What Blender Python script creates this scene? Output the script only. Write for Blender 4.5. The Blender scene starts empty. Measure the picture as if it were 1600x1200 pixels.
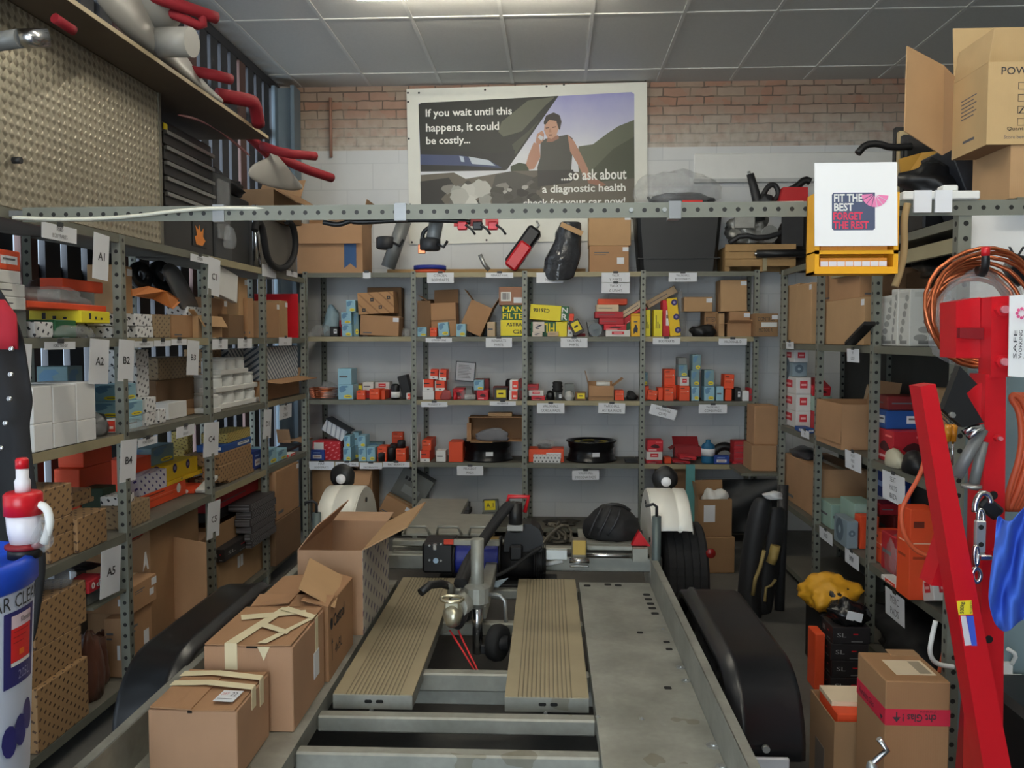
import bpy, bmesh, math, random
from mathutils import Vector, Matrix, noise
sc = bpy.context.scene
col = sc.collection
random.seed(7)
D = math.radians
# ---------------------------------------------------------------- camera
F = 1340.0
CZ = 1.65
PITCH, YAW = math.atan(72/F), math.atan(68/F)
cd = bpy.data.cameras.new('camera'); cam = bpy.data.objects.new('camera', cd); col.objects.link(cam)
cam.location = (0, 0, CZ); cam.rotation_euler = (math.pi/2-PITCH, 0, YAW)
cd.sensor_width = 36; cd.lens = 36*F/1600; cd.clip_start = .05
sc.camera = cam
# ---------------------------------------------------------------- daylight: bright yard behind the camera, dull alley at the side
wd = bpy.data.worlds.new('sky'); sc.world = wd; wd.use_nodes = True
nt = wd.node_tree; nt.nodes.clear()
_tc = nt.nodes.new('ShaderNodeTexCoord'); _sx = nt.nodes.new('ShaderNodeSeparateXYZ'); nt.links.new(_tc.outputs['Generated'], _sx.inputs[0])
_mr = nt.nodes.new('ShaderNodeMapRange'); _mr.inputs[1].default_value = .25; _mr.inputs[2].default_value = -.55
_mr.inputs[3].default_value = .75; _mr.inputs[4].default_value = 5.3
nt.links.new(_sx.outputs['Y'], _mr.inputs[0])
_bg = nt.nodes.new('ShaderNodeBackground'); _mc_ = nt.nodes.new('ShaderNodeMix'); _mc_.data_type = 'RGBA'; _m2 = nt.nodes.new('ShaderNodeMapRange'); _m2.inputs[1].default_value = .25; _m2.inputs[2].default_value = -.55
nt.links.new(_sx.outputs['Y'], _m2.inputs[0]); nt.links.new(_m2.outputs[0], _mc_.inputs[0]); _mc_.inputs[6].default_value = (.62, .80, 1.0, 1); _mc_.inputs[7].default_value = (.78, .90, 1.0, 1)
nt.links.new(_mc_.outputs[2], _bg.inputs[0])
nt.links.new(_mr.outputs[0], _bg.inputs[1])
_ow = nt.nodes.new('ShaderNodeOutputWorld'); nt.links.new(_bg.outputs[0], _ow.inputs[0])
sc.view_settings.view_transform = 'Standard'; sc.view_settings.look = 'None'
sc.view_settings.gamma = 1.0; sc.view_settings.use_curve_mapping = False
sc.view_settings.exposure = 0.47
LAMP = 64.0            # ceiling tubes
sc.cycles.use_denoising = True
sc.cycles.max_bounces = 8; sc.cycles.transparent_max_bounces = 16
sc.cycles.sample_clamp_indirect = 6

_R = Matrix.Rotation(YAW, 3, 'Z') @ Matrix.Rotation(math.pi/2-PITCH, 3, 'X')
def W(px, py, Y=None, X=None, Z=None):
    "a point of the place from where the photo shows it and one known coordinate"
    d = _R @ Vector((px-800, 600-py, -F))
    t = Y/d.y if Y is not None else X/d.x if X is not None else (Z-CZ)/d.z
    return Vector((d.x*t, d.y*t, CZ+d.z*t))
# ---------------------------------------------------------------- materials
def lin(c):
    f = lambda v: v/12.92 if v <= .04045 else ((v+.055)/1.055)**2.4
    return tuple(f(x/255) for x in c[:3])+(1,)
class G:
    def __init__(s, name):
        s.mat = bpy.data.materials.new(name); s.mat.use_nodes = True; s.nt = s.mat.node_tree
        s.p = s.nt.nodes['Principled BSDF']
    def n(s, t): return s.nt.nodes.new('ShaderNode'+t)
    def put(s, v, i):
        if isinstance(v, bpy.types.NodeSocket): s.nt.links.new(v, i)
        elif isinstance(v, tuple) and i.type == 'VECTOR': i.default_value = v[:3]
        else: i.default_value = v
    def m(s, op, a, b=None):
        n = s.n('Math'); n.operation = op; s.put(a, n.inputs[0])
        if b is not None: s.put(b, n.inputs[1])
        return n.outputs[0]
    def mix(s, f, a, b):
        n = s.n('Mix'); n.data_type = 'RGBA'; s.put(f, n.inputs[0]); s.put(a, n.inputs[6]); s.put(b, n.inputs[7])
        return n.outputs[2]
    def uv(s):
        n = s.n('TexCoord'); x = s.n('SeparateXYZ'); s.nt.links.new(n.outputs['UV'], x.inputs[0]); return x.outputs[0], x.outputs[1]
    def obj(s): return s.n('TexCoord').outputs['Object']
    def noise(s, scale, detail=3, vec=None):
        n = s.n('TexNoise'); n.inputs['Scale'].default_value = scale; n.inputs['Detail'].default_value = detail
        s.nt.links.new(vec or s.obj(), n.inputs['Vector']); return n.outputs['Fac']
    def col(s, c): s.put(c, s.p.inputs['Base Color'])
    def rm(s, r, me=0): s.put(r, s.p.inputs['Roughness']); s.put(me, s.p.inputs['Metallic'])
    def bump(s, h, k=.3, d=.002):
        n = s.n('Bump'); n.inputs['Strength'].default_value = k; n.inputs['Distance'].default_value = d
        s.nt.links.new(h, n.inputs['Height']); s.nt.links.new(n.outputs[0], s.p.inputs['Normal'])
    def mott(s, c, a, sc_=9):
        "colour c with blotches of wear"
        f = s.noise(sc_, 4)
        k1 = tuple(min(1, x*(1-a)) for x in lin(c)[:3])+(1,); k2 = tuple(min(1, x*(1+a)) for x in lin(c)[:3])+(1,)
        return s.mix(f, k1, k2)
_mc = {}
def mt(c, r=.6, me=0, a=.12, name='paint', sc_=9, spec=None):
    k = (c, r, me, a, sc_)
    if k not in _mc:
        g = G(name); g.col(g.mott(c, a, sc_) if a else lin(c)); g.rm(r, me); _mc[k] = g.mat
    return _mc[k]
def pat(kind, bg, fg, p=.03, q=.02, ang=0, r=.6, a=.1, wid=.42):
    k = (kind, bg, fg, p, q, ang, wid)
    if k in _mc: return _mc[k]
    g = G('print_'+kind); u0, v0 = g.uv(); c_, s_ = math.cos(D(ang)), math.sin(D(ang))
    u = g.m('ADD', g.m('MULTIPLY', u0, c_), g.m('MULTIPLY', v0, s_)); v = g.m('SUBTRACT', g.m('MULTIPLY', v0, c_), g.m('MULTIPLY', u0, s_))
    if kind == 'dash':
        row = g.m('DIVIDE', v, q); fu = g.m('FRACT', g.m('ADD', g.m('DIVIDE', u, p), g.m('MULTIPLY', g.m('FLOOR', row), .37)))
        f = g.m('MULTIPLY', g.m('LESS_THAN', fu, wid), g.m('LESS_THAN', g.m('FRACT', row), .3))
    elif kind == 'stripe': f = g.m('LESS_THAN', g.m('FRACT', g.m('DIVIDE', u, p)), wid)
    elif kind == 'dot':
        row = g.m('DIVIDE', v, q); fu = g.m('SUBTRACT', g.m('FRACT', g.m('ADD', g.m('DIVIDE', u, p), g.m('MULTIPLY', g.m('FLOOR', row), .5))), .5)
        fv = g.m('MULTIPLY', g.m('SUBTRACT', g.m('FRACT', row), .5), q/p)
        f = g.m('LESS_THAN', g.m('ADD', g.m('MULTIPLY', fu, fu), g.m('MULTIPLY', fv, fv)), wid*wid)
    g.col(g.mix(f, g.mott(bg, a), lin(fg))); g.rm(r); _mc[k] = g.mat
    return g.mat
def slotted(name, c, axis, w, p=.05, r=.0085):
    g = G(name); u, v = g.uv()
    L, A = (v, u) if axis == 'V' else (u, v)
    du = g.m('MULTIPLY', g.m('SUBTRACT', g.m('FRACT', g.m('DIVIDE', L, p)), .5), p); dv = g.m('SUBTRACT', A, w/2)
    f = g.m('LESS_THAN', g.m('ADD', g.m('MULTIPLY', du, du), g.m('MULTIPLY', dv, dv)), r*r)
    g.col(g.mix(f, g.mott(c, .25, 6), lin((22, 22, 20)))); g.rm(.5, g.m('MULTIPLY', g.m('SUBTRACT', 1, f), .25)); return g.mat
def cardboard(c, name='cardboard'):
    k = ('cb', c)
    if k in _mc: return _mc[k]
    g = G(name); u, v = g.uv()
    base = g.mott(c, .16, 5); fl = g.m('MULTIPLY', g.m('SINE', g.m('MULTIPLY', u, 900)), .5)
    g.col(base); g.rm(.85); g.bump(g.m('ADD', fl, g.noise(60)), .12, .001); _mc[k] = g.mat
    return g.mat
CARD = cardboard((172, 132, 96)); CARD2 = cardboard((150, 116, 82)); CARD3 = cardboard((184, 148, 108)); CARDD = cardboard((120, 92, 66)); CARDI = cardboard((140, 108, 78))
STEEL_V = slotted('slotted_steel', (128, 130, 120), 'V', .04); STEEL_H = slotted('slotted_beam', (122, 124, 114), 'H', .05, .044, .0075)
SHELF = mt((112, 112, 100), .55, .2, .2, 'shelf_paint', 5); SHELFW = mt((158, 148, 118), .6, .1, .2, 'shelf_cream', 5); SHELFT = mt((104, 100, 90), .65, .1, .25, 'shelf_top', 4)
PAPER = mt((226, 228, 232), .75, 0, .04, 'paper'); INK = mt((48, 48, 52), .7, 0, 0, 'ink'); INKG = mt((96, 96, 100), .7, 0, 0, 'ink_grey')
WHITE = mt((228, 228, 224), .5, 0, .05, 'white'); BLACK = mt((22, 22, 24), .45, 0, .15, 'black_plastic'); RUBBER = mt((26, 26, 28), .75, 0, .2, 'rubber')
CHROME = mt((205, 205, 205), .22, 1, .08, 'chrome'); ZINC = mt((168, 170, 168), .4, .8, .15, 'zinc'); RED = mt((196, 22, 34), .32, 0, .1, 'red_paint'); REDD = mt((130, 16, 26), .5, 0, .15, 'dark_red')
YEL = mt((236, 214, 40), .55, 0, .05, 'yellow'); TAPE = mt((226, 214, 178), .5, 0, .08, 'masking_tape'); CLEARTAPE = mt((190, 160, 118), .3, 0, .1, 'packing_tape')
GREYM = mt((120, 122, 122), .5, .3, .2, 'grey_metal'); DARKM = mt((48, 48, 50), .5, .3, .25, 'dark_metal'); COPPER = mt((198, 112, 74), .3, .9, .15, 'copper')
def galv():
    g = G('galvanised_steel'); o = g.obj(); f = g.noise(7, 5); f2 = g.noise(40, 2)
    c = g.mix(f, lin((118, 119, 112)), lin((196, 197, 188))); c = g.mix(g.m('MULTIPLY', f2, .35), c, lin((110, 108, 96)))
    st = g.m('MULTIPLY', g.m('GREATER_THAN', g.noise(2.2, 4), .62), .45); g.col(g.mix(st, c, lin((112, 104, 82)))); g.rm(g.m('ADD', .38, g.m('MULTIPLY', f, .3)), .55); return g.mat
GALV = galv()
def clear():
    g = G('clear_plastic_film'); t = g.n('BsdfTransparent'); mx = g.n('MixShader'); o = g.nt.nodes['Material Output']
    g.col(lin((205, 208, 210))); g.rm(.18); g.p.inputs['Specular IOR Level'].default_value = .9
    g.put(g.m('ADD', g.m('MULTIPLY', g.noise(14, 4), .42), .02), mx.inputs[0])
    g.nt.links.new(t.outputs[0], mx.inputs[1]); g.nt.links.new(g.p.outputs[0], mx.inputs[2]); g.nt.links.new(mx.outputs[0], o.inputs[0])
    g.bump(g.noise(25, 4), .8, .01); return g.mat
CLEAR = clear()
# ---------------------------------------------------------------- mesh building
_RX = Matrix.Rotation(D(90), 4, 'X')
_txt = {}
def text_geo(s, bold=0):
    if (s, bold) not in _txt:
        c = bpy.data.curves.new('t', 'FONT'); c.body = s; c.offset = bold; c.resolution_u = 2
        o = bpy.data.objects.new('t', c); col.objects.link(o)
        dg = bpy.context.evaluated_depsgraph_get(); me = bpy.data.meshes.new_from_object(o.evaluated_get(dg))
        vs = [v.co.copy() for v in me.vertices]; fs = [tuple(p.vertices) for p in me.polygons]
        bpy.data.objects.remove(o); bpy.data.curves.remove(c); bpy.data.meshes.remove(me)
        x0 = min(v.x for v in vs); x1 = max(v.x for v in vs); y0 = min(v.y for v in vs); y1 = max(v.y for v in vs)
        _txt[(s, bold)] = ([((v.x-x0)/(x1-x0+1e-6), (v.y-y0)/(y1-y0+1e-6)) for v in vs], fs, (x1-x0)/(y1-y0+1e-6))
    return _txt[(s, bold)]
def _frame(d):
    d = d.normalized(); a = Vector((0, 0, 1)) if abs(d.z) < .9 else Vector((1, 0, 0)); u = d.cross(a).normalized(); return u, u.cross(d).normalized()
class MB:
    def __init__(s):
        s.bm = bmesh.new(); s.uvl = s.bm.loops.layers.uv.new('uv'); s.mats = []; s.mi = 0
    def use(s, m):
        if m not in s.mats: s.mats.append(m)
        s.mi = s.mats.index(m); return s
    def face(s, vs, smooth=False, uv=None):
        try: f = s.bm.faces.new(vs)
        except ValueError: return None
        f.material_index = s.mi; f.smooth = smooth
        if uv:
            for l, q in zip(f.loops, uv): l[s.uvl].uv = q
        return f
    def V(s, p): return s.bm.verts.new(p)
    def box(s, x0, x1, y0, y1, z0, z1, m=None, b=0, M=None):
        if m: s.use(m)
        if M is None: M = Matrix()
        ax = (x0, x1), (y0, y1), (z0, z1); b = min(b, .45*min(x1-x0, y1-y0, z1-z0))
        if b <= 0:
            v = [[[s.V(M @ Vector((x, y, z))) for z in ax[2]] for y in ax[1]] for x in ax[0]]
            Q = [((0,0,0),(1,0,0),(1,0,1),(0,0,1)), ((1,1,0),(0,1,0),(0,1,1),(1,1,1)), ((0,1,0),(0,0,0),(0,0,1),(0,1,1)), ((1,0,0),(1,1,0),(1,1,1),(1,0,1)), ((0,0,1),(1,0,1),(1,1,1),(0,1,1)), ((0,1,0),(1,1,0),(1,0,0),(0,0,0))]
            for k, q in enumerate(Q):
                pts = [(ax[0][i], ax[1][j], ax[2][l]) for i, j, l in q]
                uv = [((p[0]-x0, p[2]-z0) if k < 2 else (p[1]-y0, p[2]-z0) if k < 4 else (p[0]-x0, p[1]-y0)) for p in pts]
                s.face([v[i][j][l] for i, j, l in q], uv=uv)
            return s
        # bevelled box: three vertices for each corner
        v = {}
        for i in (0, 1):
            for j in (0, 1):
                for k in (0, 1):
                    c = [ax[0][i], ax[1][j], ax[2][k]]; sg = [b if not t else -b for t in (i, j, k)]
                    for a in range(3):
                        p = [c[n]+(sg[n] if n != a else 0) for n in range(3)]
                        v[i, j, k, a] = (s.V(M @ Vector(p)), p)
        def F(keys):
            pts = [v[k][1] for k in keys]; a = keys[0][3]
            uv = [((p[1]-y0, p[2]-z0) if a == 0 else (p[0]-x0, p[2]-z0) if a == 1 else (p[0]-x0, p[1]-y0)) for p in pts]
            s.face([v[k][0] for k in keys], uv=uv)
        for t in (0, 1):
            o = lambda L: L if t else L[::-1]
            F(o([(t,0,0,0),(t,1,0,0),(t,1,1,0),(t,0,1,0)])); F(o([(1,t,0,1),(0,t,0,1),(0,t,1,1),(1,t,1,1)])); F(o([(0,0,t,2),(1,0,t,2),(1,1,t,2),(0,1,t,2)]))
        for i in (0, 1):
            for j in (0, 1):
                e = (i == j)
                o = lambda L, e: L if e else L[::-1]
                F(o([(i,j,0,1),(i,j,0,0),(i,j,1,0),(i,j,1,1)], e)); F(o([(i,0,j,0),(i,0,j,2),(i,1,j,2),(i,1,j,0)], not e) if 0 else o([(i,0,j,0),(i,1,j,0),(i,1,j,2),(i,0,j,2)], e)); F(o([(0,i,j,1),(0,i,j,2),(1,i,j,2),(1,i,j,1)], not e))
                for k in (0, 1): F(o([(i,j,k,0),(i,j,k,1),(i,j,k,2)], (i+j+k) % 2 == 1))
        return s
    def rect(s, M, u0, v0, u1, v1, m, off=.0008):
        s.use(m); s.face([s.V(M @ Vector(p)) for p in ((u0,v0,off),(u1,v0,off),(u1,v1,off),(u0,v1,off))], uv=[(u0,v0),(u1,v0),(u1,v1),(u0,v1)]); return s
    def poly(s, M, pts, m, off=.0008, closed=True):
        s.use(m); s.face([s.V(M @ Vector((p[0], p[1], off))) for p in pts], uv=[(p[0], p[1]) for p in pts]); return s
    def ell(s, M, cu, cv, ru, rv, m, off=.001, n=14):
        return s.poly(M, [(cu+ru*math.cos(2*math.pi*i/n), cv+rv*math.sin(2*math.pi*i/n)) for i in range(n)], m, off)
    def text(s, t, M, u0, v0, u1, v1, m, bold=0.0, off=.0012, keep=False):
        "lettering fitted into a rectangle"
        vs, fs, asp = text_geo(t, bold); s.use(m)
        if keep and (u1-u0) > asp*(v1-v0): u1 = u0+asp*(v1-v0)
        q = [s.V(M @ Vector((u0+(u1-u0)*x, v0+(v1-v0)*y, off))) for x, y in vs]
        for f in fs: s.face([q[i] for i in f])
        return s
    def cyl(s, p0, p1, r0, r1=None, n=14, m=None, cap=True, smooth=True):
        if m: s.use(m)
        p0, p1 = Vector(p0), Vector(p1); r1 = r0 if r1 is None else r1; u, w = _frame(p1-p0); A = []
        for p, r in ((p0, r0), (p1, r1)): A.append([s.V(p+r*(math.cos(2*math.pi*i/n)*u+math.sin(2*math.pi*i/n)*w)) for i in range(n)])
        for i in range(n): j = (i+1) % n; s.face([A[0][j], A[0][i], A[1][i], A[1][j]], smooth)
        if cap: s.face(A[0]); s.face(A[1][::-1])
        return s
    def tube(s, pts, r, n=8, m=None, closed=False, smooth=True, sub=0):
        if m: s.use(m)
        P = [Vector(p) for p in pts]
        for _ in range(sub):      # corner cutting
            Q = []; N = len(P)
            if not closed: Q.append(P[0])
            for i in range(N if closed else N-1):
                a, b = P[i], P[(i+1) % N]; Q += [a*.75+b*.25, a*.25+b*.75]
            if not closed: Q.append(P[-1])
            P = Q
        N = len(P); rings = []; u = None
        for i, p in enumerate(P):
            d = (P[(i+1) % N]-P[i-1]) if closed else (P[min(i+1, N-1)]-P[max(i-1, 0)])
            if d.length < 1e-9: d = Vector((0, 0, 1))
            d.normalize()
            if u is None: u, w = _frame(d)
            else:
                u = (u-d*u.dot(d)); u = u.normalized() if u.length > 1e-6 else _frame(d)[0]
            w = d.cross(u); rr = r[i] if isinstance(r, (list, tuple)) and len(r) == N else (r if not isinstance(r, (list, tuple)) else r[0])
            rings.append([s.V(p+rr*(math.cos(2*math.pi*k/n)*u+math.sin(2*math.pi*k/n)*w)) for k in range(n)])
        for i in range(N if closed else N-1):
            a, b = rings[i], rings[(i+1) % N]
            for k in range(n): j = (k+1) % n; s.face([a[k], a[j], b[j], b[k]], smooth)
        if not closed: s.face(rings[0][::-1]); s.face(rings[-1])
        return s
    def lathe(s, prof, n=24, m=None, M=None, smooth=True, closed=False):
        if m: s.use(m)
        M = M or Matrix(); R = []
        for r, z in prof: R.append([s.V(M @ Vector((r*math.cos(2*math.pi*i/n), r*math.sin(2*math.pi*i/n), z))) for i in range(n)])
        K = len(R)
        for a in range(K if closed else K-1):
            for i in range(n): j = (i+1) % n; s.face([R[a][i], R[a][j], R[(a+1) % K][j], R[(a+1) % K][i]], smooth)
        if not closed:
            if prof[0][0] > 1e-4: s.face(R[0][::-1])
            if prof[-1][0] > 1e-4: s.face(R[-1])
        return s
    def slab(s, M, pts, t, m=None):
        "flat outline with thickness"
        if m: s.use(m)
        a = [s.V(M @ Vector((p[0], p[1], 0))) for p in pts]; b = [s.V(M @ Vector((p[0], p[1], t))) for p in pts]; n = len(pts)
        s.face(a[::-1], uv=[(p[0], p[1]) for p in pts[::-1]]); s.face(b, uv=[(p[0], p[1]) for p in pts])
        for i in range(n): j = (i+1) % n; s.face([a[i], a[j], b[j], b[i]])
        return s
    def grid(s, P, m=None, smooth=True, uvs=1):
        "surface over rows of points"
        if m: s.use(m)
        v = [[s.V(p) for p in r] for r in P]
        for i in range(len(v)-1):
            for j in range(len(v[0])-1): s.face([v[i][j], v[i+1][j], v[i+1][j+1], v[i][j+1]], smooth, uv=[(i*uvs, j*uvs), ((i+1)*uvs, j*uvs), ((i+1)*uvs, (j+1)*uvs), (i*uvs, (j+1)*uvs)])
        return s
    def lump(s, c, r, m=None, seed=0, amp=.25, fr=1.6, sub=3, flat=True, smooth=True):
        "crumpled rounded mass, flattened below"
        if m: s.use(m)
        res = bmesh.ops.create_icosphere(s.bm, subdivisions=sub, radius=1.0)
        for v in res['verts']:
            p = v.co.copy(); k = 1+amp*noise.noise(p*fr+Vector((seed*3.7, seed*1.3, seed)))+amp*.45*noise.noise(p*fr*3+Vector((seed, 5, 2)))
            q = Vector((p.x*r[0]*k, p.y*r[1]*k, p.z*r[2]*k))
            if flat: q.z = max(q.z, -r[2]*.55)
            v.co = Vector(c)+q
            for f in v.link_faces: f.material_index = s.mi; f.smooth = smooth
        return s
    def xf(s, M): bmesh.ops.transform(s.bm, matrix=M, verts=s.bm.verts[:]); return s
    def build(s, name, parent=None, local=False, normals=True, shell=0, subd=0, base=True):
        loc = Vector()
        if normals: bmesh.ops.recalc_face_normals(s.bm, faces=s.bm.faces[:])
        if parent is not None and not local: s.xf(wm(parent).inverted())
        elif parent is None and base and not local:
            vs = s.bm.verts; loc = Vector(((min(v.co.x for v in vs)+max(v.co.x for v in vs))/2, (min(v.co.y for v in vs)+max(v.co.y for v in vs))/2, min(v.co.z for v in vs)))
            s.xf(Matrix.Translation(-loc))
        me = bpy.data.meshes.new(name); s.bm.to_mesh(me); s.bm.free()
        for m in s.mats: me.materials.append(m)
        o = bpy.data.objects.new(name, me); col.objects.link(o); o.location = loc
        if parent is not None: o.parent = parent
        if shell: k = o.modifiers.new('shell', 'SOLIDIFY'); k.thickness = shell; k.offset = 0
        if subd: k = o.modifiers.new('smooth', 'SUBSURF'); k.levels = k.render_levels = subd
        return o
def wm(o):
    M = Matrix.Translation(o.location) @ o.rotation_euler.to_matrix().to_4x4()
    return wm(o.parent) @ M if o.parent else M
def root(name, loc, rz=0):
    o = bpy.data.objects.new(name, None); col.objects.link(o); o.location = loc; o.rotation_euler = (0, 0, rz); o.empty_display_size = .1; return o
def T(o, label, cat, group=None):
    o['label'] = label; o['category'] = cat; o['kind'] = 'thing'
    if group: o['group'] = group
    return o
def S(o): o['kind'] = 'structure'; return o
# ================================================================ the room
CEIL, BACK, LW, RW, FRONT = 3.81, 7.40, -2.36, 3.25, -2.6
def floor_mat():
    g = G('concrete_floor'); f = g.noise(3, 6); f2 = g.noise(30, 3)
    c = g.mix(f, lin((74, 73, 70)), lin((112, 110, 104))); g.col(g.mix(g.m('MULTIPLY', f2, .5), c, lin((66, 64, 62)))); g.rm(.62); return g.mat
S(MB().box(LW-.3, RW+.2, FRONT, BACK+.3, -.12, 0, floor_mat()).build('floor', base=False))
def block_mat():
    g = G('painted_blockwork'); n = g.n('TexBrick'); g.nt.links.new(g.obj(), n.inputs['Vector'])
    m = g.n('Mapping'); m.inputs['Rotation'].default_value = (D(90), 0, 0); g.nt.links.new(g.obj(), m.inputs[0]); g.nt.links.new(m.outputs[0], n.inputs['Vector'])
    n.inputs['Scale'].default_value = 1; n.inputs['Brick Width'].default_value = .45; n.inputs['Row Height'].default_value = .225; n.inputs['Mortar Size'].default_value = .006; n.inputs['Mortar Smooth'].default_value = .6
    n.inputs['Color1'].default_value = lin((222, 223, 222)); n.inputs['Color2'].default_value = lin((214, 216, 217)); n.inputs['Mortar'].default_value = lin((204, 206, 207))
    g.col(g.mix(g.m('MULTIPLY', g.noise(4, 5), .4), n.outputs['Color'], lin((176, 178, 178)))); g.rm(.7); g.bump(n.outputs['Fac'], -.3, .004); return g.mat
def brick_mat():
    g = G('old_brick'); n = g.n('TexBrick'); o = g.obj()
    m = g.n('Mapping'); m.inputs['Rotation'].default_value = (D(90), 0, 0)
    wob = g.n('MixRGB'); wob.blend_type = 'ADD'; wob.inputs[0].default_value = .018; g.nt.links.new(o, wob.inputs[1]); nn = g.n('TexNoise'); nn.inputs['Scale'].default_value = 9; g.nt.links.new(o, nn.inputs[0]); g.nt.links.new(nn.outputs['Color'], wob.inputs[2])
    g.nt.links.new(wob.outputs[0], m.inputs[0]); g.nt.links.new(m.outputs[0], n.inputs['Vector'])
    n.inputs['Scale'].default_value = 1; n.inputs['Brick Width'].default_value = .228; n.inputs['Row Height'].default_value = .077; n.inputs['Mortar Size'].default_value = .007; n.inputs['Mortar Smooth'].default_value = .3; n.inputs['Bias'].default_value = -.1
    n.inputs['Color1'].default_value = lin((170, 128, 108)); n.inputs['Color2'].default_value = lin((170, 156, 140)); n.inputs['Mortar'].default_value = lin((96, 84, 74))
    c = g.mix(g.m('MULTIPLY', g.m('GREATER_THAN', g.noise(5, 3), .54), .4), n.outputs['Color'], lin((160, 146, 130)))
    c = g.mix(g.m('MULTIPLY', g.noise(11, 5), .55), c, lin((116, 96, 84)))
    x = g.n('SeparateXYZ'); g.nt.links.new(o, x.inputs[0])       # whitewash splashed over the lower courses
    k = g.n('MapRange'); g.nt.links.new(x.outputs[2], k.inputs[0]); k.inputs[1].default_value = 3.62; k.inputs[2].default_value = 3.28; k.inputs[4].default_value = 1.1
    c = g.mix(g.m('MULTIPLY', k.outputs[0], g.noise(14, 4)), c, lin((206, 202, 192)))
    g.col(c); g.rm(.85); g.bump(n.outputs['Fac'], -.7, .012); return g.mat
LEDGE = 3.26
w = MB().box(LW-.3, RW+.2, BACK, BACK+.25, 0, LEDGE, block_mat()); w.box(LW-.3, RW+.2, BACK+.03, BACK+.25, LEDGE, CEIL+.05, brick_mat()); S(w.build('wall_back', base=False))
S(MB().box(1.16, RW, BACK-.02, BACK-.0005, 2.98, 3.2, WHITE, .01).box(1.16, RW, BACK-.045, BACK-.0005, 2.955, 2.985, mt((190, 192, 190), .5)).build('trim_1', base=False))
S(MB().box(RW, RW+.2, FRONT, BACK+.3, 0, CEIL, mt((150, 150, 146), .8, 0, .15, 'painted_wall', 3)).build('wall_right', base=False))
# left wall: dark upright boards with gaps to the daylight
DKB = mt((46, 48, 54), .7, 0, .2, 'dark_boarding', 3); m = MB(); y = FRONT; i = 0
while y < BACK:
    m.box(LW-.03, LW, y, y+.125, 0, 3.72, DKB if i % 5 else mt((84, 62, 58), .7)); y += .18; i += 1
for z in (.35, 1.9, 3.3, 3.7): m.box(LW-.07, LW-.03, FRONT, BACK, z, z+.09, DKB)
m.box(LW-.3, LW-.02, FRONT, BACK, 3.74, CEIL, DKB); S(m.build('wall_left', base=False))
# ceiling: vinyl tiles on a T-bar grid
g = G('ceiling_tile'); g.col(g.mott((196, 196, 192), .08, 60)); g.rm(.6); g.bump(g.noise(220, 2), .25, .002); TILE = g.mat
m = MB().box(LW-.3, RW+.2, FRONT, BACK+.3, CEIL, CEIL+.05, TILE); bar = mt((206, 206, 202), .45, 0, .03, 'grid_bar')
x = .24-.61*5
while x < RW: m.box(x-.012, x+.012, FRONT, BACK, CEIL-.006, CEIL+.01, bar); x += .61
y = 7.07
while y > FRONT: m.box(LW, RW, y-.012, y+.012, CEIL-.0062, CEIL+.01, bar); y -= 1.2
S(m.build('ceiling', base=False))
S(MB().box(-2.36, -2.33, 7.12, 7.3, 0, 3.74, mt((108, 124, 136), .45, .2)).box(-2.2, -2.17, 7.12, 7.3, 0, 3.74, mt((108, 124, 136), .45, .2)).box(-2.34, -2.18, 7.2, 7.22, 0, 3.74, mt((120, 136, 148), .45, .2)).build('column', base=False))
S(MB().tube([(-1.93, 7.37, 3.2), (-1.93, 7.37, 3.7)], .014, 8, mt((150, 112, 96), .6)).build('trim_2', base=False))
def batten(x0, x1, y, label):
    r = root('fluorescent_light', ((x0+x1)/2, y, CEIL-.09)); T(r, label, 'ceiling light', 'fluorescent ceiling lights')
    MB().box(x0, x1, y-.05, y+.05, CEIL-.045, CEIL-.001, WHITE, .005).build('housing', r)
    e = G('lamp_tube'); e.p.inputs['Emission Color'].default_value = (1, .93, .78, 1); e.p.inputs['Emission Strength'].default_value = LAMP; e.col(lin((250, 245, 230)))
    MB().cyl((x0+.03, y, CEIL-.075), (x1-.03, y, CEIL-.075), .019, n=12, m=e.mat).build('tube', r)
batten(-1.25, .3, 5.32, 'white fluorescent batten on the ceiling just in front of the banner')
batten(-1.25, .3, 2.2, 'unseen fluorescent batten added on the ceiling above the trailer')  # lamp out of view, added to give light over the trailer
batten(-1.25, .3, -.6, 'unseen fluorescent batten added on the ceiling over the entrance')  # extra lamp behind the camera, added as a light source
batten(1.0, 2.5, 1.3, 'white fluorescent batten on the ceiling above the red crane')
S(MB().box(LW-.3, RW+.2, FRONT-.15, FRONT, 2.9, CEIL+.05, mt((150, 150, 146), .8, 0, .15, 'painted_wall', 3)).box(.15, RW+.2, FRONT-.15, FRONT, 0, 2.9, mt((150, 150, 146), .8, 0, .15, 'painted_wall', 3)).build('wall_front_unseen', base=False))  # unseen front wall, opening shaped to keep daylight off ceiling and right side
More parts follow.
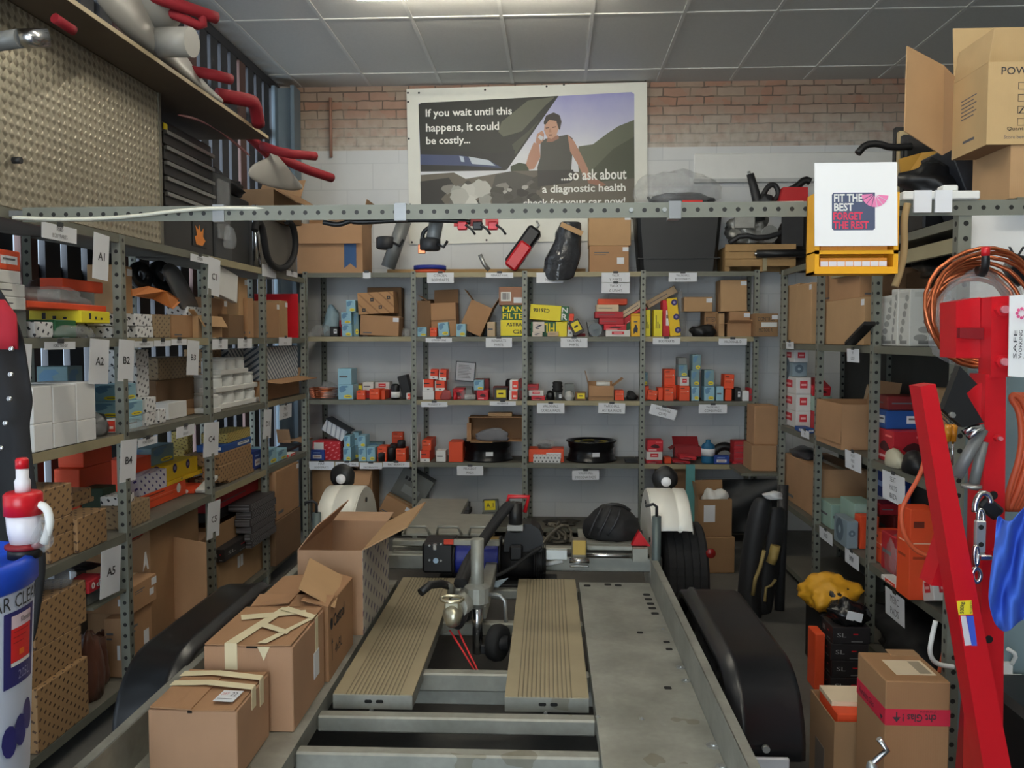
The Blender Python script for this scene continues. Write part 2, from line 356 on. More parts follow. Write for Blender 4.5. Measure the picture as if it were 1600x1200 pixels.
# ================================================================ slotted steel shelving
YB, XL, XR = 6.95, -1.895, 1.61
ZB = [2.18, 1.66, 1.142, .63, .10]; ZL = [2.10, 1.65, 1.23, .79, .12]; ZR = [2.13, 1.61, 1.03, .50, .08]
def upright(x, y, sx, sy, z1, par):
    m = MB().box(min(x, x+sx*.04), max(x, x+sx*.04), min(y, y+sy*.003), max(y, y+sy*.003), 0, z1, STEEL_V)
    m.box(min(x, x+sx*.003), max(x, x+sx*.003), min(y+sy*.003, y+sy*.04), max(y+sy*.003, y+sy*.04), 0, z1, STEEL_V); m.build('upright', par)
def shelf(x0, x1, y0, y1, z, side, par, lipm, topm=None):
    m = MB().box(x0, x1, y0, y1, z-.006, z-.001, topm or SHELFT); L = .038
    if side == 'B': m.box(x0, x1, y0-.002, y0, z-L, z, lipm); m.box(x0, x1, y0, y0+.018, z-L, z-L+.002, lipm)
    elif side == 'L': m.box(x1, x1+.002, y0, y1, z-L, z, lipm); m.box(x1-.018, x1, y0, y1, z-L, z-L+.002, lipm)
    else: m.box(x0-.002, x0, y0, y1, z-L, z, lipm); m.box(x0, x0+.018, y0, y1, z-L, z-L+.002, lipm)
    m.build('shelf', par)
xb = [-2.065, -1.175, -.27, .68, 1.58]; yl = [1.84, 2.75, 3.66, 4.6, 5.5, 6.41]; yr = [3.5, 4.43, 5.35, 6.2]
rb = T(root('metal_shelving', (-.2, 7.15, 0)), 'grey slotted steel shelving across the back wall under the banner', 'shelving', 'slotted steel shelving runs')
for i, x in enumerate(xb): upright(x, YB-.006, 1, 1, 2.19, rb); upright(x+.035, BACK-.005, 1, -1, 2.19, rb)
for k, z in enumerate(ZB):
    for i in range(4): shelf(xb[i]+.004, xb[i+1]-.001, YB, BACK-.01, z, 'B', rb, [SHELFW, SHELF, SHELF, SHELFW][(i*3+k*2+1) % 4] if k < 4 else SHELF)
rl = T(root('metal_shelving', (-2.1, 4.1, 0)), 'grey slotted steel shelving along the left wall beside the slatted boarding', 'shelving', 'slotted steel shelving runs')
for y in yl: upright(XL+.006, y, -1, 1, 2.099, rl); upright(LW+.03, y, 1, 1, 2.099, rl)
for k, z in enumerate(ZL):
    for i in range(5): shelf(LW+.02, XL, yl[i]+.004, yl[i+1]-.001, z, 'L', rl, SHELFW if (i+k) % 3 == 0 else SHELF)
rr = T(root('metal_shelving', (1.85, 4.8, 0)), 'grey slotted steel shelving down the right side behind the red crane', 'shelving', 'slotted steel shelving runs')
for y in yr: upright(XR-.006, y, 1, 1, 2.129, rr); upright(XR+.45, y, -1, 1, 2.129, rr)
for k, z in enumerate(ZR):
    for i in range(3): shelf(XR, XR+.46, yr[i]+.004, yr[i+1]-.001, z, 'R', rr, SHELF)
MB().box(XR+.44, XR+.45, 3.54, 6.2, 0, 2.1, mt((70, 70, 66), .8)).build('back_panel', rr)
MB().box(XR+.02, XR+.05, 3.55, 5.2, 2.0, 2.06, SHELFW).build('brace', rr)
# the beam that ties both side runs together over the trailer
BY, BZ = 2.90, 2.05
b = T(root('slotted_rail', (0, BY, BZ)), 'long slotted steel angle rail spanning overhead from left shelving to right post', 'rail')
MB().box(-1.84, 2.3, BY, BY+.004, BZ, BZ+.05, STEEL_H).box(-1.84, 2.3, BY+.004, BY+.05, BZ+.046, BZ+.05, STEEL_H).build('angle', b)
MB().box(1.318, 1.322, BY+.005, BY+.045, 0, BZ+.05, STEEL_V).box(1.322, 1.36, BY+.005, BY+.008, 0, BZ+.05, STEEL_V).build('post', b)
MB().box(-1.893, -1.83, BY+.006, BY+.05, BZ+.02, BZ+.04, GREYM).build('bracket', b)
for x, w in ((-.545, .04), (.375, .04), (-1.17, .04)): MB().box(x, x+w, BY-.004, BY+.052, BZ-.004, BZ+.054, mt((150, 152, 154), .35, .3)).build('tape_wrap', b)
for x in (.36, .25, 1.53): MB().cyl((x, BY-.008, BZ+.025), (x, BY, BZ+.025), .008, n=6, m=ZINC).build('bolt', b)
# ================================================================ boxes and labels on the shelves
TOP = {}
ST = {'B': '%s back shelf', 'L': '%s left shelf', 'R': '%s right shelf'}
TIER = ['top', 'upper', 'middle', 'lower', 'bottom']
C = lambda *c: mt(tuple(c), .55, 0, .07, 'printed_card')
LB, LB2 = C(148, 190, 206), C(98, 140, 172)
def fr(w, h): return _RX.copy()
def faces(w, d, h, which):
    out = []
    for k in which:
        if k == 'f': out.append((Matrix.Translation((-w/2, 0, 0)) @ _RX, w, h))
        if k == 'l': out.append((Matrix.Translation((-w/2, d, 0)) @ Matrix.Rotation(D(-90), 4, 'Z') @ _RX, d, h))
        if k == 'r': out.append((Matrix.Translation((w/2, 0, 0)) @ Matrix.Rotation(D(90), 4, 'Z') @ _RX, d, h))
        if k == 't': out.append((Matrix.Translation((-w/2, 0, h)), w, d))
    return out
DASHW = pat('dash', (222, 222, 222), (50, 52, 60), .034, .03, 50); DASHB = pat('dash', (160, 126, 88), (84, 62, 46), .036, .03, 30); DASHG = pat('dash', (150, 128, 98), (92, 76, 60), .03, .024, 30); DASHY = pat('dash', (196, 176, 100), (92, 70, 40), .022, .018, 20)
STRG = pat('stripe', (206, 210, 214), (96, 110, 128), .034, 0, 55); STRV = pat('stripe', (214, 216, 220), (150, 156, 166), .04, 0, 20, wid=.3); DOTW = pat('dot', (222, 222, 220), (52, 52, 54), .03, .028, 0, wid=.2); REDD_P = pat('dash', (192, 26, 40), (222, 130, 136), .045, .03, 25)
DOTP = pat('dash', (218, 214, 224), (70, 60, 130), .045, .034, -35); TOOLB = pat('dash', (206, 200, 190), (98, 94, 120), .07, .06, 40, wid=.5); SQ = pat('stripe', (176, 132, 88), (150, 108, 70), .06, 0, 45, wid=.2)
def deco(m, kind, f):
    M, w, h = f; R = lambda a, b, c, d, mm, o=.0008: m.rect(M, a*w, b*h, c*w, d*h, mm, o)
    if kind == 'blue':
        m.poly(M, [(w*x, h*y) for x, y in ((.1,.55),(.08,.8),(.25,.92),(.6,.93),(.72,.84),(.5,.78),(.55,.66),(.4,.52),(.22,.46))], LB2)
        m.ell(M, .66*w, .2*h, .28*w, .12*h, YEL); R(.5, .17, .82, .22, INKG, .0016)
    elif kind == 'orange': R(.12, .8, .5, .87, C(110, 40, 24)); R(.12, .62, .9, .635, C(250, 190, 160)); m.ell(M, .82*w, .63*h, .05*w, .05*w, WHITE, .0016); R(.12, .45, .7, .48, C(170, 60, 30))
    elif kind == 'orangew': R(0, .0, 1, .3, WHITE); R(.1, .6, .62, .7, INK); R(0, .3, .1, 1, C(240, 232, 226), .0012); R(.4, .1, .62, .2, INKG, .0016)
    elif kind == 'red': m.poly(M, [(w*x, h*y) for x, y in ((.22,.45),(.35,.6),(.5,.66),(.68,.58),(.82,.4),(.7,.3),(.45,.33),(.3,.36))], C(70, 14, 22)); R(.1, .12, .6, .2, C(240, 190, 190)); R(.55, .8, .92, .86, C(236, 120, 120))
    elif kind == 'redw': R(.25, .35, .75, .8, C(206, 46, 56)); R(.33, .5, .67, .62, C(235, 170, 170), .0016)
    elif kind == 'yellow':
        for k in range(3): R(.25+.2*k, .3, .32+.2*k, .3+.5/(k+1), INK)
    elif kind == 'lion':
        R(0, .9, 1, .93, C(210, 130, 20)); m.poly(M, [(w*x, h*y) for x, y in ((.3,.1),(.25,.3),(.4,.45),(.45,.55),(.6,.5),(.75,.35),(.7,.15),(.5,.2))], C(36, 38, 60)); R(.3, .62, .7, .68, INKG)
    elif kind == 'ydot':
        for u, v in ((.78, .15), (.75, .5), (.68, .88)) if h > w else ((.28, .7), (.68, .7)):
            m.ell(M, u*w, v*h, .3*min(w, h), .3*min(w, h), C(44, 34, 96)); m.ell(M, u*w, v*h, .12*min(w, h), .12*min(w, h), C(140, 130, 180), .0016)
    elif kind == 'lab': R(.5, .3, .92, .72, PAPER); R(.55, .5, .86, .6, INKG, .0016)
    elif kind == 'ylab': R(.2, .22, .9, .88, YEL); R(.34, .5, .7, .62, INK, .0016)
    elif kind == 'blab': R(.15, .2, .8, .55, C(214, 214, 220)); R(.2, .7, .7, .78, C(150, 180, 230)); R(.25, .32, .7, .42, C(176, 150, 140), .0016)
    elif kind == 'wred': R(.3, .1, 1, .92, C(232, 66, 46)); R(.45, .3, .85, .5, C(250, 220, 210), .0016)
    elif kind == 'bar':
        R(.08, .22, .5, .72, WHITE); R(.6, .12, .94, .42, C(216, 220, 224))
        for k in range(7): R(.13+.047*k, .3, .155+.047*k, .66, INK, .0016)
    elif kind == 'sl': m.text('SL', M, w*.12, h*.4, w*.36, h*.66, C(170, 170, 170), .0); R(.5, .12, .8, .18, C(120, 120, 120)); R(.55, .55, .68, .62, RED)
    elif kind == 'tin':
        for k in range(5): R(.03, .06+.19*k, .97, .1+.19*k, C(160, 160, 164))
    elif kind == 'print':
        R(.12, .72, .5, .76, INKG); R(.12, .64, .42, .67, INKG); R(.7, .3, .88, .55, PAPER)
    elif kind == 'write':
        m.text('CONTROL', M, w*.1, h*.68, w*.85, h*.85, INK); m.text('MOTOR R', M, w*.15, h*.2, w*.75, h*.36, INK); R(.25, .42, .95, .62, WHITE)
    elif kind == 'write2': m.text('FITTED', M, w*.12, h*.6, w*.8, h*.78, INK); m.text('CORSA K', M, w*.18, h*.35, w*.9, h*.52, INK)
    elif kind == 'squares':
        for u, v in ((.16, .2), (.4, .66), (.62, .3), (.86, .72)): m.rect(M, u*w-.014, v*h-.014, u*w+.014, v*h+.014, INK); m.ell(M, u*w, v*h, .006, .006, C(150, 120, 90), .0016)
    elif kind == 'wdog': m.text('?', M, w*.2, h*.3, w*.8, h*.75, C(60, 60, 80))
    elif kind == 'engrave':
        for k in range(6): m.ell(M, w*(.25+.1*((k*7) % 6)), h*(.15+.14*k), w*.16, h*.06, C(150, 150, 146))
        R(.1, .86, .9, .95, C(190, 190, 184)); R(.2, .04, .8, .1, C(120, 120, 118), .0012)
    elif kind == 'disc': m.ell(M, .45*w, .55*h, .3*w, .3*w, C(88, 104, 116)); m.ell(M, .45*w, .55*h, .1*w, .1*w, C(150, 166, 176), .0016)
    elif kind == 'line': R(.1, .45, .7, .55, INKG)
    elif kind == 'vw': R(.05, .55, .4, .95, WHITE)
    elif kind == 'card': R(.08, .1, .3, .16, INKG)
KB = {   # kind: (body material, decoration)
    'blue': (LB, 'blue'), 'gblue': (C(120, 150, 156), 'blue'), 'bluep': (LB, 'line'), 'orange': (C(232, 82, 40), 'orange'), 'orangep': (C(226, 78, 36), None), 'orangew': (C(230, 72, 40), 'orangew'), 'red': (C(200, 34, 48), 'red'), 'redp': (C(176, 34, 44), 'line'),
    'redw': (C(214, 210, 206), 'redw'), 'white': (C(226, 226, 224), None), 'whitel': (C(222, 222, 218), 'line'), 'wd': (DASHW, None), 'bd': (DASHB, None), 'gd': (DASHG, None), 'yd': (DASHY, None), 'strg': (STRG, None), 'strv': (STRV, None), 'dotw': (DOTW, None), 'dotp': (DOTP, None),
    'redd': (REDD_P, 'vw'), 'yellow': (C(238, 220, 48), 'yellow'), 'lion': (C(236, 184, 34), 'lion'), 'ydot': (C(238, 196, 30), 'ydot'), 'green': (C(28, 92, 56), None), 'black': (C(26, 26, 28), None), 'blackl': (C(26, 26, 28), 'lab'), 'blacky': (C(58, 52, 52), 'ylab'), 'browny': (C(120, 88, 52), 'ylab'),
    'grey': (C(120, 124, 122), None), 'dkblue': (C(26, 60, 140), 'blab'), 'teal': (C(40, 120, 150), 'lab'), 'wred': (C(232, 228, 224), 'wred'), 'bar': (C(150, 104, 78), 'bar'), 'card': (CARD, 'card'), 'cardl': (CARD3, None), 'cardd': (CARDD, None), 'cardw': (CARD2, 'write'), 'cardw2': (CARD2, 'write2'), 'cardp': (CARD, 'print'),
    'sl': (C(34, 30, 32), 'sl'), 'tin': (C(52, 48, 50), 'tin'), 'sq': (SQ, 'squares'), 'cream': (C(214, 192, 160), 'line'), 'tan': (C(190, 164, 130), 'line'), 'wdog': (C(216, 204, 190), 'wdog'), 'engr': (C(206, 206, 200), 'engrave'), 'lgreen': (C(150, 178, 164), 'line'), 'disc': (C(130, 146, 154), 'disc'),
    'redblue': (C(196, 30, 44), 'lab'), 'brownred': (C(120, 34, 34), 'line'), 'bluew': (C(30, 80, 150), 'lab'), 'orangel': (C(228, 84, 44), 'lab'), 'dkgreen': (C(40, 62, 40), None), 'trw': (C(186, 30, 44), 'red')}
CARDK = ('card', 'cardl', 'cardd', 'cardw', 'cardw2', 'cardp', 'sq', 'bar')
def place(o, w, d, h, side, a0, a1, zb, s, r, t):
    c = (a0+a1)/2; rz = {'B': 0, 'L': D(90), 'R': D(-90)}[side]+D(r)
    if side == 'B': p = Vector((c, YB+s, 0))
    elif side == 'L': p = Vector((XL-s, c, 0))
    else: p = Vector((XR+s, c, 0))
    t_ = D(t); lo = min(-math.sin(t_)*x+math.cos(t_)*z for x in (-w/2, w/2) for z in (0, h)); hi = max(-math.sin(t_)*x+math.cos(t_)*z for x in (-w/2, w/2) for z in (0, h))
    o.location = (p.x, p.y, zb-lo); o.rotation_euler = (0, t_, rz); TOP[o.name] = zb-lo+hi
    return o
def span(code, x0, x1, s=.02):
    side = code[0]
    if side == 'B': return W(x0, 530, Y=YB+s).x, W(x1, 530, Y=YB+s).x
    X = XL-s if side == 'L' else XR+s
    return tuple(sorted((W(x0, 530, X=X).y, W(x1, 530, X=X).y)))
def hgt(code, px, py, s=.02):
    return W(px, py, **({'B': {'Y': YB+s}, 'L': {'X': XL-s}, 'R': {'X': XR+s}}[code[0]])).z
def zbase(code): return {'B': ZB, 'L': ZL, 'R': ZR}[code[0]][int(code[1])]+.001
UPS = {'B': xb, 'L': yl, 'R': yr}; LIM = {'B': .40, 'L': .38, 'R': .405}
def fit(code, a0, a1, s, d, z, h):
    "keep clear of the uprights, the back of the shelf and the shelf above"
    if -.03 < s < .046 and any(a0-.043 < u < a1+.003 for u in UPS[code[0]]): s = .046
    d = min(d, max(.03, LIM[code[0]]-s)); Z = {'B': ZB, 'L': ZL, 'R': ZR}[code[0]]; k = int(code[1])
    if k > 0 and s > -.03: h = min(h, max(.02, Z[k-1]-.042-z))
    return s, d, h
OCC = {'B': [], 'L': [], 'R': []}
def settle(side, a0, a1, s, d, z, h, soft=False):
    "nudge a newcomer so that it stands clear of its neighbours"
    for _ in range(4):
        moved = False
        for (b0, b1, t, e, y, k) in OCC[side]:
            oa = min(a1, b1)-max(a0, b0); od = min(s+d, t+e)-max(s, t); oz = min(z+h, y+k)-max(z, y)
            if oa <= .001 or od <= .001 or oz <= .002: continue
            if oa < .3*(a1-a0):                                    # barely touching: trim the width
                if (a0+a1) < (b0+b1): a1 = b0-.0015
                else: a0 = b1+.0015
            elif s < t and t-s-.002 >= .025: d = t-s-.002           # in front: less deep
            elif t+e+.002+.03 <= LIM[side]+.01: s = t+e+.002; d = min(d, LIM[side]+.01-s)    # behind: farther back
            elif oa < .62*(a1-a0):
                if (a0+a1) < (b0+b1): a1 = b0-.0015
                else: a0 = b1+.0015
            else: continue
            moved = True
        if not moved: break
    return a0, a1, s, d
GRP = {'blue': 'light blue parts boxes', 'gblue': 'light blue parts boxes', 'orange': 'orange parts boxes', 'red': 'red parts boxes', 'wd': 'white dashed boxes', 'bd': 'brown dashed boxes', 'white': 'plain white boxes', 'card': 'plain cardboard boxes on the shelves'}
LAST = [None]
def bx(code, x0, x1, top, kind, label, d=.16, s=.02, r=0, t=0, on=None, zb=None, name=None, cat='box', h=None, seg=None, suf=1, grp=None):
    side = code[0]; a0, a1 = span(code, x0, x1, s); w = a1-a0-.004
    z = zbase(code) if on is None and zb is None else (zb if zb is not None else TOP[(LAST[0] if on == 1 else on).name]+.001)
    hh = h or max(.02, hgt(code, (x0+x1)/2, top, s)-z)
    s, d, hh = fit(code, a0, a1, s, d, z, hh)
    pad = abs(math.sin(D(r)))*d*.5
    a0, a1, s, d = settle(side, a0-pad, a1+pad, s, d, z, hh); a0 += pad; a1 -= pad; w = max(.015, a1-a0-.004); OCC[side].append((a0-pad, a1+pad, s, d, z, hh))
    if t: hh = max(.02, (hh-abs(math.sin(D(t)))*w)/math.cos(D(t))); w = w*math.cos(D(t))-.0*hh if abs(t) > 12 else w
    body, dk = KB[kind]
    m = MB().box(-w/2, w/2, 0, d, 0, hh, body, .0025)
    if dk:
        for f in faces(w, d, hh, {'B': 'f', 'L': 'fl', 'R': 'fr'}[side]): deco(m, dk, f)
    nm = name or ('cardboard_box' if kind in CARDK else 'parts_box')
    o = m.build(nm, local=True)
    if kind in ('card', 'cardp', 'cardl', 'cardw') and min(w, hh, d) > .1:     # strip of tape over the lid and down the front
        q = MB(); q.box(-w*.5+.001, w*.5-.001, d*.42, d*.42+.045, hh, hh+.0012, CLEARTAPE); q.build('tape', o, local=True)
        MB().box(w/2-.05, w/2-.002, -.0015, 0, hh-.045, hh-.012, PAPER).build('sticker', o, local=True)
    place(o, w, d, hh, side, a0, a1, z, s, r, t)
    T(o, label+(', '+(ST[side] % TIER[int(code[1])]) if suf else ''), cat, grp or GRP.get(kind, 'cardboard boxes on the shelves' if kind in CARDK else 'assorted parts boxes on the shelves'))
    LAST[0] = o
    return o
def carton(name, w, d, h, card=CARD, flaps=(), tape=True, inner=None, t=.004, local=True):
    "open carton: body of five panels, its flaps as parts.  flaps: (side, angle outward from upright, length)"
    m = MB().box(-w/2, w/2, 0, t, 0, h, card).box(-w/2, w/2, d-t, d, 0, h, card).box(-w/2, -w/2+t, t, d-t, 0, h, card).box(w/2-t, w/2, t, d-t, 0, h, card).box(-w/2+t, w/2-t, t, d-t, 0, t, inner or CARDI)
    o = m.build(name, local=True)
    for side, ang, L in flaps:
        q = MB(); a = D(ang)
        if side in 'fb':
            M = Matrix.Translation((0, t/2 if side == 'f' else d-t/2, h)) @ Matrix.Rotation(a if side == 'f' else -a, 4, 'X'); q.box(-w/2+.001, w/2-.001, -t/2, t/2, .0005, L, card, M=M)
        else:
            M = Matrix.Translation((-w/2+t/2 if side == 'l' else w/2-t/2, d/2, h)) @ Matrix.Rotation(-a if side == 'l' else a, 4, 'Y'); q.box(-t/2, t/2, -d/2+.001, d/2-.001, .0005, L, card, M=M)
        q.build('flap', o, local=True)
    return o
def oc(code, x0, x1, top, label, flaps, d=.3, s=.02, r=0, t=0, on=None, zb=None, card=CARD, suf=1, h=None):
    side = code[0]; a0, a1 = span(code, x0, x1, s); w = a1-a0-.004
    z = zbase(code) if on is None and zb is None else (zb if zb is not None else TOP[(LAST[0] if on == 1 else on).name]+.001)
    hh = h or max(.02, hgt(code, (x0+x1)/2, top, s)-z)
    s, d, hh = fit(code, a0, a1, s, d, z, hh); a0, a1, s, d = settle(side, a0, a1, s, d, z, hh); w = a1-a0-.004; OCC[side].append((a0, a1, s, d, z, hh))
    o = carton('open_cardboard_box', w, d, hh, card, flaps); place(o, w, d, hh, side, a0, a1, z, s, r, t)
    T(o, label+(', '+(ST[side] % TIER[int(code[1])]) if suf else ''), 'box', 'open cardboard boxes on the shelves'); LAST[0] = o
    return o
def lump(code, x0, x1, top, label, m, name, cat, seed=1, s=.1, d=None, on=None, zb=None, amp=.3, suf=1, grp=None, sub=3):
    side = code[0]; a0, a1 = span(code, x0, x1, s); w = (a1-a0)/2; z = zbase(code) if on is None and zb is None else (zb if zb is not None else TOP[on.name]+.001)
    hh = max(.02, hgt(code, (x0+x1)/2, top, s)-z); dd = d or max(.05, min(.13, w)); s, dd, hh = fit(code, a0, a1, s, 2*dd, z, hh)
    if m is not CLEAR: a0, a1, s, dd = settle(side, a0, a1, s, dd, z, hh); OCC[side].append((a0, a1, s, dd, z, hh))
    w = (a1-a0)/2; dd /= 2; c = (a0+a1)/2; rz = hh/1.6; w *= .86; dd *= .86
    p = {'B': (c, YB+s+dd, z+rz*.55), 'L': (XL-s-dd, c, z+rz*.55), 'R': (XR+s+dd, c, z+rz*.55)}[side]; r = (w, dd, rz) if side == 'B' else (dd, w, rz)
    o = MB().lump(p, r, m, seed, amp, sub=sub).build(name); o.location.z = z; TOP[o.name] = z+hh
    return T(o, label+(', '+(ST[side] % TIER[int(code[1])]) if suf else ''), cat, grp)
NTAG = [0]
def tag(side, x0, x1, y0, y1, lines, label, rot=0, big=0, out=.004):
    "paper label hung on a shelf edge"
    if side == 'B': pl = {'Y': YB-.004-out}
    elif side == 'L': pl = {'X': XL+.008+out}
    else: pl = {'X': XR-.010-out}
    A, B = W(x0, (y0+y1)/2, **pl), W(x1, (y0+y1)/2, **pl); xm = (x0+x1)/2; zt, zb = W(xm, y0, **pl).z, W(xm, y1, **pl).z
    w = (A-B).length; h = zt-zb; n = len(lines)
    m = MB().box(-w/2, w/2, 0, .001, -h, 0, PAPER); M = Matrix.Translation((-w/2, 0, -h)) @ _RX
    if not big: m.box(-.02, .02, -.0025, .0, -.006, .012, mt((60, 62, 64), .5))
    for i, s in enumerate(lines):
        if not s: continue
        if big: m.text(s, M, w*.3, h*.42, w*.72, h*.6, INK, .012)
        else:
            lh = h*.52/max(1.4, n); yc = h*(.93-(i+.5)/n*.86); ww = min(w*.86, lh*.72*len(s)); m.text(s, M, w/2-ww/2, yc-lh/2, w/2+ww/2, yc+lh/2, INKG if n > 1 else INK)
    o = m.build('paper_label', local=True); o.location = ((A+B)/2).x, ((A+B)/2).y, zt
    o.rotation_euler = (D(2), D(rot), {'B': 0, 'L': D(90), 'R': D(-90)}[side]); return T(o, label, 'label', 'paper labels hung on the shelf edges')
# ================================================================ back shelving: upper shelf
B = 'B1'
lump(B, 480, 518, 506, 'clear crumpled plastic bag of fittings at the far left', CLEAR, 'plastic_bag', 'bag', 3, d=.09)
lump(B, 500, 531, 478, 'pale blue bagged part behind the clear bag', C(150, 176, 186), 'bagged_part', 'bag', 5, s=.24, d=.07)
bx(B, 515, 528, 510, 'blackl', 'small black box beside the clear bag at the far left', d=.1)
bx(B, 527, 533, 500, 'redp', 'thin dark red box wedged left of the light blue pile', d=.14, s=.06)
a = bx(B, 534, 550, 507, 'blue', 'lowest of three stacked light blue boxes')
b = bx(B, 533, 549, 488, 'blue', 'second of three stacked light blue boxes', on=a)
bx(B, 541, 556, 469, 'blue', 'topmost of three stacked light blue boxes', on=b, s=.03)
bx(B, 551, 561, 488, 'gblue', 'grey blue box behind the light blue stack', s=.06)
a = bx(B, 562, 623, 492, 'card', 'tan cardboard box tilted under the printed one', d=.2, t=2.5)
bx(B, 560, 617, 455, 'sq', 'brown cardboard box printed with dark squares, tilted', d=.2, t=-3, on=a)
bx(B, 574, 628, 449, 'cardd', 'dark brown tall cardboard box against the wall', d=.14, s=.25)
lump(B, 624, 640, 512, 'crumpled clear wrapper beside the tan carton', CLEAR, 'plastic_bag', 'bag', 8, d=.06)
oc(B, 652, 673, 470, 'long dark brown open carton with its end flap hanging', [('b', -80, .1)], d=.28, s=.08, card=CARDD)
oc(B, 674, 714, 474, 'tan open carton with raised peaked flap, second bay', [('f', 176, .14), ('l', 55, .12), ('b', 20, .13)], d=.22, s=.1, t=-2)
oc(B, 716, 752, 478, 'brown open carton leaning with one dark flap up', [('r', 10, .13), ('l', 60, .1)], d=.22, s=.12, t=24)
bx(B, 651, 666, 511, 'blue', 'light blue box with yellow spot, first from the left post, second bay')
bx(B, 655, 670, 505, 'redp', 'dark red box behind the small light blue one', s=.2)
bx(B, 669, 683, 512, 'orange', 'small orange box between two light blue boxes')
bx(B, 685, 702, 503, 'blue', 'taller light blue box right of the small orange box', t=-4)
bx(B, 711, 728, 506, 'blue', 'light blue box standing apart beside the grey bag')
lump(B, 730, 760, 498, 'dark grey bagged part between the blue box and tan box', C(92, 98, 104), 'bagged_part', 'bag', 11, d=.09)
bx(B, 761, 774, 503, 'tan', 'small tan box with white band')
lump(B, 773, 797, 508, 'clear plastic bag in front of the yellow filter box', CLEAR, 'plastic_bag', 'bag', 14, d=.06)
def filter_box(x0, x1, top, label, lines, flip=False, body=None, t=0, on=None, s=.05, green=True):
    a0, a1 = span(B, x0, x1, s); w = a1-a0-.004; z = zbase(B) if on is None else TOP[on.name]+.001; h = max(.03, hgt(B, (x0+x1)/2, top, s)-z)
    if t: h = max(.03, (h-abs(math.sin(D(t)))*w)/math.cos(D(t)))
    m = MB().box(-w/2, w/2, 0, .2, 0, h, KB['green'][0] if green else KB['yellow'][0], .0025); M = Matrix.Translation((-w/2, 0, 0)) @ _RX
    for (s_, u0, v0, u1, v1, c, bg, rot) in lines:
        if bg: m.rect(M, bg[0]*w, bg[1]*h, bg[2]*w, bg[3]*h, bg[4])
        if s_:
            M2 = M if not rot else M @ Matrix.Translation(((u0+u1)*w, (v0+v1)*h, 0)) @ Matrix.Rotation(D(180), 4, 'Z')
            m.text(s_, M2, u0*w, v0*h, u1*w, v1*h, c, .02, .002)
    o = m.build('filter_box', local=True); place(o, w, .2, h, 'B', a0, a1, z, s, 0, t); return T(o, label+', upper back shelf', 'box', 'green and yellow filter boxes')
fa = filter_box(782, 818, 500, 'yellow fronted filter box with handwriting', [('ASTRA', .25, .62, .95, .84, INK, (0, .05, 1, 1, KB['yellow'][0]), 0), ('C26', .55, .18, .95, .42, INK, None, 0)])
fb = filter_box(784, 818, 477, 'dark green filter box with yellow lettering', [('MAN', .03, .55, .97, .93, YEL, None, 0), ('FILTE', .03, .08, .97, .46, YEL, None, 0)], on=fa)
bx(B, 779, 818, 448, 'bar', 'brown cardboard box with bar code label on the green box', on=fb, d=.2, s=.03)
fc = filter_box(829, 886, 503, 'lower green and yellow filter box, upside down lettering', [('FIL', .35, .25, .66, .9, YEL, None, 1), ('', 0, 0, 0, 0, INK, (.7, .0, 1, 1, KB['yellow'][0]), 0)], s=.06)
filter_box(827, 888, 475, 'big yellow filter box lying upside down on another', [('C26106', .08, .5, .5, .76, INK, None, 1), ('N', .82, .58, .97, .92, WHITE, (.8, .05, 1, 1, KB['green'][0]), 0), ('R', .82, .1, .97, .5, WHITE, None, 0)], t=4, on=fc, green=False, s=.06)
a = bx(B, 831, 848, 519, 'wdog', 'lower of two small cream and brown boxes', d=.08, s=.005); bx(B, 832, 851, 503, 'wdog', 'upper of two small cream and brown boxes', d=.05, s=.005, on=a)
bx(B, 855, 873, 518, 'tan', 'small flat tan box beside the two cream boxes', d=.05, s=.003)
bx(B, 886, 895, 490, 'orangew', 'tall thin red box right of the yellow filter box', s=.08, t=4)
bx(B, 889, 916, 496, 'blacky', 'dark box with yellow label tipped on its corner', t=-28, d=.12, s=.03)
bx(B, 896, 915, 521, 'redp', 'flat red box under the tipped dark box', d=.1, s=.16)
o = MB().cyl((0, 0, 0), (0, .09, 0), .055, n=20, m=mt((104, 110, 112), .5, .4)).lathe([(.0, 0), (.03, 0)], 16).build('filter_can', local=True)
o.location = (W(930, 520, Y=7.0).x, 6.98, ZB[1]+.056); T(o, 'grey round filter can lying in front of the red boxes, upper back shelf', 'filter')
a = bx(B, 946, 985, 516, 'redw', 'lowest red box of the leaning red pile, white print', d=.14)
a = bx(B, 943, 979, 507, 'red', 'second red box up in the red pile', on=a, d=.14, s=.03); a = bx(B, 936, 975, 497, 'redp', 'third red box up in the red pile', on=a, d=.16, s=.04)
a = bx(B, 929, 974, 487, 'redp', 'fourth red box up in the red pile', on=a, d=.18, s=.05); a = bx(B, 931, 967, 476, 'cream', 'cream ended box near the top of the red pile', on=a, d=.18, s=.06); bx(B, 934, 980, 467, 'orangep', 'topmost flat orange box on the red pile', on=a, d=.18, s=.07)
bx(B, 921, 936, 500, 'grey', 'slim dark grey box leaning on the red pile', s=.16, t=-12)
for i, (k, lb, dx) in enumerate((('cream', 'upper long red and cream box leaning up against the post', 0), ('trw', 'middle long red box leaning up against the post', 4), ('green', 'lowest long green box leaning up against the post', 8))):
    o = bx(B, 962, 1016, 500, k, lb, d=.1, s=.12, h=.05, zb=ZB[1]+.09-.052*i+.12); o.rotation_euler[1] = D(-33); o.location.z = ZB[1]+.21-.055*i
bx(B, 986, 1001, 490, 'lion', 'yellow box with black bird mark beside the post')
bx(B, 1007, 1017, 484, 'yellow', 'tall yellow box just right of the third post')
bx(B, 1021, 1035, 484, 'yellow', 'second tall yellow box right of the third post')
bx(B, 1033, 1046, 469, 'redblue', 'tall red box between two yellow ones', s=.05)
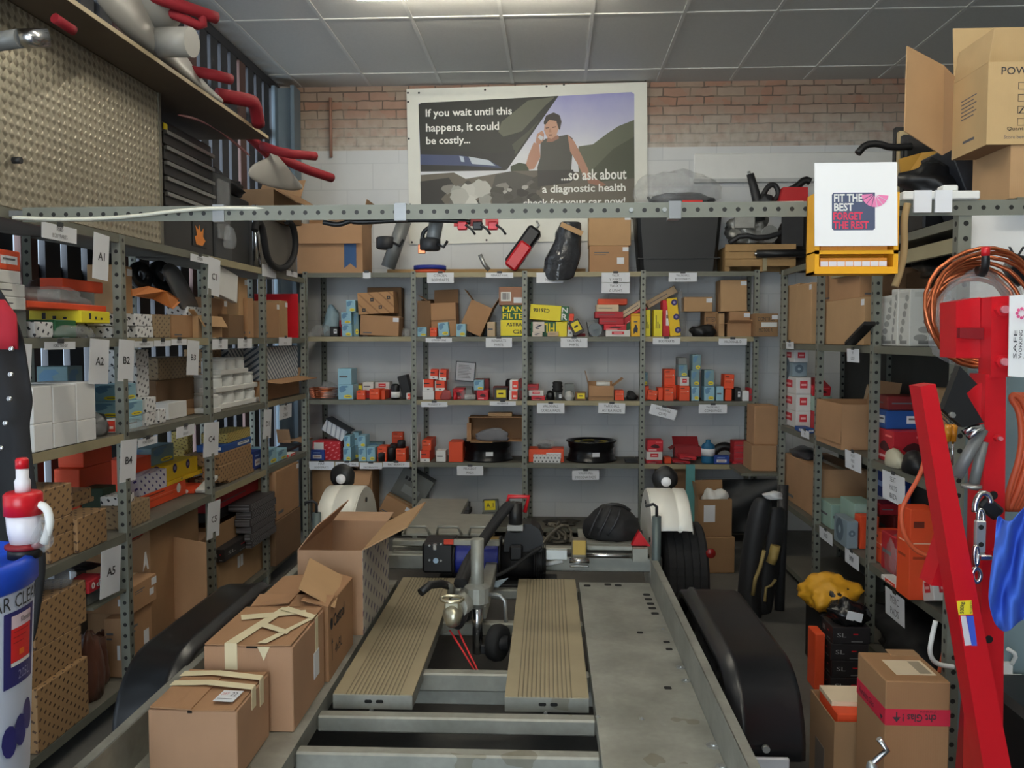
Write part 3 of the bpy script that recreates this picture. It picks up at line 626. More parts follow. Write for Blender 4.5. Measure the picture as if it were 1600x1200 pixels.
bx(B, 1046, 1064, 465, 'ydot', 'tall yellow box with three dark roundels', t=-6)
o = bx(B, 1009, 1062, 470, 'tan', 'long tan box leaning over the yellow boxes', s=.2, d=.08, h=.06, zb=ZB[1]+.3); o.rotation_euler[1] = D(-30)
lump(B, 1056, 1074, 456, 'tall clear plastic bag behind the yellow box', CLEAR, 'plastic_bag', 'bag', 17, s=.14, d=.07)
bx(B, 1100, 1122, 487, 'cardw2', 'cardboard box with handwriting under the long tan one', d=.2, s=.14)
a = LAST[0]; bx(B, 1068, 1113, 464, 'cardl', 'long tan cardboard box resting across the bay', d=.2, s=.12, on=a)
lump(B, 1076, 1122, 507, 'heap of black wiring and mouldings', BLACK, 'black_moulding', 'car part', 21, d=.08, s=.03, amp=.5)
bx(B, 1122, 1132, 490, 'cardl', 'narrow upright cardboard box, fourth bay'); a = bx(B, 1139, 1172, 487, 'card', 'cardboard box under the big square one, fourth bay', d=.2, s=.05)
bx(B, 1121, 1167, 437, 'cardl', 'big square tan cardboard box, topmost in the fourth bay', d=.22, s=.06, on=a, t=-1)
oc(B, 1136, 1174, 505, 'low open cardboard box with curled flap at shelf edge', [('f', 60, .05), ('l', 100, .06)], d=.03, s=.0)
bx(B, 1178, 1216, 490, 'cardw', 'cardboard box with handwriting and white tape at the right corner', d=.2, s=-.12)
# middle shelf ------------------------------------------------------------
B = 'B2'
o = MB(); o.use(COPPER)
for k in range(5): o.tube([((.1+.004*k)*math.cos(i*.35), (.1+.003*k)*math.sin(i*.35), .014+.017*k) for i in range(18)], .008, 6, closed=True)
o = o.build('pipe_coil', local=True); o.location = (W(505, 600, Y=7.1).x, 7.1, ZB[2]+.002); T(o, 'bagged coil of copper pipe lying at the left end, middle back shelf', 'pipe coil')
lump(B, 488, 523, 597, 'clear bag over the copper pipe coil', CLEAR, 'plastic_bag', 'bag', 31, s=.03, d=.13)
a = bx(B, 527, 551, 601, 'blue', 'lower of two big light blue boxes, first bay', d=.2); bx(B, 527, 549, 576, 'bluep', 'upper of two big light blue boxes, first bay', on=a, d=.2)
bx(B, 551, 561, 601, 'ylab' if 0 else 'browny', 'small yellow and brown box beside the big blue pair', s=.1)
a = bx(B, 562, 584, 610, 'redp', 'dark red box under the grey white box', s=.2, d=.15); bx(B, 562, 583, 597, 'whitel', 'grey and white box at the back of the orange ones', on=a, s=.2, d=.15)
bx(B, 556, 570, 611, 'orange', 'leftmost of two front orange boxes, first bay', r=8); bx(B, 576, 592, 608, 'orange', 'second of two front orange boxes, first bay', r=-6); bx(B, 593, 601, 610, 'orangep', 'narrow orange box right of the front pair', s=.04)
a = bx(B, 587, 608, 609, 'redp', 'lower red box behind the orange ones, first bay', s=.22, d=.14); bx(B, 585, 608, 597, 'redw', 'upper red box behind the orange ones, first bay', on=a, s=.22, d=.14)
def can(code, x, top, rpx, m, label, s=.06, lab=None, name='filter_can', on=None):
    c = W(x, 530, Y=YB+s).x if code[0] == 'B' else None; r = rpx*7/F; z = zbase(code) if on is None else TOP[on.name]+.001; h = hgt(code, x, top, s)-z
    q = MB().lathe([(r*.55, 0), (r, .004), (r, h*.8), (r*.9, h*.92), (r*.5, h), (0, h)], 18, m)
    if lab: q.lathe([(r+.001, h*.12), (r+.001, h*.5)], 18, lab)
    o = q.build(name, local=True); o.location = (c, YB+s+r, z); TOP[o.name] = z+h; return T(o, label+', '+(ST['B'] % TIER[int(code[1])]), 'filter', 'filter cans on the back shelves')
can(B, 616, 600, 7, BLACK, 'black filter can with white label right of the orange boxes', .02, WHITE)
o = bx(B, 628, 644, 585, 'black', 'tall black box with white edge leaning by the post', t=-14, d=.12, s=.1)
bx(B, 634, 641, 614, 'wred', 'tiny red and white box at the foot of the post', d=.05)
# second bay
a = bx(B, 659, 678, 611, 'white', 'white fronted lower box of the orange stack'); b = bx(B, 660, 677, 593, 'orangew', 'left middle orange box of the orange stack', on=a)
a2 = bx(B, 679, 696, 611, 'orangep', 'right lower orange box of the orange stack', s=.04); b2 = bx(B, 679, 695, 595, 'orangew', 'right middle orange box of the orange stack', on=a2, s=.04)
bx(B, 670, 684, 577, 'orangew', 'left top orange box of the orange stack', on=b, t=3, s=.04); bx(B, 685, 697, 577, 'orangew', 'right top orange box of the orange stack', on=b2, t=3, s=.04)
lump(B, 686, 706, 608, 'clear bag holding a red part', C(150, 60, 60), 'bagged_part', 'bag', 35, s=-.0, d=.05)
a = bx(B, 707, 725, 607, 'trw', 'red flat box beneath the framed sheet', s=.12); lump(B, 706, 714, 612, 'small red plug', RED, 'plug', 'car part', 2, d=.04, s=.02)
x0, x1 = span(B, 711, 737, .3); q = MB(); z0 = ZB[2]+.12
m = MB().box(-.085, .085, 0, .012, 0, .17, mt((40, 50, 60), .4)).box(-.078, .078, -.002, 0, .008, .162, PAPER)
for k in range(9): m.box(-.06, .05-.01*(k % 3), -.003, -.002, .03+.013*k, .034+.013*k, INKG)
o = m.build('framed_sheet', local=True); o.location = ((x0+x1)/2, 7.33, ZB[2]+.135); o.rotation_euler = (D(-6), D(4), 0); T(o, 'dark framed sheet of print leaning on the wall, middle back shelf', 'frame')
bx(B, 712, 738, 604, 'grey', 'grey box supporting the framed sheet', s=.3, d=.07)
lump(B, 716, 742, 609, 'clear plastic bag with white labels', CLEAR, 'plastic_bag', 'bag', 37, s=.0, d=.05)
bx(B, 725, 743, 617, 'whitel', 'small white flat box inside the clear bag edge', d=.05, s=.12)
a = bx(B, 745, 763, 610, 'red', 'red box under the small light blue box, second bay', d=.14); bx(B, 740, 756, 594, 'blue', 'small light blue box on red box, second bay', on=a, d=.1); bx(B, 741, 764, 592, 'brownred', 'brown box behind the small light blue box', s=.2, d=.12)
bx(B, 771, 793, 607, 'blacky', 'dark box with bright yellow label', d=.15); a = bx(B, 770, 795, 604, 'brownred', 'dark red box behind the yellow labelled one', s=.22, d=.12); can(B, 796, 592, 7, BLACK, 'black round cap behind the red and white boxes', .26)
a = bx(B, 795, 809, 610, 'wred', 'lower of two white and red boxes by the second post', d=.15); bx(B, 796, 810, 594, 'wred', 'upper of two white and red boxes by the second post', on=a, d=.15)
bx(B, 811, 819, 592, 'brownred', 'tall dark red box behind the second post', s=.1, d=.12)
# third bay
a = bx(B, 830, 852, 619, 'red', 'lowest red box of the short pile, third bay', d=.12); a = bx(B, 826, 850, 610, 'redw', 'middle red and white box of the short pile, third bay', on=a, d=.14, s=.04); bx(B, 824, 842, 601, 'redp', 'top red box of the short pile, third bay', on=a, d=.14, s=.06)
lump(B, 852, 868, 610, 'small black rubber part', BLACK, 'rubber_part', 'car part', 3, d=.05, s=.05)
a = bx(B, 864, 879, 613, 'blackl', 'black box with white label under a rubber boot', d=.12); o = MB().lathe([(.04, 0), (.045, .02), (.036, .03), (.045, .045), (.036, .055), (.042, .075), (.03, .085)], 16, RUBBER).build('rubber_boot', local=True); o.location = (W(871, 600, Y=7.02).x, 7.03, TOP[a.name]+.001); T(o, 'black ribbed rubber boot on a small black box, middle back shelf', 'car part')
lump(B, 881, 898, 612, 'white bagged part, third bay', C(190, 190, 186), 'bagged_part', 'bag', 41, d=.05, s=.0); bx(B, 882, 898, 600, 'grey', 'grey metal caliper box behind the white bag', s=.15, d=.1)
bx(B, 899, 916, 613, 'browny', 'brown box with yellow label, third bay', d=.12)
oc(B, 920, 960, 603, 'small open carton with three raised flaps, third bay', [('l', 14, .12), ('r', 52, .1), ('f', 172, .085), ('b', 10, .03)], d=.2, s=.02)
m = MB().cyl((0, 0, 0), (.11, 0, 0), .024, n=16, m=WHITE).build('paper_roll', local=True); m.location = (W(932, 600, Y=7.05).x, 7.08, LAST[0].location.z+.125); T(m, 'white roll lying in the small open carton, middle back shelf', 'roll')
bx(B, 961, 976, 610, 'orange', 'orange box right of the small open carton', d=.12); lump(B, 978, 999, 612, 'black rubber fittings beside the third post', RUBBER, 'rubber_part', 'car part', 44, d=.06, s=.04, amp=.5)
# fourth bay
a = bx(B, 1005, 1015, 603, 'orangep', 'narrow orange box behind the third post', s=.08); bx(B, 1004, 1013, 582, 'gblue', 'narrow grey blue box on the orange one at the third post', on=a, s=.08)
bx(B, 1011, 1027, 609, 'orange', 'tilted orange box at the front, fourth bay', t=8); bx(B, 1029, 1037, 606, 'orangep', 'orange box second from the front left, fourth bay', s=.06); bx(B, 1038, 1054, 606, 'orange', 'orange box in the middle of the orange row, fourth bay', s=.0)
a = bx(B, 1038, 1058, 602, 'orangep', 'orange box behind the orange row, fourth bay', s=.16); bx(B, 1038, 1056, 577, 'orange', 'tall orange box standing above the orange row', on=a, s=.16)
a = bx(B, 1062, 1079, 603, 'orange', 'last orange box in the orange row, fourth bay'); b = bx(B, 1063, 1078, 589, 'redw', 'red and white box above the last orange box', on=a); a = bx(B, 1060, 1075, 570, 'gblue', 'grey blue box above the red and white one', on=b); bx(B, 1060, 1074, 559, 'grey', 'dark grey flat box topping the left blue tower', on=a)
a = bx(B, 1081, 1094, 604, 'blue', 'lowest of three in the slim light blue tower'); b = bx(B, 1080, 1094, 579, 'gblue', 'middle of three in the slim light blue tower', on=a); bx(B, 1082, 1096, 554, 'gblue', 'topmost of three in the slim light blue tower', on=b)
a = bx(B, 1101, 1118, 604, 'blue', 'lower grey blue box of the right pair'); bx(B, 1101, 1117, 578, 'gblue', 'upper grey blue box of the right pair', on=a); bx(B, 1120, 1132, 604, 'bluep', 'light blue box beside the right pair')
a = bx(B, 1134, 1145, 608, 'orangep', 'lower orange box near the right end', d=.12); bx(B, 1130, 1148, 585, 'orange', 'upper orange box near the right end', on=a, t=2, d=.14, s=.04)
bx(B, 1146, 1159, 606, 'blackl', 'black and white box near the right end'); bx(B, 1161, 1172, 611, 'white', 'white box at the right end'); bx(B, 1173, 1178, 607, 'redp', 'thin red box at the right end')
# lower shelf -------------------------------------------------------------
B = 'B3'
a = bx(B, 486, 530, 690, 'redd', 'red carton with pale dashes and white corner', d=.2, s=.08); bx(B, 481, 503, 704, 'dkblue', 'dark blue box with pale label at the front left', d=.05, s=.01)
o = bx(B, 494, 538, 668, 'strv', 'white striped box tilted on the red dashed carton', d=.22, s=.08, on=a, t=30, h=.2); zz_ = max(v.co.z for v in o.data.vertices); MB().box(-.11, .12, -.015, .2, zz_+.001, zz_+.006, mt((60, 64, 72), .6)).build('lid', o, local=True)
for x0, x1, k, l in ((534, 547, 'blue', 'first'), (558, 571, 'blue', 'second')):
    a = bx(B, x0, x1, 699, k, f'lower light blue box of the {l} blue pair'); bx(B, x0-1, x1-1, 681, k, f'upper light blue box of the {l} blue pair', on=a)
a = bx(B, 547, 558, 697, 'gblue', 'grey blue box set back between the blue pairs', s=.15, d=.12); bx(B, 547, 558, 676, 'bluep', 'upper grey blue box set back between the pairs', s=.15, d=.12, on=a)
bx(B, 571, 585, 699, 'blue', 'single light blue box right of the second pair'); bx(B, 571, 597, 691, 'gblue', 'wide grey blue box at the wall behind the single blue box', s=.25, d=.1)
bx(B, 588, 603, 698, 'orange', 'orange and black box beside the black can'); can(B, 594, 707, 6, BLACK, 'short black can at the front of the orange black box', -.0); can(B, 609, 699, 6, BLACK, 'tall black can beside the orange boxes', .02); bx(B, 604, 616, 696, 'blackl', 'black box with white label behind the black can', s=.16)
a = bx(B, 617, 633, 701, 'orange', 'orange box carrying a black can'); can(B, 625, 688, 6.5, BLACK, 'black can standing on the orange box', .03, on=a); a = bx(B, 606, 625, 695, 'redp', 'red box at the wall under an orange one', s=.26, d=.12); bx(B, 608, 626, 677, 'orange', 'orange box at the wall above the red one', s=.26, d=.12, on=a)
bx(B, 640, 652, 678, 'white', 'tall white box behind the first post', s=.04)
a = bx(B, 655, 671, 704, 'orangew', 'lower long orange box by the first post, second bay', d=.3); bx(B, 658, 673, 688, 'orange', 'upper long orange box by the first post, second bay', on=a, d=.3)
bx(B, 680, 696, 704, 'whitel', 'white box between orange boxes, second bay', d=.12); bx(B, 700, 723, 691, 'orangep', 'wide orange box beside the left wheel rim', d=.22)
def rim(x0, x1, ytop, ybot, label, face_up, z):
    Y = 7.165; a, b = W(x0, 700, Y=Y).x, W(x1, 700, Y=Y).x; r = min((b-a)/2, .21); h = .165
    R = root('wheel_rim', ((a+b)/2, Y, z)); T(R, label, 'wheel', 'black steel wheel rims')
    MB().lathe([(r, 0), (r, .012), (r*.93, .02), (r*.92, .05), (r*.88, .06), (r*.86, .1), (r*.92, .115), (r*.93, .15), (r, .158), (r, .168), (r*.9, .166), (r*.86, .15), (r*.83, .1), (r*.85, .05), (r*.9, .01)], 40, mt((20, 21, 24), .28, .2, .1, 'black_enamel'), closed=True).build('barrel', R, local=True)
    q = MB().lathe([(r*.88, .135), (r*.6, .155), (r*.45, .14), (r*.2, .145), (.035, .145), (.03, .14), (.03, .13), (r*.86, .125)], 32, mt((26, 27, 30), .35)); q.build('disc', R, local=True)
    for i in range(5):
        t = 2*math.pi*i/5+.5; MB().slab(Matrix.Translation((r*.55*math.cos(t), r*.55*math.sin(t), .153)) @ Matrix.Rotation(t, 4, 'Z'), [(-.02, -.05), (.02, -.05), (.03, 0), (.02, .05), (-.02, .05)], .002, mt((190, 170, 40), .5) if face_up else BLACK).build('vent_hole', R, local=True)
    MB().box(-.03, .03, -.001, .001, .02, .055, PAPER, M=Matrix.Rotation(.15, 4, 'Z') @ Matrix.Translation((0, -r*.945, .03))).build('sticker', R, local=True)
    TOP[R.name] = z+h+.003; return R
r1 = rim(723, 801, 685, 726, 'black steel wheel rim under an open carton, lower back shelf', 0, ZB[3]+.001)
r2 = rim(883, 965, 683, 733, 'black steel wheel rim showing yellow inside, lower back shelf', 1, ZB[3]+.001)
o = oc(B, 731, 816, 655, 'open carton of bagged parts lying on the wheel rim', [], d=.2, s=.06, on=r1, h=.2)
for c_ in list(o.children): bpy.data.objects.remove(c_)
o.rotation_euler = (D(90), 0, 0); o.location = (W(774, 670, Y=7.0).x, YB+.045+.2, TOP[r1.name]+.001); MB().box(-.2, -.02, -.002, .002, .2, .27, CARD2).build('flap', o, local=True); MB().box(-.235, -.2, .0, .15, .19, .2, CARD).build('flap', o, local=True)
lump(B, 738, 800, 668, 'grey bagged parts inside the open carton on the rim', C(104, 104, 108), 'bagged_part', 'bag', 52, s=.03, d=.07, zb=TOP[r1.name]+.008)
bx(B, 762, 800, 645, 'cardl', 'small tan cardboard box on top of the open carton', zb=TOP[r1.name]+.206, d=.1, s=.06)
a = bx(B, 826, 882, 702, 'orangel', 'long orange box behind the white dotted one', d=.2, s=.06); bx(B, 833, 877, 711, 'dotw', 'white box with black dots at the front', d=.05, s=.003)
lump(B, 836, 868, 688, 'grey bagged bearing on the long orange box', CLEAR, 'plastic_bag', 'bag', 55, s=.06, d=.07, on=a); o = MB().lathe([(.035, 0), (.055, 0), (.055, .03), (.035, .03)], 24, DARKM, closed=True).build('bearing', local=True); o.location = (W(851, 690, Y=7.08).x, 7.08, TOP[a.name]+.002); T(o, 'dark round bearing inside the grey bag, lower back shelf', 'bearing')
bx(B, 978, 999, 719, 'black', 'small black module beside the third post', d=.1, s=.05)
# fourth bay
a = bx(B, 1011, 1037, 719, 'trw', 'lowest red box of the left stack, fourth bay', d=.14); b = bx(B, 1011, 1037, 706, 'redw', 'middle grey and red box of the left stack, fourth bay', on=a, d=.14); bx(B, 1012, 1038, 688, 'red', 'top red box of the left stack, fourth bay', on=b, d=.14)
bx(B, 1040, 1051, 715, 'orangep', 'small orange red box beside the left stack', d=.12); a = bx(B, 1053, 1081, 723, 'trw', 'lower front red box of the leaning pair', d=.14, t=3); bx(B, 1063, 1090, 712, 'red', 'upper red box of the leaning pair', on=a, d=.14, t=4)
a = bx(B, 1056, 1092, 713, 'brownred', 'dark red box under the open white topped one', s=.25, d=.12); oc(B, 1056, 1098, 698, 'open red and white box at the wall', [('b', 50, .1), ('l', 120, .05)], d=.13, s=.24, card=C(170, 40, 46), on=a)
o = MB().lathe([(.05, 0), (.055, .01), (.055, .13), (.05, .15), (.02, .17), (.02, .19), (0, .19)], 20, C(30, 100, 140)).lathe([(.056, .06), (.056, .12)], 20, PAPER).build('oil_can', local=True); o.location = (W(1106, 730, Y=7.03).x, 7.03, ZB[3]+.001); T(o, 'round blue can with white label beside the dark blue box, lower back shelf', 'can')
bx(B, 1118, 1143, 712, 'dkblue', 'dark blue box with pale label, fourth bay', d=.06, s=.02)
o = MB().tube([(.1*math.cos(a_), 0, .1*math.sin(a_)) for a_ in [i*math.pi/12 for i in range(13)]], .035, 8, BLACK).build('rubber_seal', local=True); o.location = (W(1132, 720, Y=7.18).x, 7.18, ZB[3]+.02); T(o, 'arched black rubber part behind the dark blue box, lower back shelf', 'car part')
a = None
for k, (t_, w_) in enumerate(((724, 'lowest'), (713, 'second'), (702, 'third'), (690, 'topmost'))): a = bx(B, 1149-(k == 0)*2, 1173-(k == 0)*2, t_, 'red' if k == 0 else 'redp', f'{w_} of four stacked red boxes at the right end', on=a, d=.16, s=.02+.01*k)
# labels ------------------------------------------------------------------
for x0, x1, y0, y1, ls, rot, d in (
    (667, 709, 426, 442, ('CITROEN', 'BODYPARTS'), 0, 'white two line label on the top back shelf, second bay, with a black mark'), (759, 802, 426, 434, ('RENAULT VANS',), 0, 'narrow white label on the top back shelf left of the second post'),
    (838, 880, 426, 442, ('', 'PARTS'), 0, 'white label half hidden by the black bag'), (940, 984, 426, 441, ('VAUX', 'Y PARTS'), 0, 'upper of two joined white labels under the tan cartons'), (940, 984, 442, 458, ('VAUX Y', 'Z LIGHT'), 1, 'lower of two joined white labels under the tan cartons'),
    (1045, 1089, 426, 440, ('VAUXHALL', 'BODYPARTS'), 0, 'white label below the black crate, top back shelf'), (567, 579, 425, 435, ('',), 0, 'tiny blank white label on the top back shelf, first bay'),
    (665, 706, 528, 535, ('CITROEN VANS',), 0, 'narrow white label on the upper back shelf below small orange box'), (759, 800, 528, 543, ('RENAULTS', 'PARTS'), 0, 'white two line label below the handwritten filter box'), (876, 918, 528, 543, ('VAUXHALL', 'PARTS'), 0, 'creased white label on the upper back shelf, third bay'),
    (1020, 1063, 528, 538, ('BODYPARTS',), 0, 'creased white label below the tall yellow boxes'), (1123, 1167, 529, 539, ('VAUXHALL D',), 0, 'white label below the curled carton flap'),
    (658, 699, 628, 636, ('PEUGEOT P',), 0, 'white label below the orange stack, middle back shelf'), (765, 806, 627, 634, ('PEUGEOT D',), 0, 'white label left of the second post, middle back shelf'),
    (839, 882, 630, 646, ('VAUXHALL', 'CORSA PADS'), 0, 'white label on the middle back shelf just right of the second post'), (935, 977, 630, 646, ('VAUXHALL', 'ASTRA PADS'), 1, 'creased white label below the small open carton'),
    (1017, 1059, 636, 652, ('VAUXHALL', 'CDTI'), 15, 'white label hanging crooked below the orange boxes'), (1092, 1136, 632, 646, ('VAUXHALL', 'COMBI PADS'), 0, 'white label below the grey blue boxes, middle back shelf'),
    (483, 522, 721, 734, ('FIAT', 'BODYPARTS'), 0, 'first white label on the lower back shelf, below the dark blue box'), (524, 560, 722, 729, ('FIAT PUNTO VANS',), 0, 'second slim white label along the lower back shelf, first bay'), (562, 597, 723, 733, ('', 'FIAT BRAVO D'), 0, 'third white label along the lower back shelf, first bay'), (598, 640, 722, 730, ('FIAT BRAVO P',), 0, 'fourth white label along the lower back shelf, beside the post'),
    (714, 755, 728, 743, ('PEUGEOT', 'PADS'), 0, 'white label below the left wheel rim'), (894, 936, 735, 750, ('VAUXHALL', 'MODENA PADS'), -1, 'white label below the right wheel rim')):
    tag('B', x0, x1, y0, y1, ls, d, rot)
# ================================================================ left shelving: upper shelf
B = 'L1'
a = bx(B, -30, 43, 484, 'grey', 'dark grey box under the red edged white boxes, bay A', d=.2, s=.06)
for k, (t_, kd, x1, l) in enumerate(((463, 'whitel', 43, 'lowest'), (442, 'whitel', 42, 'second'), (421, 'white', 36, 'third'))):
    a = bx(B, -30, x1, t_, kd, f'{l} white red edged box under the orange one, bay A', on=a, d=.2, s=.04)
    w_ = a.dimensions.y if 0 else None
bx(B, -30, 36, 398, 'orangel', 'orange box with white label topping the white boxes, bay A', on=a, d=.2, s=.04, h=.07)
a = bx(B, 54, 84, 503, 'wd', 'white dashed box under the yellow box, bay A', s=.05); bx(B, 86, 120, 507, 'green', 'green box under the yellow box, bay A', s=.05, h=.07)
lump(B, 100, 166, 507, 'silvery plastic bag beside post A', CLEAR, 'plastic_bag', 'bag', 61, s=.0, d=.06)
b = bx(B, 53, 173, 484, 'yellow', 'long flat yellow box with black marks, bay A', on=a, d=.22, s=.03); c = bx(B, 45, 168, 474, 'orangep', 'flat orange box on the long yellow box, bay A', on=b, d=.2, s=.04)
lump(B, 45, 168, 448, 'clear plastic wrap heaped over the flat orange box, bay A', CLEAR, 'plastic_bag', 'bag', 63, s=.05, d=.1, on=c)
bx(B, 96, 150, 455, 'grey', 'grey flat part on the plastic wrap, bay A', on=c, s=.16, d=.1); a = LAST[0]; bx(B, 100, 163, 438, 'orangep', 'crumpled orange packet at the back, bay A', on=a, s=.17, d=.1)
lump(B, 60, 110, 432, 'dark bagged part at the back, bay A', C(70, 56, 52), 'bagged_part', 'bag', 66, s=.24, d=.08)
# bay B
a = bx(B, 185, 212, 510, 'wd', 'lower left white dashed box, bay B', s=.02); bx(B, 184, 210, 498, 'wd', 'upper left white dashed box, bay B', on=a)
a = bx(B, 213, 240, 510, 'wd', 'lower right white dashed box, bay B'); e = bx(B, 210, 239, 491, 'wd', 'upper right white dashed box, bay B', on=a)
bx(B, 241, 267, 492, 'gd', 'pale brown dashed box right of the white ones, bay B'); bx(B, 265, 288, 513, 'wd', 'small white dashed box at the shelf edge, bay B', d=.06, s=.0); a = bx(B, 268, 318, 493, 'card', 'wide cardboard box behind the small white dashed one, bay B', s=.08)
bx(B, 294, 323, 480, 'wd', 'white dashed box on the wide cardboard box, bay B', on=a, s=.08, d=.12)
bx(B, 183, 212, 416, 'cardl', 'tall tan cardboard box behind post A, bay B', s=.18, d=.14)
for x, y_, R_, l in ((220, 430, .07, 'left'), (252, 432, .085, 'second')):
    p = W(x, y_, X=-2.12); o = MB().lathe([(R_*.35, -.012), (R_, -.012), (R_, .012), (R_*.35, .012)], 28, BLACK, M=Matrix.Translation(p) @ Matrix.Rotation(D(78), 4, 'Y') @ Matrix.Rotation(D(20), 4, 'X'), closed=True).build('rubber_ring')
    T(o, f'{l} black ring standing at the back of bay B, upper left shelf', 'ring')
q = MB(); pts = [W(*p, X=-1.93-.05*(i % 2)) for i, p in enumerate(((205, 452), (232, 447), (260, 455), (283, 470), (270, 483), (240, 468), (206, 462)))]
q.use(C(196, 120, 62)); q.face([q.V(p) for p in pts]); o = q.build('card_strip', shell=.006); T(o, 'curved orange brown card strip jutting from bay B, upper left shelf', 'card')
P = [[W(x+dx, y_+dy, X=-1.97-.04*j) for j, (dx, dy) in enumerate(((-14, 8), (0, -6), (16, 4)))] for x, y_ in ((262, 412), (272, 430), (282, 448), (292, 468), (297, 482))]
o = MB().grid(P, mt((62, 64, 68), .3)).build('bagged_moulding', shell=.02, subd=1); T(o, 'long grey part in clear film leaning across bay B, upper left shelf', 'car part')
# bay C
x = [W(325, 466, X=-1.93), W(374, 466, X=-1.93)]; a = bx(B, 322, 356, 466, 'card', 'cardboard box under the white folder, bay C', s=.12, d=.2)
oc(B, 320, 357, 494, 'low open cardboard box with square sticker, bay C', [('f', 150, .07), ('l', 60, .06)], d=.09, s=.01, card=CARD3)
o = bx(B, 326, 372, 416, 'white', 'white folder box hanging open under label C1', d=.04, s=.03, zb=TOP[a.name]+.005, h=.2); o.rotation_euler[1] = D(8); bx(B, 374, 388, 434, 'cardl', 'tall narrow cardboard box beside the white folder, bay C', s=.08)
bx(B, 358, 384, 492, 'cardd', 'dark cardboard box with torn flap, bay C', s=.05); bx(B, 388, 397, 466, 'card', 'narrow cardboard box at post C', s=.05)
lump(B, 318, 332, 463, 'grey bag at the back, bay C', CLEAR, 'plastic_bag', 'bag', 69, s=.3, d=.06)
# bay D
bx(B, 410, 437, 472, 'card', 'cardboard box in front of the red sheet, bay D', s=.03); bx(B, 438, 450, 470, 'cardl', 'narrow cardboard box right of its neighbour, bay D', s=.06)
m = MB().box(-2.26, -1.93, 6.36, 6.375, ZL[1]+.002, ZL[1]+.33, RED); o = m.build('red_sheet'); T(o, 'bright red sheet standing at the back of bay D, upper left shelf', 'sheet'); lump(B, 450, 474, 500, 'orange padded bag at the end, bay D', C(206, 130, 60), 'padded_bag', 'bag', 71, s=.02, d=.07, amp=.15)
bx(B, 442, 470, 472, 'tan', 'grey tan card box behind the narrow cardboard box, bay D', s=.24, d=.12)
# middle shelf -------------------------------------------------------------
B = 'L2'
for r_, (z_, lb) in enumerate((('', 'lower'), ('', 'upper'))):
    for k, (x0, x1) in enumerate(((48, 79), (79.5, 116), (116.5, 147))):
        if r_ == 0: o = bx(B, x0, x1, (662, 660, 656)[k], 'white', f'plain white box, {("first", "second", "third")[k]} in the bottom row, bay A', d=.2, s=.005); TOP['w%d' % k] = TOP[o.name]; BW = BW+[o] if k else [o]
        else: bx(B, x0, x1, (604, 602, 597)[k], 'white', f'plain white box, {("first", "second", "third")[k]} in the top row, bay A', d=.2, on=BW[k], s=.005)
for k, (x0, x1) in enumerate(((104, 128), (128.5, 152), (152.5, 174))):
    a = bx(B, x0, x1, 640, 'gblue', f'lower blue box behind the white block, number {k+1} from the near end', s=.22, d=.14); bx(B, x0, x1, (572, 604, 604)[k], 'gblue', f'upper blue box behind the white block, number {k+1} from the near end', s=.22, d=.14, on=a)
o = lump(B, 146, 178, 642, 'black bagged part at post A', mt((14, 14, 15), .3), 'bagged_part', 'bag', 74, s=.03, d=.08); lump(B, 148, 176, 640, 'clear wrapper over the black part at post A', CLEAR, 'plastic_bag', 'bag', 75, s=.02, d=.09)
# bay B
a = bx(B, 190, 220, 652, 'bluep', 'lowest light blue box, bay B', s=.06); b = bx(B, 190, 221, 627, 'blue', 'middle light blue box, bay B', on=a, s=.06); bx(B, 186, 211, 600, 'blue', 'top light blue box with yellow spots, bay B', on=b, s=.09)
bx(B, 191, 207, 655, 'wred', 'red and white box at the shelf edge, bay B', d=.05, s=.003); lump(B, 205, 242, 655, 'clear plastic wrapper trailing over the shelf edge, bay B', CLEAR, 'plastic_bag', 'bag', 77, s=-.03, d=.05)
a = bx(B, 221, 240, 645, 'wd', 'lower left box of the white dashed tower, bay B', s=.05); b = bx(B, 222, 242, 621, 'wd', 'middle box of the white dashed tower, bay B', on=a, s=.05); b = bx(B, 208, 232, 572, 'wd', 'tall upper box of the white dashed tower, bay B', on=b, s=.1); bx(B, 211, 232, 546, 'wd', 'topmost box of the white dashed tower, bay B', on=b, s=.1)
bx(B, 242, 257, 640, 'wd', 'short white dashed box right of the tower, bay B', s=.04); bx(B, 246, 262, 631, 'whitel', 'flat white box behind the short dashed one, bay B', s=.2)
bx(B, 261, 290, 628, 'white', 'clean plain white box standing alone, bay B', s=.08, d=.1); a = bx(B, 244, 304, 628, 'card', 'brown carton behind the white box, bay B', s=.2, d=.2); a = bx(B, 242, 303, 592, 'cardd', 'wide brown carton at the back, bay B', on=a, s=.2, d=.2); bx(B, 246, 302, 558, 'gd', 'brown dashed carton topping the back pile, bay B', on=a, s=.2, d=.2)
bx(B, 291, 304, 640, 'cardl', 'narrow tan box by post B', s=.1, d=.1)
# bay C: jars shrink-wrapped on trays
JAR = mt((214, 216, 214), .35, 0, .05, 'white_jar')
def jars(zb, ya, yb, s_, n, label):
    R = root('jar_tray', (XL-s_-.05, (ya+yb)/2, zb)); T(R, label, 'jar tray', 'trays of white jars'); q = MB().box(XL-s_-.1, XL-s_, ya, yb, zb, zb+.03, WHITE, .003); q.build('tray', R); r_ = (yb-ya)/n/2-.003
    for k in range(n):
        for j in range(max(1, int(.1/(2*r_)))):
            c = (XL-s_-r_-.004-j*2*r_, ya+(yb-ya)*(k+.5)/n, zb+.004); MB().lathe([(r_*.95, 0), (r_, .004), (r_, .075), (r_*.9, .08), (r_*.97, .083), (r_*.97, .096), (0, .097)], 16, JAR, M=Matrix.Translation(c)).build('jar', R)
    OCC['L'].append((ya, yb, s_, .1, zb, .1)); TOP[R.name] = zb+.1; return R
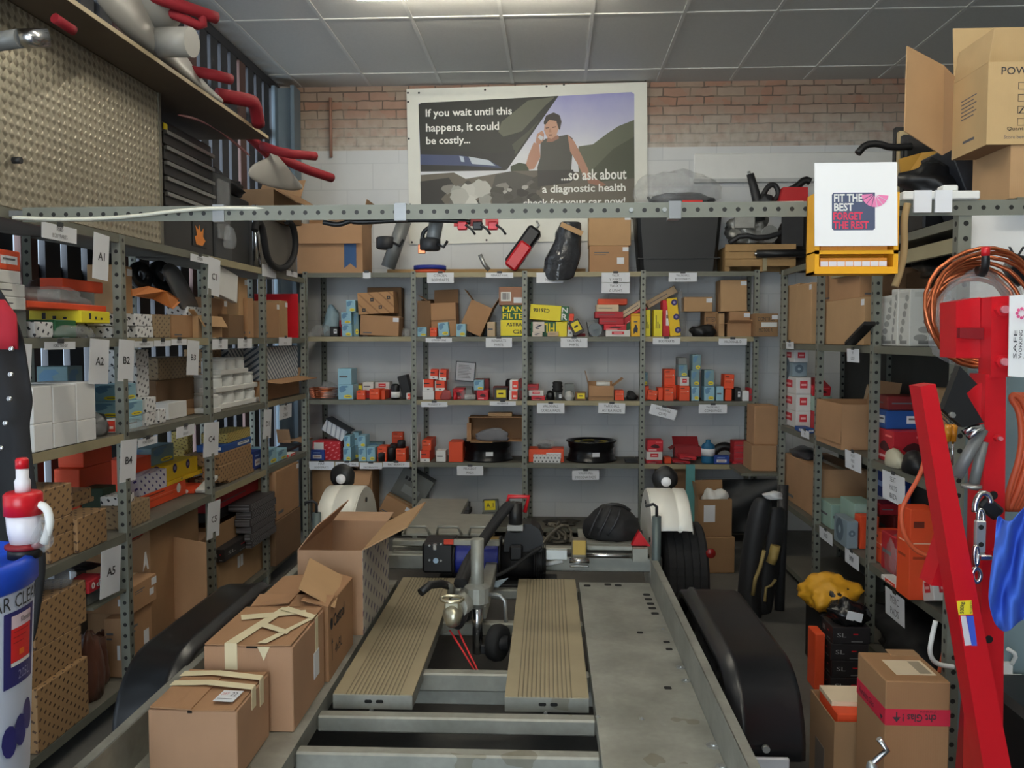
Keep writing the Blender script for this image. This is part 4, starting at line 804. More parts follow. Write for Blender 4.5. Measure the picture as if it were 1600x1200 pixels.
y0, y1 = span(B, 336, 404, .06); z = ZL[2]+.001
t1 = jars(z, y0, y1, .06, 4, 'bottom tray of white jars in bay C'); t2 = jars(z+.1, y0, y1-.03, .06, 4, 'middle tray of white jars in bay C'); y0b, y1b = span(B, 345, 387, .06); t3 = jars(z+.2, y0b, y1b, .06, 3, 'top tray of white jars in bay C')
y0, y1 = span(B, 326, 341, .01); jars(z, y0, y1, .0, 2, 'small pack of white jars at the shelf edge by post B')
a = bx(B, 324, 344, 598, 'card', 'brown carton behind the jars, bay C', s=.24, d=.18); bx(B, 322, 346, 546, 'bd', 'brown dashed carton above it at the back, bay C', s=.24, d=.18, on=a)
for k, t_ in enumerate((622, 598, 574)): a = bx(B, 346, 356, t_, 'blue', f'light blue box, number {k+1} from below, behind the jar trays', s=.2, d=.12, on=(None if k == 0 else a))
a = bx(B, 357, 398, 600, 'strg', 'lower striped carton behind the jars, bay C', s=.2, d=.2); bx(B, 350, 400, 545, 'strg', 'upper striped carton behind the jars, bay C', s=.2, d=.2, on=a)
# bay D
o = oc(B, 411, 470, 592, 'open tan carton with flaps jutting out, bay D', [('f', 96, .14), ('r', 60, .12)], d=.3, s=.03, card=CARD); bx(B, 411, 465, 541, 'strg', 'white and grey striped carton standing on the open one, bay D', on=o, d=.26, s=.06)
# lower shelf -------------------------------------------------------------
B = 'L3'
a = bx(B, 68, 106, 838, 'bd', 'brown dashed box, bottom left of the bay A pile', d=.2); b = bx(B, 106.5, 160, 806, 'bd', 'big brown dashed box at the front right of the bay A pile', d=.12, s=.005); a = bx(B, 66, 106, 812, 'bd', 'second brown dashed box up in the bay A pile', on=a, d=.2)
a = bx(B, 60, 106, 762, 'bd', 'top left brown dashed box of the bay A pile', on=a, d=.2); a = bx(B, 107, 141, 788, 'bd', 'small brown dashed box behind the big one, bay A', on=b, d=.1, s=.14); bx(B, 107, 137, 768, 'bd', 'topmost small brown dashed box, bay A', on=a, d=.12, s=.14, zb=TOP[a.name]+.001)
bx(B, 118, 170, 728, 'orangep', 'big orange box standing behind the brown dashed pile, bay A', s=.26, d=.16); a = LAST[0]; bx(B, 125, 171, 705, 'orangep', 'dark orange box above the big orange box, bay A', on=a, s=.26, d=.16, h=.07)
bx(B, 154, 176, 762, 'dkgreen', 'olive brown box at post A', s=.14, d=.1)
# bay B
a = bx(B, 191, 229, 786, 'gd', 'grey brown dashed box at the front, bay B', d=.12); bx(B, 190, 213, 775, 'wd', 'flat white dashed box on the grey brown box, bay B', on=a, d=.1); bx(B, 229.5, 243, 800, 'wd', 'small white dashed box at the shelf edge, bay B', d=.05, s=.0)
a = bx(B, 213, 286, 765, 'orange', 'long orange carton with dark logo lines, bay B', d=.22, s=.14); b = bx(B, 287, 326, 766, 'orange', 'second orange carton by post B', d=.22, s=.1); bx(B, 200, 232, 716, 'orangep', 'orange carton behind label B4, bay B', on=a, d=.14, s=.22)
bx(B, 212, 256, 740, 'dotp', 'white box with violet dashes, bay B', on=a, d=.08, s=.14); c = bx(B, 257, 330, 746, 'ydot', 'lower yellow box with dark roundels, bay B', on=a, d=.14, s=.14); d_ = bx(B, 236, 305, 725, 'ydot', 'upper yellow box with dark roundels, bay B', on=c, d=.14, s=.15); bx(B, 218, 268, 699, 'gblue', 'pale blue box at the top back, bay B', on=d_, d=.14, s=.22)
bx(B, 296, 304, 700, 'yd', 'yellow dashed box behind post B', s=.26, d=.1, h=.3)
# bay C
a = bx(B, 327, 351, 765, 'whitel', 'small white box tipped at the shelf edge, bay C', d=.06, s=.0, t=-14)
a = bx(B, 352, 394, 742, 'bd', 'lowest brown dashed carton of the bay C stack', d=.2, s=.04); a = bx(B, 338, 392, 721, 'bd', 'middle brown dashed carton of the bay C stack', d=.2, s=.04, on=a, zb=TOP[a.name]+.001); a = bx(B, 337, 390, 703, 'bd', 'top brown dashed carton of the bay C stack', d=.2, s=.05, on=a)
b = bx(B, 345, 390, 690, 'bluew', 'white and blue flat box on the brown stack, bay C', on=a, s=.06); bx(B, 352, 389, 673, 'yd', 'yellow dashed box topping the bay C stack', on=b, s=.07)
bx(B, 322, 336, 700, 'yd', 'upright yellow dashed box behind label C4', s=.14, d=.12, h=.2); oc(B, 336, 352, 752, 'small open cardboard box beside the white one, bay C', [('f', 130, .06)], d=.08, s=.1)
bx(B, 393, 406, 705, 'dkblue', 'dark blue box at post C', s=.06)
# bay D
bx(B, 413, 430, 702, 'blue', 'left light blue box of the pair, bay D', s=.03); bx(B, 430.5, 446, 703, 'blue', 'right light blue box of the pair, bay D', s=.03); bx(B, 447, 459, 712, 'wred', 'red and white box beside the blue pair, bay D', s=.02, d=.1); bx(B, 446, 470, 700, 'black', 'black box at the corner, bay D', s=.12, d=.14); bx(B, 418, 425, 712, 'bluew', 'blue and white box behind the blue pair, bay D', s=.22, d=.1)
oc(B, 452, 470, 690, 'open cardboard box at the back corner, bay D', [('f', 100, .1), ('l', 20, .1)], d=.15, s=.27)
# bottom shelf and floor --------------------------------------------------
B = 'L4'
a = bx(B, 40, 124, 1062, 'bd', 'lower big brown dashed carton at the near end', d=.3, s=.0); b = bx(B, 30, 115, 1008, 'bd', 'middle big brown dashed carton at the near end', d=.3, s=.02, on=a); a = bx(B, 40, 124, 932, 'bd', 'top big brown dashed carton at the near end', d=.3, s=.02, on=b)
lump(B, 72, 132, 880, 'clear bag of parts on the big dashed cartons', CLEAR, 'plastic_bag', 'bag', 81, s=.02, d=.12, on=a)
zq = ZL[4]+.42; MB().box(LW+.02, XL, span(B, 127, 160)[0], yl[2]-.01, zq-.01, zq, SHELF).build('shelf', rl)
bx(B, 126, 166, 930, 'grey', 'grey blue flat box under the red lamp, bay A', zb=zq+.001, s=.04, h=.06); a = LAST[0]
R_ = bx(B, 118, 156, 918, 'redp', 'bright red box with white letters under label A5', zb=TOP[a.name]+.001, s=.01, h=.05, d=.1)
M_ = Matrix.Translation((-.2, 0, 0)) @ _RX; q = MB().text('AP 0', Matrix.Translation((.05, 0, .012)) @ _RX @ Matrix.Rotation(D(180), 4, 'Z') @ Matrix.Translation((0, -.03, 0)), 0, 0, .1, .028, WHITE, .02, .003); q.build('lettering', R_, local=True)
o = MB().box(-2.1, -1.95, 3.72, 3.95, .70, .80, mt((150, 14, 22), .15, 0, .1, 'red_lens'), .02).build('tail_lamp'); T(o, 'glossy red tail lamp behind post A, bottom left shelf', 'lamp')
lump(B, 128, 160, 892, 'black bagged part beside the red lamp, bay A', BLACK, 'bagged_part', 'bag', 83, s=.08, d=.1, zb=TOP[R_.name]+.001)
for k in range(4): o = lump(B, 128+12*k, 158+9*k, 985+6*(k % 2), ('brown film wrapped strip at post A', 'second brown film wrapped strip at post A', 'third brown film wrapped strip at post A', 'brown film wrapped strip farthest along by post A')[k], mt((96, 62, 50), .3), 'wrapped_strip', 'car part', 85+k, s=.03+.05*k, d=.06, amp=.4)
bx(B, 186, 236, 960, 'cardp', 'small carton with white sticker, lower of two behind post A', d=.22, s=.02); a = LAST[0]; bx(B, 196, 236, 912, 'cardp', 'small carton with white sticker, upper of two behind post A', d=.22, s=.03, on=a)
a = oc(B, 198, 304, 842, 'large brown carton with open end flap, bay B', [], d=.4, s=.06, h=.6, card=CARD2)
q = MB().box(0, .3, 0, .004, 0, .43, CARD, M=Matrix.Rotation(D(62), 4, 'Z')); q.box(.05, .2, -.002, 0, .28, .33, mt((150, 112, 76), .4), M=Matrix.Rotation(D(62), 4, 'Z')); q.build('flap', a, local=True).location = (-.14, -.22, .08)
q = MB().box(-.4, -.2, -.012, 0, .2, .205, PAPER); M_ = Matrix.Translation((-.36, -.002, .42)) @ _RX; MB().poly(M_, [(0, 0), (.02, .09), (.035, .09), (.06, 0), (.045, 0), (.03, .03), (.018, .02)], PAPER).build('letter', a, local=True)
bx(B, 306, 330, 900, 'card', 'carton behind post B beside the open flap', d=.3, s=.05, h=.42)
a = bx(B, 334, 425, 878, 'cardl', 'long low tan carton with two white labels, bay C', d=.3, s=.046, h=.24); q = MB()
for k in range(2): MB().box(-.2+.05*k, -.16+.05*k, -.0015, 0, .12, .19, PAPER).build('label', a, local=True)
oc(B, 326, 386, 842, 'open carton above the long low tan one, bay C', [('r', 85, .1)], d=.26, s=.06, on=a, h=.2, card=CARD2); bx(B, 344, 391, 848, 'sl', 'black box with white letters and red mark, bay C', on=a, d=.06, s=.0)
b = bx(B, 326, 384, 800, 'black', 'black flat case under the red one, bay C', zb=TOP[a.name]+.21, s=.1, d=.25, h=.06); bx(B, 324, 400, 782, 'redp', 'dark red flat case with blue end, bay C', on=b, d=.25, s=.1, h=.07)
z_ = TOP[a.name]+.001
for k in range(6): o = bx(B, 388-2*(k % 2), 428-2*(k % 2), 0, 'tin', ('lowest', 'second', 'third', 'fourth', 'fifth', 'topmost')[k]+' black and silver flat box of the tall stack, bay C', zb=z_, h=.045, s=-.04, d=.16); z_ = TOP[o.name]+.001
bx(B, 422, 464, 770, 'card', 'upright brown carton at the corner, bay D', d=.28, s=-.02, h=.42, zb=.42); z_ = LAST[0]; a = bx(B, 420, 466, 0, 'cardd', 'dark carton beneath the upright one, bay D', h=.295, s=-.03, d=.32)
# labels -------------------------------------------------------------------
for x0, x1, y0, y1, s_, d in ((148, 172, 366, 437, 'A1', 'tall white label marked A1 on post A'), (142, 172, 530, 600, 'A2', 'tall white label marked A2 on post A'), (160, 190, 856, 930, 'A5', 'tall white label marked A5 on post A'), (187, 211, 531, 596, 'B2', 'tall white label marked B2'),
    (294, 312, 532, 586, 'B3', 'tall white label marked B3 by post B'), (190, 215, 687, 752, 'B4', 'tall white label marked B4'), (327, 345, 404, 462, 'C1', 'tall white label marked C1 beside the white folder'), (320, 343, 660, 713, 'C4', 'tall white label marked C4'), (326, 345, 783, 840, 'C5', 'tall white label marked C5'),
    (413, 425, 640, 685, 'D1', 'narrow white label marked D1 on the middle left shelf, bay D')): tag('L', x0, x1, y0, y1, [s_], d, 3, big=1)
tag('L', 30, 51, 537, 600, [''], 'tall blank white label behind the black jacket', 3, big=1)
for x0, x1, y0, y1, ls, d in ((66, 120, 352, 376, ('FORD', 'BODYPARTS'), 'white label pinned slanting under the chequer plate chest'), (70, 118, 534, 546, ('FORD TRANSIT',), 'white label reading FORD TRANSIT, bay A'), (211, 240, 533, 543, ('FORD FOCUS F',), 'white label beside label B2'), (241, 267, 532, 541, ('FOCUS',), 'middle white strip label between B2 and B3'), (268, 292, 530, 539, ('FORD KA',), 'white strip label just left of label B3'),
    (298, 326, 399, 410, ('CITROEN',), 'white label on the top left shelf beside label C1'), (332, 356, 530, 546, ('FORD', 'C MAX'), 'small white label under a torn card, bay C'), (372, 394, 529, 544, ('MONDEO', 'PARTS'), 'small white label by post C, upper left shelf'), (436, 456, 527, 540, ('', 'FIESTA'), 'small white label on the upper left shelf, bay D'), (437, 456, 632, 654, ('FIAT', 'DOBLO'), 'white label hanging on a string, bay D'), (410, 432, 415, 433, ('',), 'torn white label below the black hose loop'), (448, 465, 424, 432, ('CITRO',), 'small white label on the top left shelf corner'),
    (276, 304, 665, 682, ('FORD', 'GALAXY'), 'white label on the middle left shelf by post B'), (216, 246, 684, 696, ('FORD FUSION',), 'white label beside label B4')): tag('L', x0, x1, y0, y1, ls, d)
# ================================================================ right shelving
B = 'R1'
bx(B, 1223, 1242, 445, 'cardl', 'tall cardboard box with cut hand hole at the far post', d=.3, s=.02); bx(B, 1243, 1267, 444, 'cardl', 'tall cardboard box beside the one with hand hole', d=.3, s=.02)
a = bx(B, 1278, 1342, 468, 'cardl', 'large cardboard box below the yellow bulb cabinet', d=.34, s=.02); bx(B, 1278, 1342, 426, 'card', 'cardboard box stacked on the large one behind the bulb cabinet', on=a, d=.32, s=.06)
o = bx(B, 1318, 1352, 520, 'black', 'black moulding slipping over the shelf edge', d=.06, s=-.06, h=.08, t=-20)
for k, (x0, x1, t_) in enumerate(((1366, 1391, 462), (1391.5, 1402, 452), (1402.5, 1421, 453))): bx(B, x0, x1, t_, 'engr', ('first upright white box printed with grey line drawings', 'narrow white box edge between the printed ones', 'largest upright white box printed with line drawings')[k], d=.2, s=.02)
a = bx(B, 1408, 1450, 425, 'cardd', 'dim brown carton behind the printed white boxes', d=.16, s=.26)
lump(B, 1392, 1470, 362, 'heap of black bagged mouldings above the white printed boxes', mt((16, 16, 18), .35), 'bagged_part', 'bag', 101, s=.1, d=.14, zb=TOP[a.name]-.05, amp=.5)
B = 'R2'
for k in range(3): o = bx(B, 1219, 1242, 0, 'redw', ('lowest', 'second', 'third')[k]+' white box with red square in the far stack', h=.115, zb=(ZR[2]+.001 if k == 0 else TOP[o.name]+.001), s=.03, d=.1)
o = bx(B, 1222, 1238, 0, 'disc', 'grey white box with dark disc in the far stack', h=.1, on=o, s=.04, d=.1); bx(B, 1224, 1240, 0, 'redw', 'topmost white and red box in the far stack', h=.1, on=o, s=.04, d=.1)
a = bx(B, 1243, 1258, 0, 'redp', 'red box behind the far white stack', h=.12, s=.08, d=.12); a = bx(B, 1243, 1258, 0, 'lgreen', 'pale green box behind the far white stack', h=.1, s=.08, d=.12, on=a); bx(B, 1241, 1256, 0, 'red', 'tilted red box high in the far stack', h=.12, s=.08, d=.12, on=a, t=14)
bx(B, 1244, 1258, 0, 'bluew', 'blue and white box by the shelf edge of the far stack', h=.03, s=-.0, d=.07)
oc(B, 1278, 1318, 628, 'tan carton jutting out with dark open top', [('f', 178, .22), ('b', 10, .12)], d=.3, s=-.03)
bx(B, 1327, 1347, 655, 'orange', 'orange upright box beside the middle post', d=.1, s=.04); lump(B, 1303, 1326, 668, 'white plastic bag beside the orange upright box', C(176, 172, 160), 'bagged_part', 'bag', 103, s=.02, d=.05)
o = bx(B, 1322, 1352, 628, 'tan', 'pale board leaning behind the orange upright box', d=.02, s=.2, h=.3); o.rotation_euler[1] = D(30)
a = bx(B, 1372, 1400, 672, 'trw', 'red carton with dark car picture, near bay', d=.2, s=.05); b = bx(B, 1363, 1388, 640, 'bluew', 'blue carton with white label, near bay', d=.2, s=.06, on=a); bx(B, 1366, 1390, 618, 'brownred', 'dark brown box on the blue carton, near bay', on=b, d=.2, s=.08)
lump(B, 1376, 1402, 702, 'cream wrapped part with black end at the shelf edge', C(190, 184, 160), 'bagged_part', 'bag', 104, s=-.02, d=.045, amp=.15); lump(B, 1403, 1430, 704, 'black wrapped part at the shelf edge', BLACK, 'bagged_part', 'bag', 105, s=-.02, d=.05, amp=.15)
bx(B, 1433, 1447, 684, 'redw', 'small white box with dark picture, near bay', d=.1, s=.02); a = bx(B, 1422, 1434, 0, 'brownred', 'brown red carton behind the crane leg', d=.1, s=.14, h=.28); bx(B, 1455, 1464, 606, 'cardl', 'tan box at the near post behind the crane', d=.08, s=.12)
lump(B, 1290, 1330, 706 if 0 else 690, 'dark bagged bottles in the second bay', mt((44, 44, 52), .3), 'bagged_part', 'bag', 107, s=.1, d=.1)
B = 'R3'
bx(B, 1219, 1272, 722, 'card', 'big brown carton in the far bay', d=.3, s=-.0); lump(B, 1226, 1262, 700, 'dark bagged parts heaped above the big brown carton', mt((46, 46, 50), .35), 'bagged_part', 'bag', 110, s=.05, d=.1, on=LAST[0])
bx(B, 1281, 1300, 786, 'lgreen', 'pale green box in the second bay', d=.14, s=.03); bx(B, 1318, 1341, 784, 'lgreen', 'grey green tall box beside the middle post', d=.12, s=.06); o = bx(B, 1309, 1330, 812, 'disc', 'grey box with round picture at the shelf edge', d=.06, s=-.02); lump(B, 1295, 1318, 778, 'clear bag on the pale green box', CLEAR, 'plastic_bag', 'bag', 111, s=.1, d=.06, h=.1) if 0 else None
bx(B, 1341, 1351, 808, 'orangep', 'narrow orange box at the middle post, third tier', d=.1, s=.05); lump(B, 1316, 1344, 846, 'dark shoe like part at the shelf edge', DARKM, 'car_part', 'car part', 112, s=-.02, d=.05)
for k in range(5): o = bx(B, 1276, 1342, 0, 'cardd', ('lowest', 'second', 'third', 'fourth', 'topmost')[k]+' thin dark flat pack stacked in the second bay', d=.2, s=.2, h=.045, zb=(ZR[3]+.001 if k == 0 else TOP[o.name]+.001))
a = bx(B, 1362, 1381, 834, 'orange', 'orange box with yellow spot right of the middle post', d=.12, s=.02); bx(B, 1382, 1408, 838, 'redp', 'dark red box in clear film, near bay', d=.12, s=.03); lump(B, 1380, 1410, 836, 'clear film around the dark red box, near bay', CLEAR, 'plastic_bag', 'bag', 113, s=.01, d=.08)
bx(B, 1362, 1404, 800, 'brownred', 'dark red carton behind the orange box, near bay', d=.14, s=.26); a = LAST[0]; bx(B, 1366, 1382, 806, 'redp', 'small red box with pale top on the dark red carton', d=.1, s=.2, h=.06, on=a)
o = bx(B, 1409, 1430, 795, 'orange', 'tall orange carton jutting toward the crane', d=.12, s=-.06); lump(B, 1420, 1462, 900, 'clear film and white box below the tall orange carton', CLEAR, 'plastic_bag', 'bag', 115, s=-.1, d=.05, h=.1) if 0 else None
bx(B, 1451, 1472, 905, 'redw', 'white box with red picture beside the tall orange carton', d=.1, s=.0, t=-18); bx(B, 1385, 1408, 897, 'wred', 'flat red and white packet at the shelf edge', d=.06, s=-.05, h=.02)
lump(B, 1455, 1488, 830, 'grey film wrapped part at the near post', CLEAR, 'plastic_bag', 'bag', 116, s=.1, d=.1)
bx(B, 1360, 1400, 760, 'dkblue', 'dark blue bagged bottles carton at the back, near bay', d=.12, s=.3, h=.4)
B = 'R4'
o = lump(B, 1270, 1322, 905, 'yellow and black folded waterproof jacket', C(206, 150, 32), 'folded_jacket', 'jacket', 120, s=-.0, d=.14, zb=.25, amp=.35)
bpy.data.objects.remove(o); a = MB().box(1.3, 1.46, 4.2, 4.46, .001, .3, BLACK, .01).build('low_crate'); T(a, 'black low crate under the folded jacket by the right shelving', 'crate'); o = MB().lump((1.38, 4.32, .36), (.13, .15, .1), C(206, 150, 32), 120, .4, 1.8, 4).build('folded_jacket'); o.location.z = .302; T(o, 'yellow and black folded waterproof jacket on the black low crate', 'jacket'); MB().lump((.02, -.08, .07), (.07, .05, .05), BLACK, 125, .4, flat=False).build('lining', o, local=True)
o = MB().box(1.215, 1.26, 4.0, 4.12, .001, .27, KB['orange'][0], .003).build('parts_box'); T(o, 'orange red upright box on the floor beside the black lettered pile', 'box')
for k in range(4):
    m = MB().box(-.085, .085, 0, .16, 0, .078, KB['sl'][0], .002); deco(m, 'sl', faces(.17, .16, .078, 'f')[0]); deco(m, 'sl', faces(.17, .16, .078, 'l')[0]); o = m.build('parts_box', local=True); o.location = (1.36+.006*(k % 2), 3.96, .001+.0795*k); TOP[o.name] = .0795*k+.079
    T(o, ('lowest', 'second', 'third', 'topmost')[k]+' black box with white letters in the pile on the floor', 'box', 'black lettered boxes on the floor')
o = MB().lump((1.37, 4.04, .36), (.085, .08, .07), mt((20, 20, 22), .25), 121, .6).build('bagged_part'); o.location.z = .32; T(o, 'black film heap with white torn label over the lettered boxes', 'bag'); MB().box(-.04, .03, -.09, -.085, .03, .07, PAPER, 0, Matrix.Rotation(D(12), 4, 'Y')).build('torn_label', o, local=True)
lump(B, 1350, 1440, 960, 'dark heap of hoses under the near bay', RUBBER, 'hose_heap', 'hose', 122, s=.05, d=.16, amp=.5)
for x0, x1, y0, y1, ls, d in ((1228, 1240, 534, 545, ('SKODA',), 'tiny white label on the far right upper shelf'), (1323, 1342, 545, 566, ('VW', 'GOLF'), 'white label hanging below the black moulding'), (1251, 1264, 672, 684, ('VW',), 'small white label on the middle right shelf'), (1320, 1345, 706, 735, ('VOLVO', 'PADS', 'S40'), 'white label with red heading by the middle post'), (1378, 1413, 740, 786, ('SEAT', 'PARTS', 'IBIZA'), 'large white label hanging before the near bay'),
    (1280, 1300, 828, 846, ('AUDI',), 'small white label on the lower right shelf, second bay'), (1320, 1341, 862, 885, ('BMW',), 'white label at the middle post, lower right shelf'), (1383, 1412, 926, 970, ('MERC', 'PADS'), 'white label on the lower right shelf, near bay')): tag('R', x0, x1, y0, y1, ls, d)
# ================================================================ banner on the back wall (a flat printed sheet)
R_ = root('banner', (W(826, 300, Y=7.385).x, 7.385, 2.5)); T(R_, 'large white bordered banner about a broken down car, pinned to the brick wall', 'banner')
P00, P10, P01 = W(638, 139, Y=7.385), W(1014, 128, Y=7.385), W(640, 382, Y=7.385)
bw = (P10-P00).length; bh = (P00-P01).length; ang = math.atan2((P10-P00).z, (P10-P00).x)
BM = Matrix.Translation(P01) @ Matrix.Rotation(-ang, 4, 'Y') @ _RX
MB().slab(BM @ Matrix.Translation((0, 0, -.003)), [(0, 0), (bw, 0), (bw, bh), (0, bh)], .003, mt((226, 226, 216), .45, 0, .05, 'vinyl')).build('sheet', R_)
bc = lambda x, y: ((x-75)/1425*bw, (1075-y)/(1075-125)*bh)       # banner drawing on a 1425 x 950 grid
def pp(m, pts, c, off): m.poly(BM, [bc(*p) for p in pts], c if not isinstance(c, tuple) else mt(c, .5, 0, .04, 'ink_print'), off)
m = MB()
def gradm(c0, c1, z0, z1):
    g = G('print_sky'); x = g.n('SeparateXYZ'); g.nt.links.new(g.obj(), x.inputs[0]); k = g.n('MapRange'); g.nt.links.new(x.outputs[2], k.inputs[0]); k.inputs[1].default_value = z0; k.inputs[2].default_value = z1
    f = g.m('ADD', k.outputs[0], g.m('MULTIPLY', g.m('SUBTRACT', g.noise(4, 4), .5), .5)); g.p.inputs['Roughness'].default_value = .5; n = g.mix(f, lin(c0), lin(c1)); g.col(n); return g.mat
pp(m, [(145, 215), (1410, 183), (1425, 195), (1422, 870), (150, 878)], gradm((214, 216, 220), (150, 150, 200), .7, 1.2), .0006)
pp(m, [(145, 225), (160, 212), (980, 193), (690, 600), (670, 630), (150, 520)], (30, 33, 28), .0012)          # raised bonnet
pp(m, [(640, 340), (800, 215), (960, 198), (900, 250), (760, 400), (650, 430), (620, 400)], (92, 94, 78), .0016); pp(m, [(700, 480), (800, 400), (870, 330), (720, 540)], (66, 68, 56), .0016)
pp(m, [(150, 500), (330, 505), (600, 530), (720, 510), (690, 600), (660, 635), (150, 630)], (24, 26, 26), .0018); pp(m, [(150, 525), (380, 535), (560, 570), (640, 620), (420, 600), (150, 588)], (58, 70, 108), .002); pp(m, [(440, 545), (560, 570), (600, 605), (460, 590)], (186, 196, 206), .0022); pp(m, [(385, 540), (410, 545), (415, 578), (395, 575)], (176, 190, 206), .0022)
pp(m, [(1095, 500), (1180, 490), (1260, 430), (1330, 385), (1423, 350), (1423, 720), (1100, 720), (1090, 600)], (92, 96, 78), .0012); pp(m, [(1180, 640), (1300, 520), (1423, 450), (1423, 700), (1160, 720)], (70, 74, 58), .0016); pp(m, [(690, 610), (740, 590), (790, 600), (800, 640), (690, 640)], (58, 66, 46), .0014)
pp(m, [(150, 650), (350, 640), (420, 680), (700, 640), (860, 640), (1160, 660), (1200, 720), (1423, 700), (1422, 870), (150, 878)], (98, 92, 80), .002); pp(m, [(148, 690), (320, 670), (350, 720), (270, 800), (330, 878), (150, 878)], (36, 34, 30), .0024)
pp(m, [(600, 660), (700, 640), (860, 690), (840, 780), (940, 878), (580, 878), (570, 760)], (70, 68, 62), .0024)
rnd = random.Random(4)
for k in range(34):                                                                                        # engine clutter and steam
    x, y, r = rnd.uniform(300, 880), rnd.uniform(690, 860), rnd.uniform(12, 44); v = rnd.choice((40, 60, 96, 130, 170))
    pp(m, [(x+r*rnd.uniform(.6, 1.2)*math.cos(t), y+r*.7*rnd.uniform(.6, 1.2)*math.sin(t)) for t in [i*math.pi/4 for i in range(8)]], (v, v-3, v-10), .0026+.00002*k)
for x, y, r, v in ((380, 790, 60, 176), (450, 760, 66, 196), (520, 740, 60, 186), (430, 830, 60, 206), (540, 810, 40, 150), (360, 750, 36, 160)): pp(m, [(x+r*math.cos(t)*rnd.uniform(.7, 1.15), y+r*math.sin(t)*rnd.uniform(.7, 1.15)) for t in [i*math.pi/8 for i in range(16)]], (v, v, v-8), .0036+.0001*rnd.random())
sk, sk2 = (176, 130, 108), (150, 104, 84)                                                                   # printed figure on the telephone
pp(m, [(870, 470), (900, 450), (960, 440), (1030, 428), (1060, 450), (1060, 520), (1050, 640), (1030, 690), (850, 690), (850, 620), (868, 560)], (68, 68, 62), .0042); pp(m, [(850, 640), (1060, 640), (1080, 690), (1040, 720), (850, 740)], (46, 44, 42), .0043)
pp(m, [(1030, 428), (1070, 470), (1110, 550), (1150, 640), (1160, 700), (1130, 700), (1090, 610), (1045, 530)], sk, .0044); pp(m, [(1140, 690), (1200, 700), (1255, 735), (1230, 745), (1150, 725)], sk2, .0044)
pp(m, [(830, 470), (862, 480), (868, 560), (830, 630), (800, 634), (782, 600), (800, 540)], sk, .0044); pp(m, [(840, 470), (850, 420), (880, 400), (892, 420), (888, 460), (862, 485)], sk, .0046); pp(m, [(912, 440), (975, 430), (980, 450), (940, 470), (905, 470)], sk2, .0044)
pp(m, [(890, 350), (905, 310), (950, 292), (985, 310), (996, 350), (985, 400), (970, 380), (900, 370)], (44, 34, 30), .0046); pp(m, [(895, 360), (920, 335), (965, 345), (978, 390), (965, 430), (935, 452), (908, 440), (892, 400)], (190, 146, 122), .0048)
for a in ([(900, 383), (922, 380), (922, 386), (902, 389)], [(940, 380), (964, 376), (964, 382), (942, 386)], [(918, 425), (942, 424), (938, 431), (922, 431)]): pp(m, a, (90, 56, 46), .005)
pp(m, [(924, 388), (932, 388), (936, 412), (920, 412)], (168, 122, 100), .005); pp(m, [(890, 360), (905, 325), (960, 318), (975, 345), (925, 335), (900, 365)], (44, 34, 30), .0052); pp(m, [(855, 440), (866, 425), (890, 440), (876, 462)], (200, 200, 204), .005)
m.build('printed_picture', R_)
m = MB()
for s, x0, y0, x1, y1 in (('If you wait until this', 188, 312, 703, 252), ('happens, it could', 188, 404, 625, 340), ('be costly...', 188, 480, 452, 420), ('...so ask about', 990, 706, 1376, 640), ('a diagnostic health', 876, 792, 1370, 730), ('check for your car now!', 762, 872, 1368, 812)):
    a, b = bc(x0, y0), bc(x1, y1); MB().text(s, BM, a[0], a[1], b[0], b[1], mt((236, 236, 230), .5, 0, 0, 'white_print'), .02, .0062).build('lettering', R_)
m = MB()
for x, y in ((84, 150), (150, 152), (545, 145), (910, 135), (1012, 128), (1490, 116), (84, 205), (84, 428), (84, 830), (90, 1062), (540, 1058)): MB().ell(BM, *bc(x, y), .009, .009, DARKM, .007).build('eyelet', R_)
for k in range(3): u = bc(345+95*k, 970); m.rect(BM, u[0], u[1], u[0]+.11, u[1]+.06, RED if k != 1 else REDD, .007)
m.build('printed_footer', R_)
# ================================================================ top tier of the back shelving
B = 'B0'
def bzt(px): return W(px, 400, Y=7.0).x
z0 = ZB[0]+.001
o = oc(B, 463, 566, 348, 'large tan carton with blue ribbon mark and hanging flap on the top back shelf', [('f', 168, .17), ('r', 12, .2), ('b', 8, .2), ('l', 50, .15)], d=.38, s=.0, suf=0)
q = MB(); q.slab(Matrix.Translation((.12, -.001, 0)) @ _RX, [(0, .04), (.05, .08), (.1, .04), (.1, .24), (0, .24)], .001, C(40, 78, 124)); q.build('printed_ribbon', o, local=True)
a = bx(B, 920, 982, 384, 'cardp', 'lower of two tan cartons beside the black crate on the top back shelf', d=.25, s=.03, suf=0); bx(B, 919, 985, 335, 'cardl', 'upper of two tan cartons beside the black crate on the top back shelf', on=a, d=.25, s=.03, suf=0)
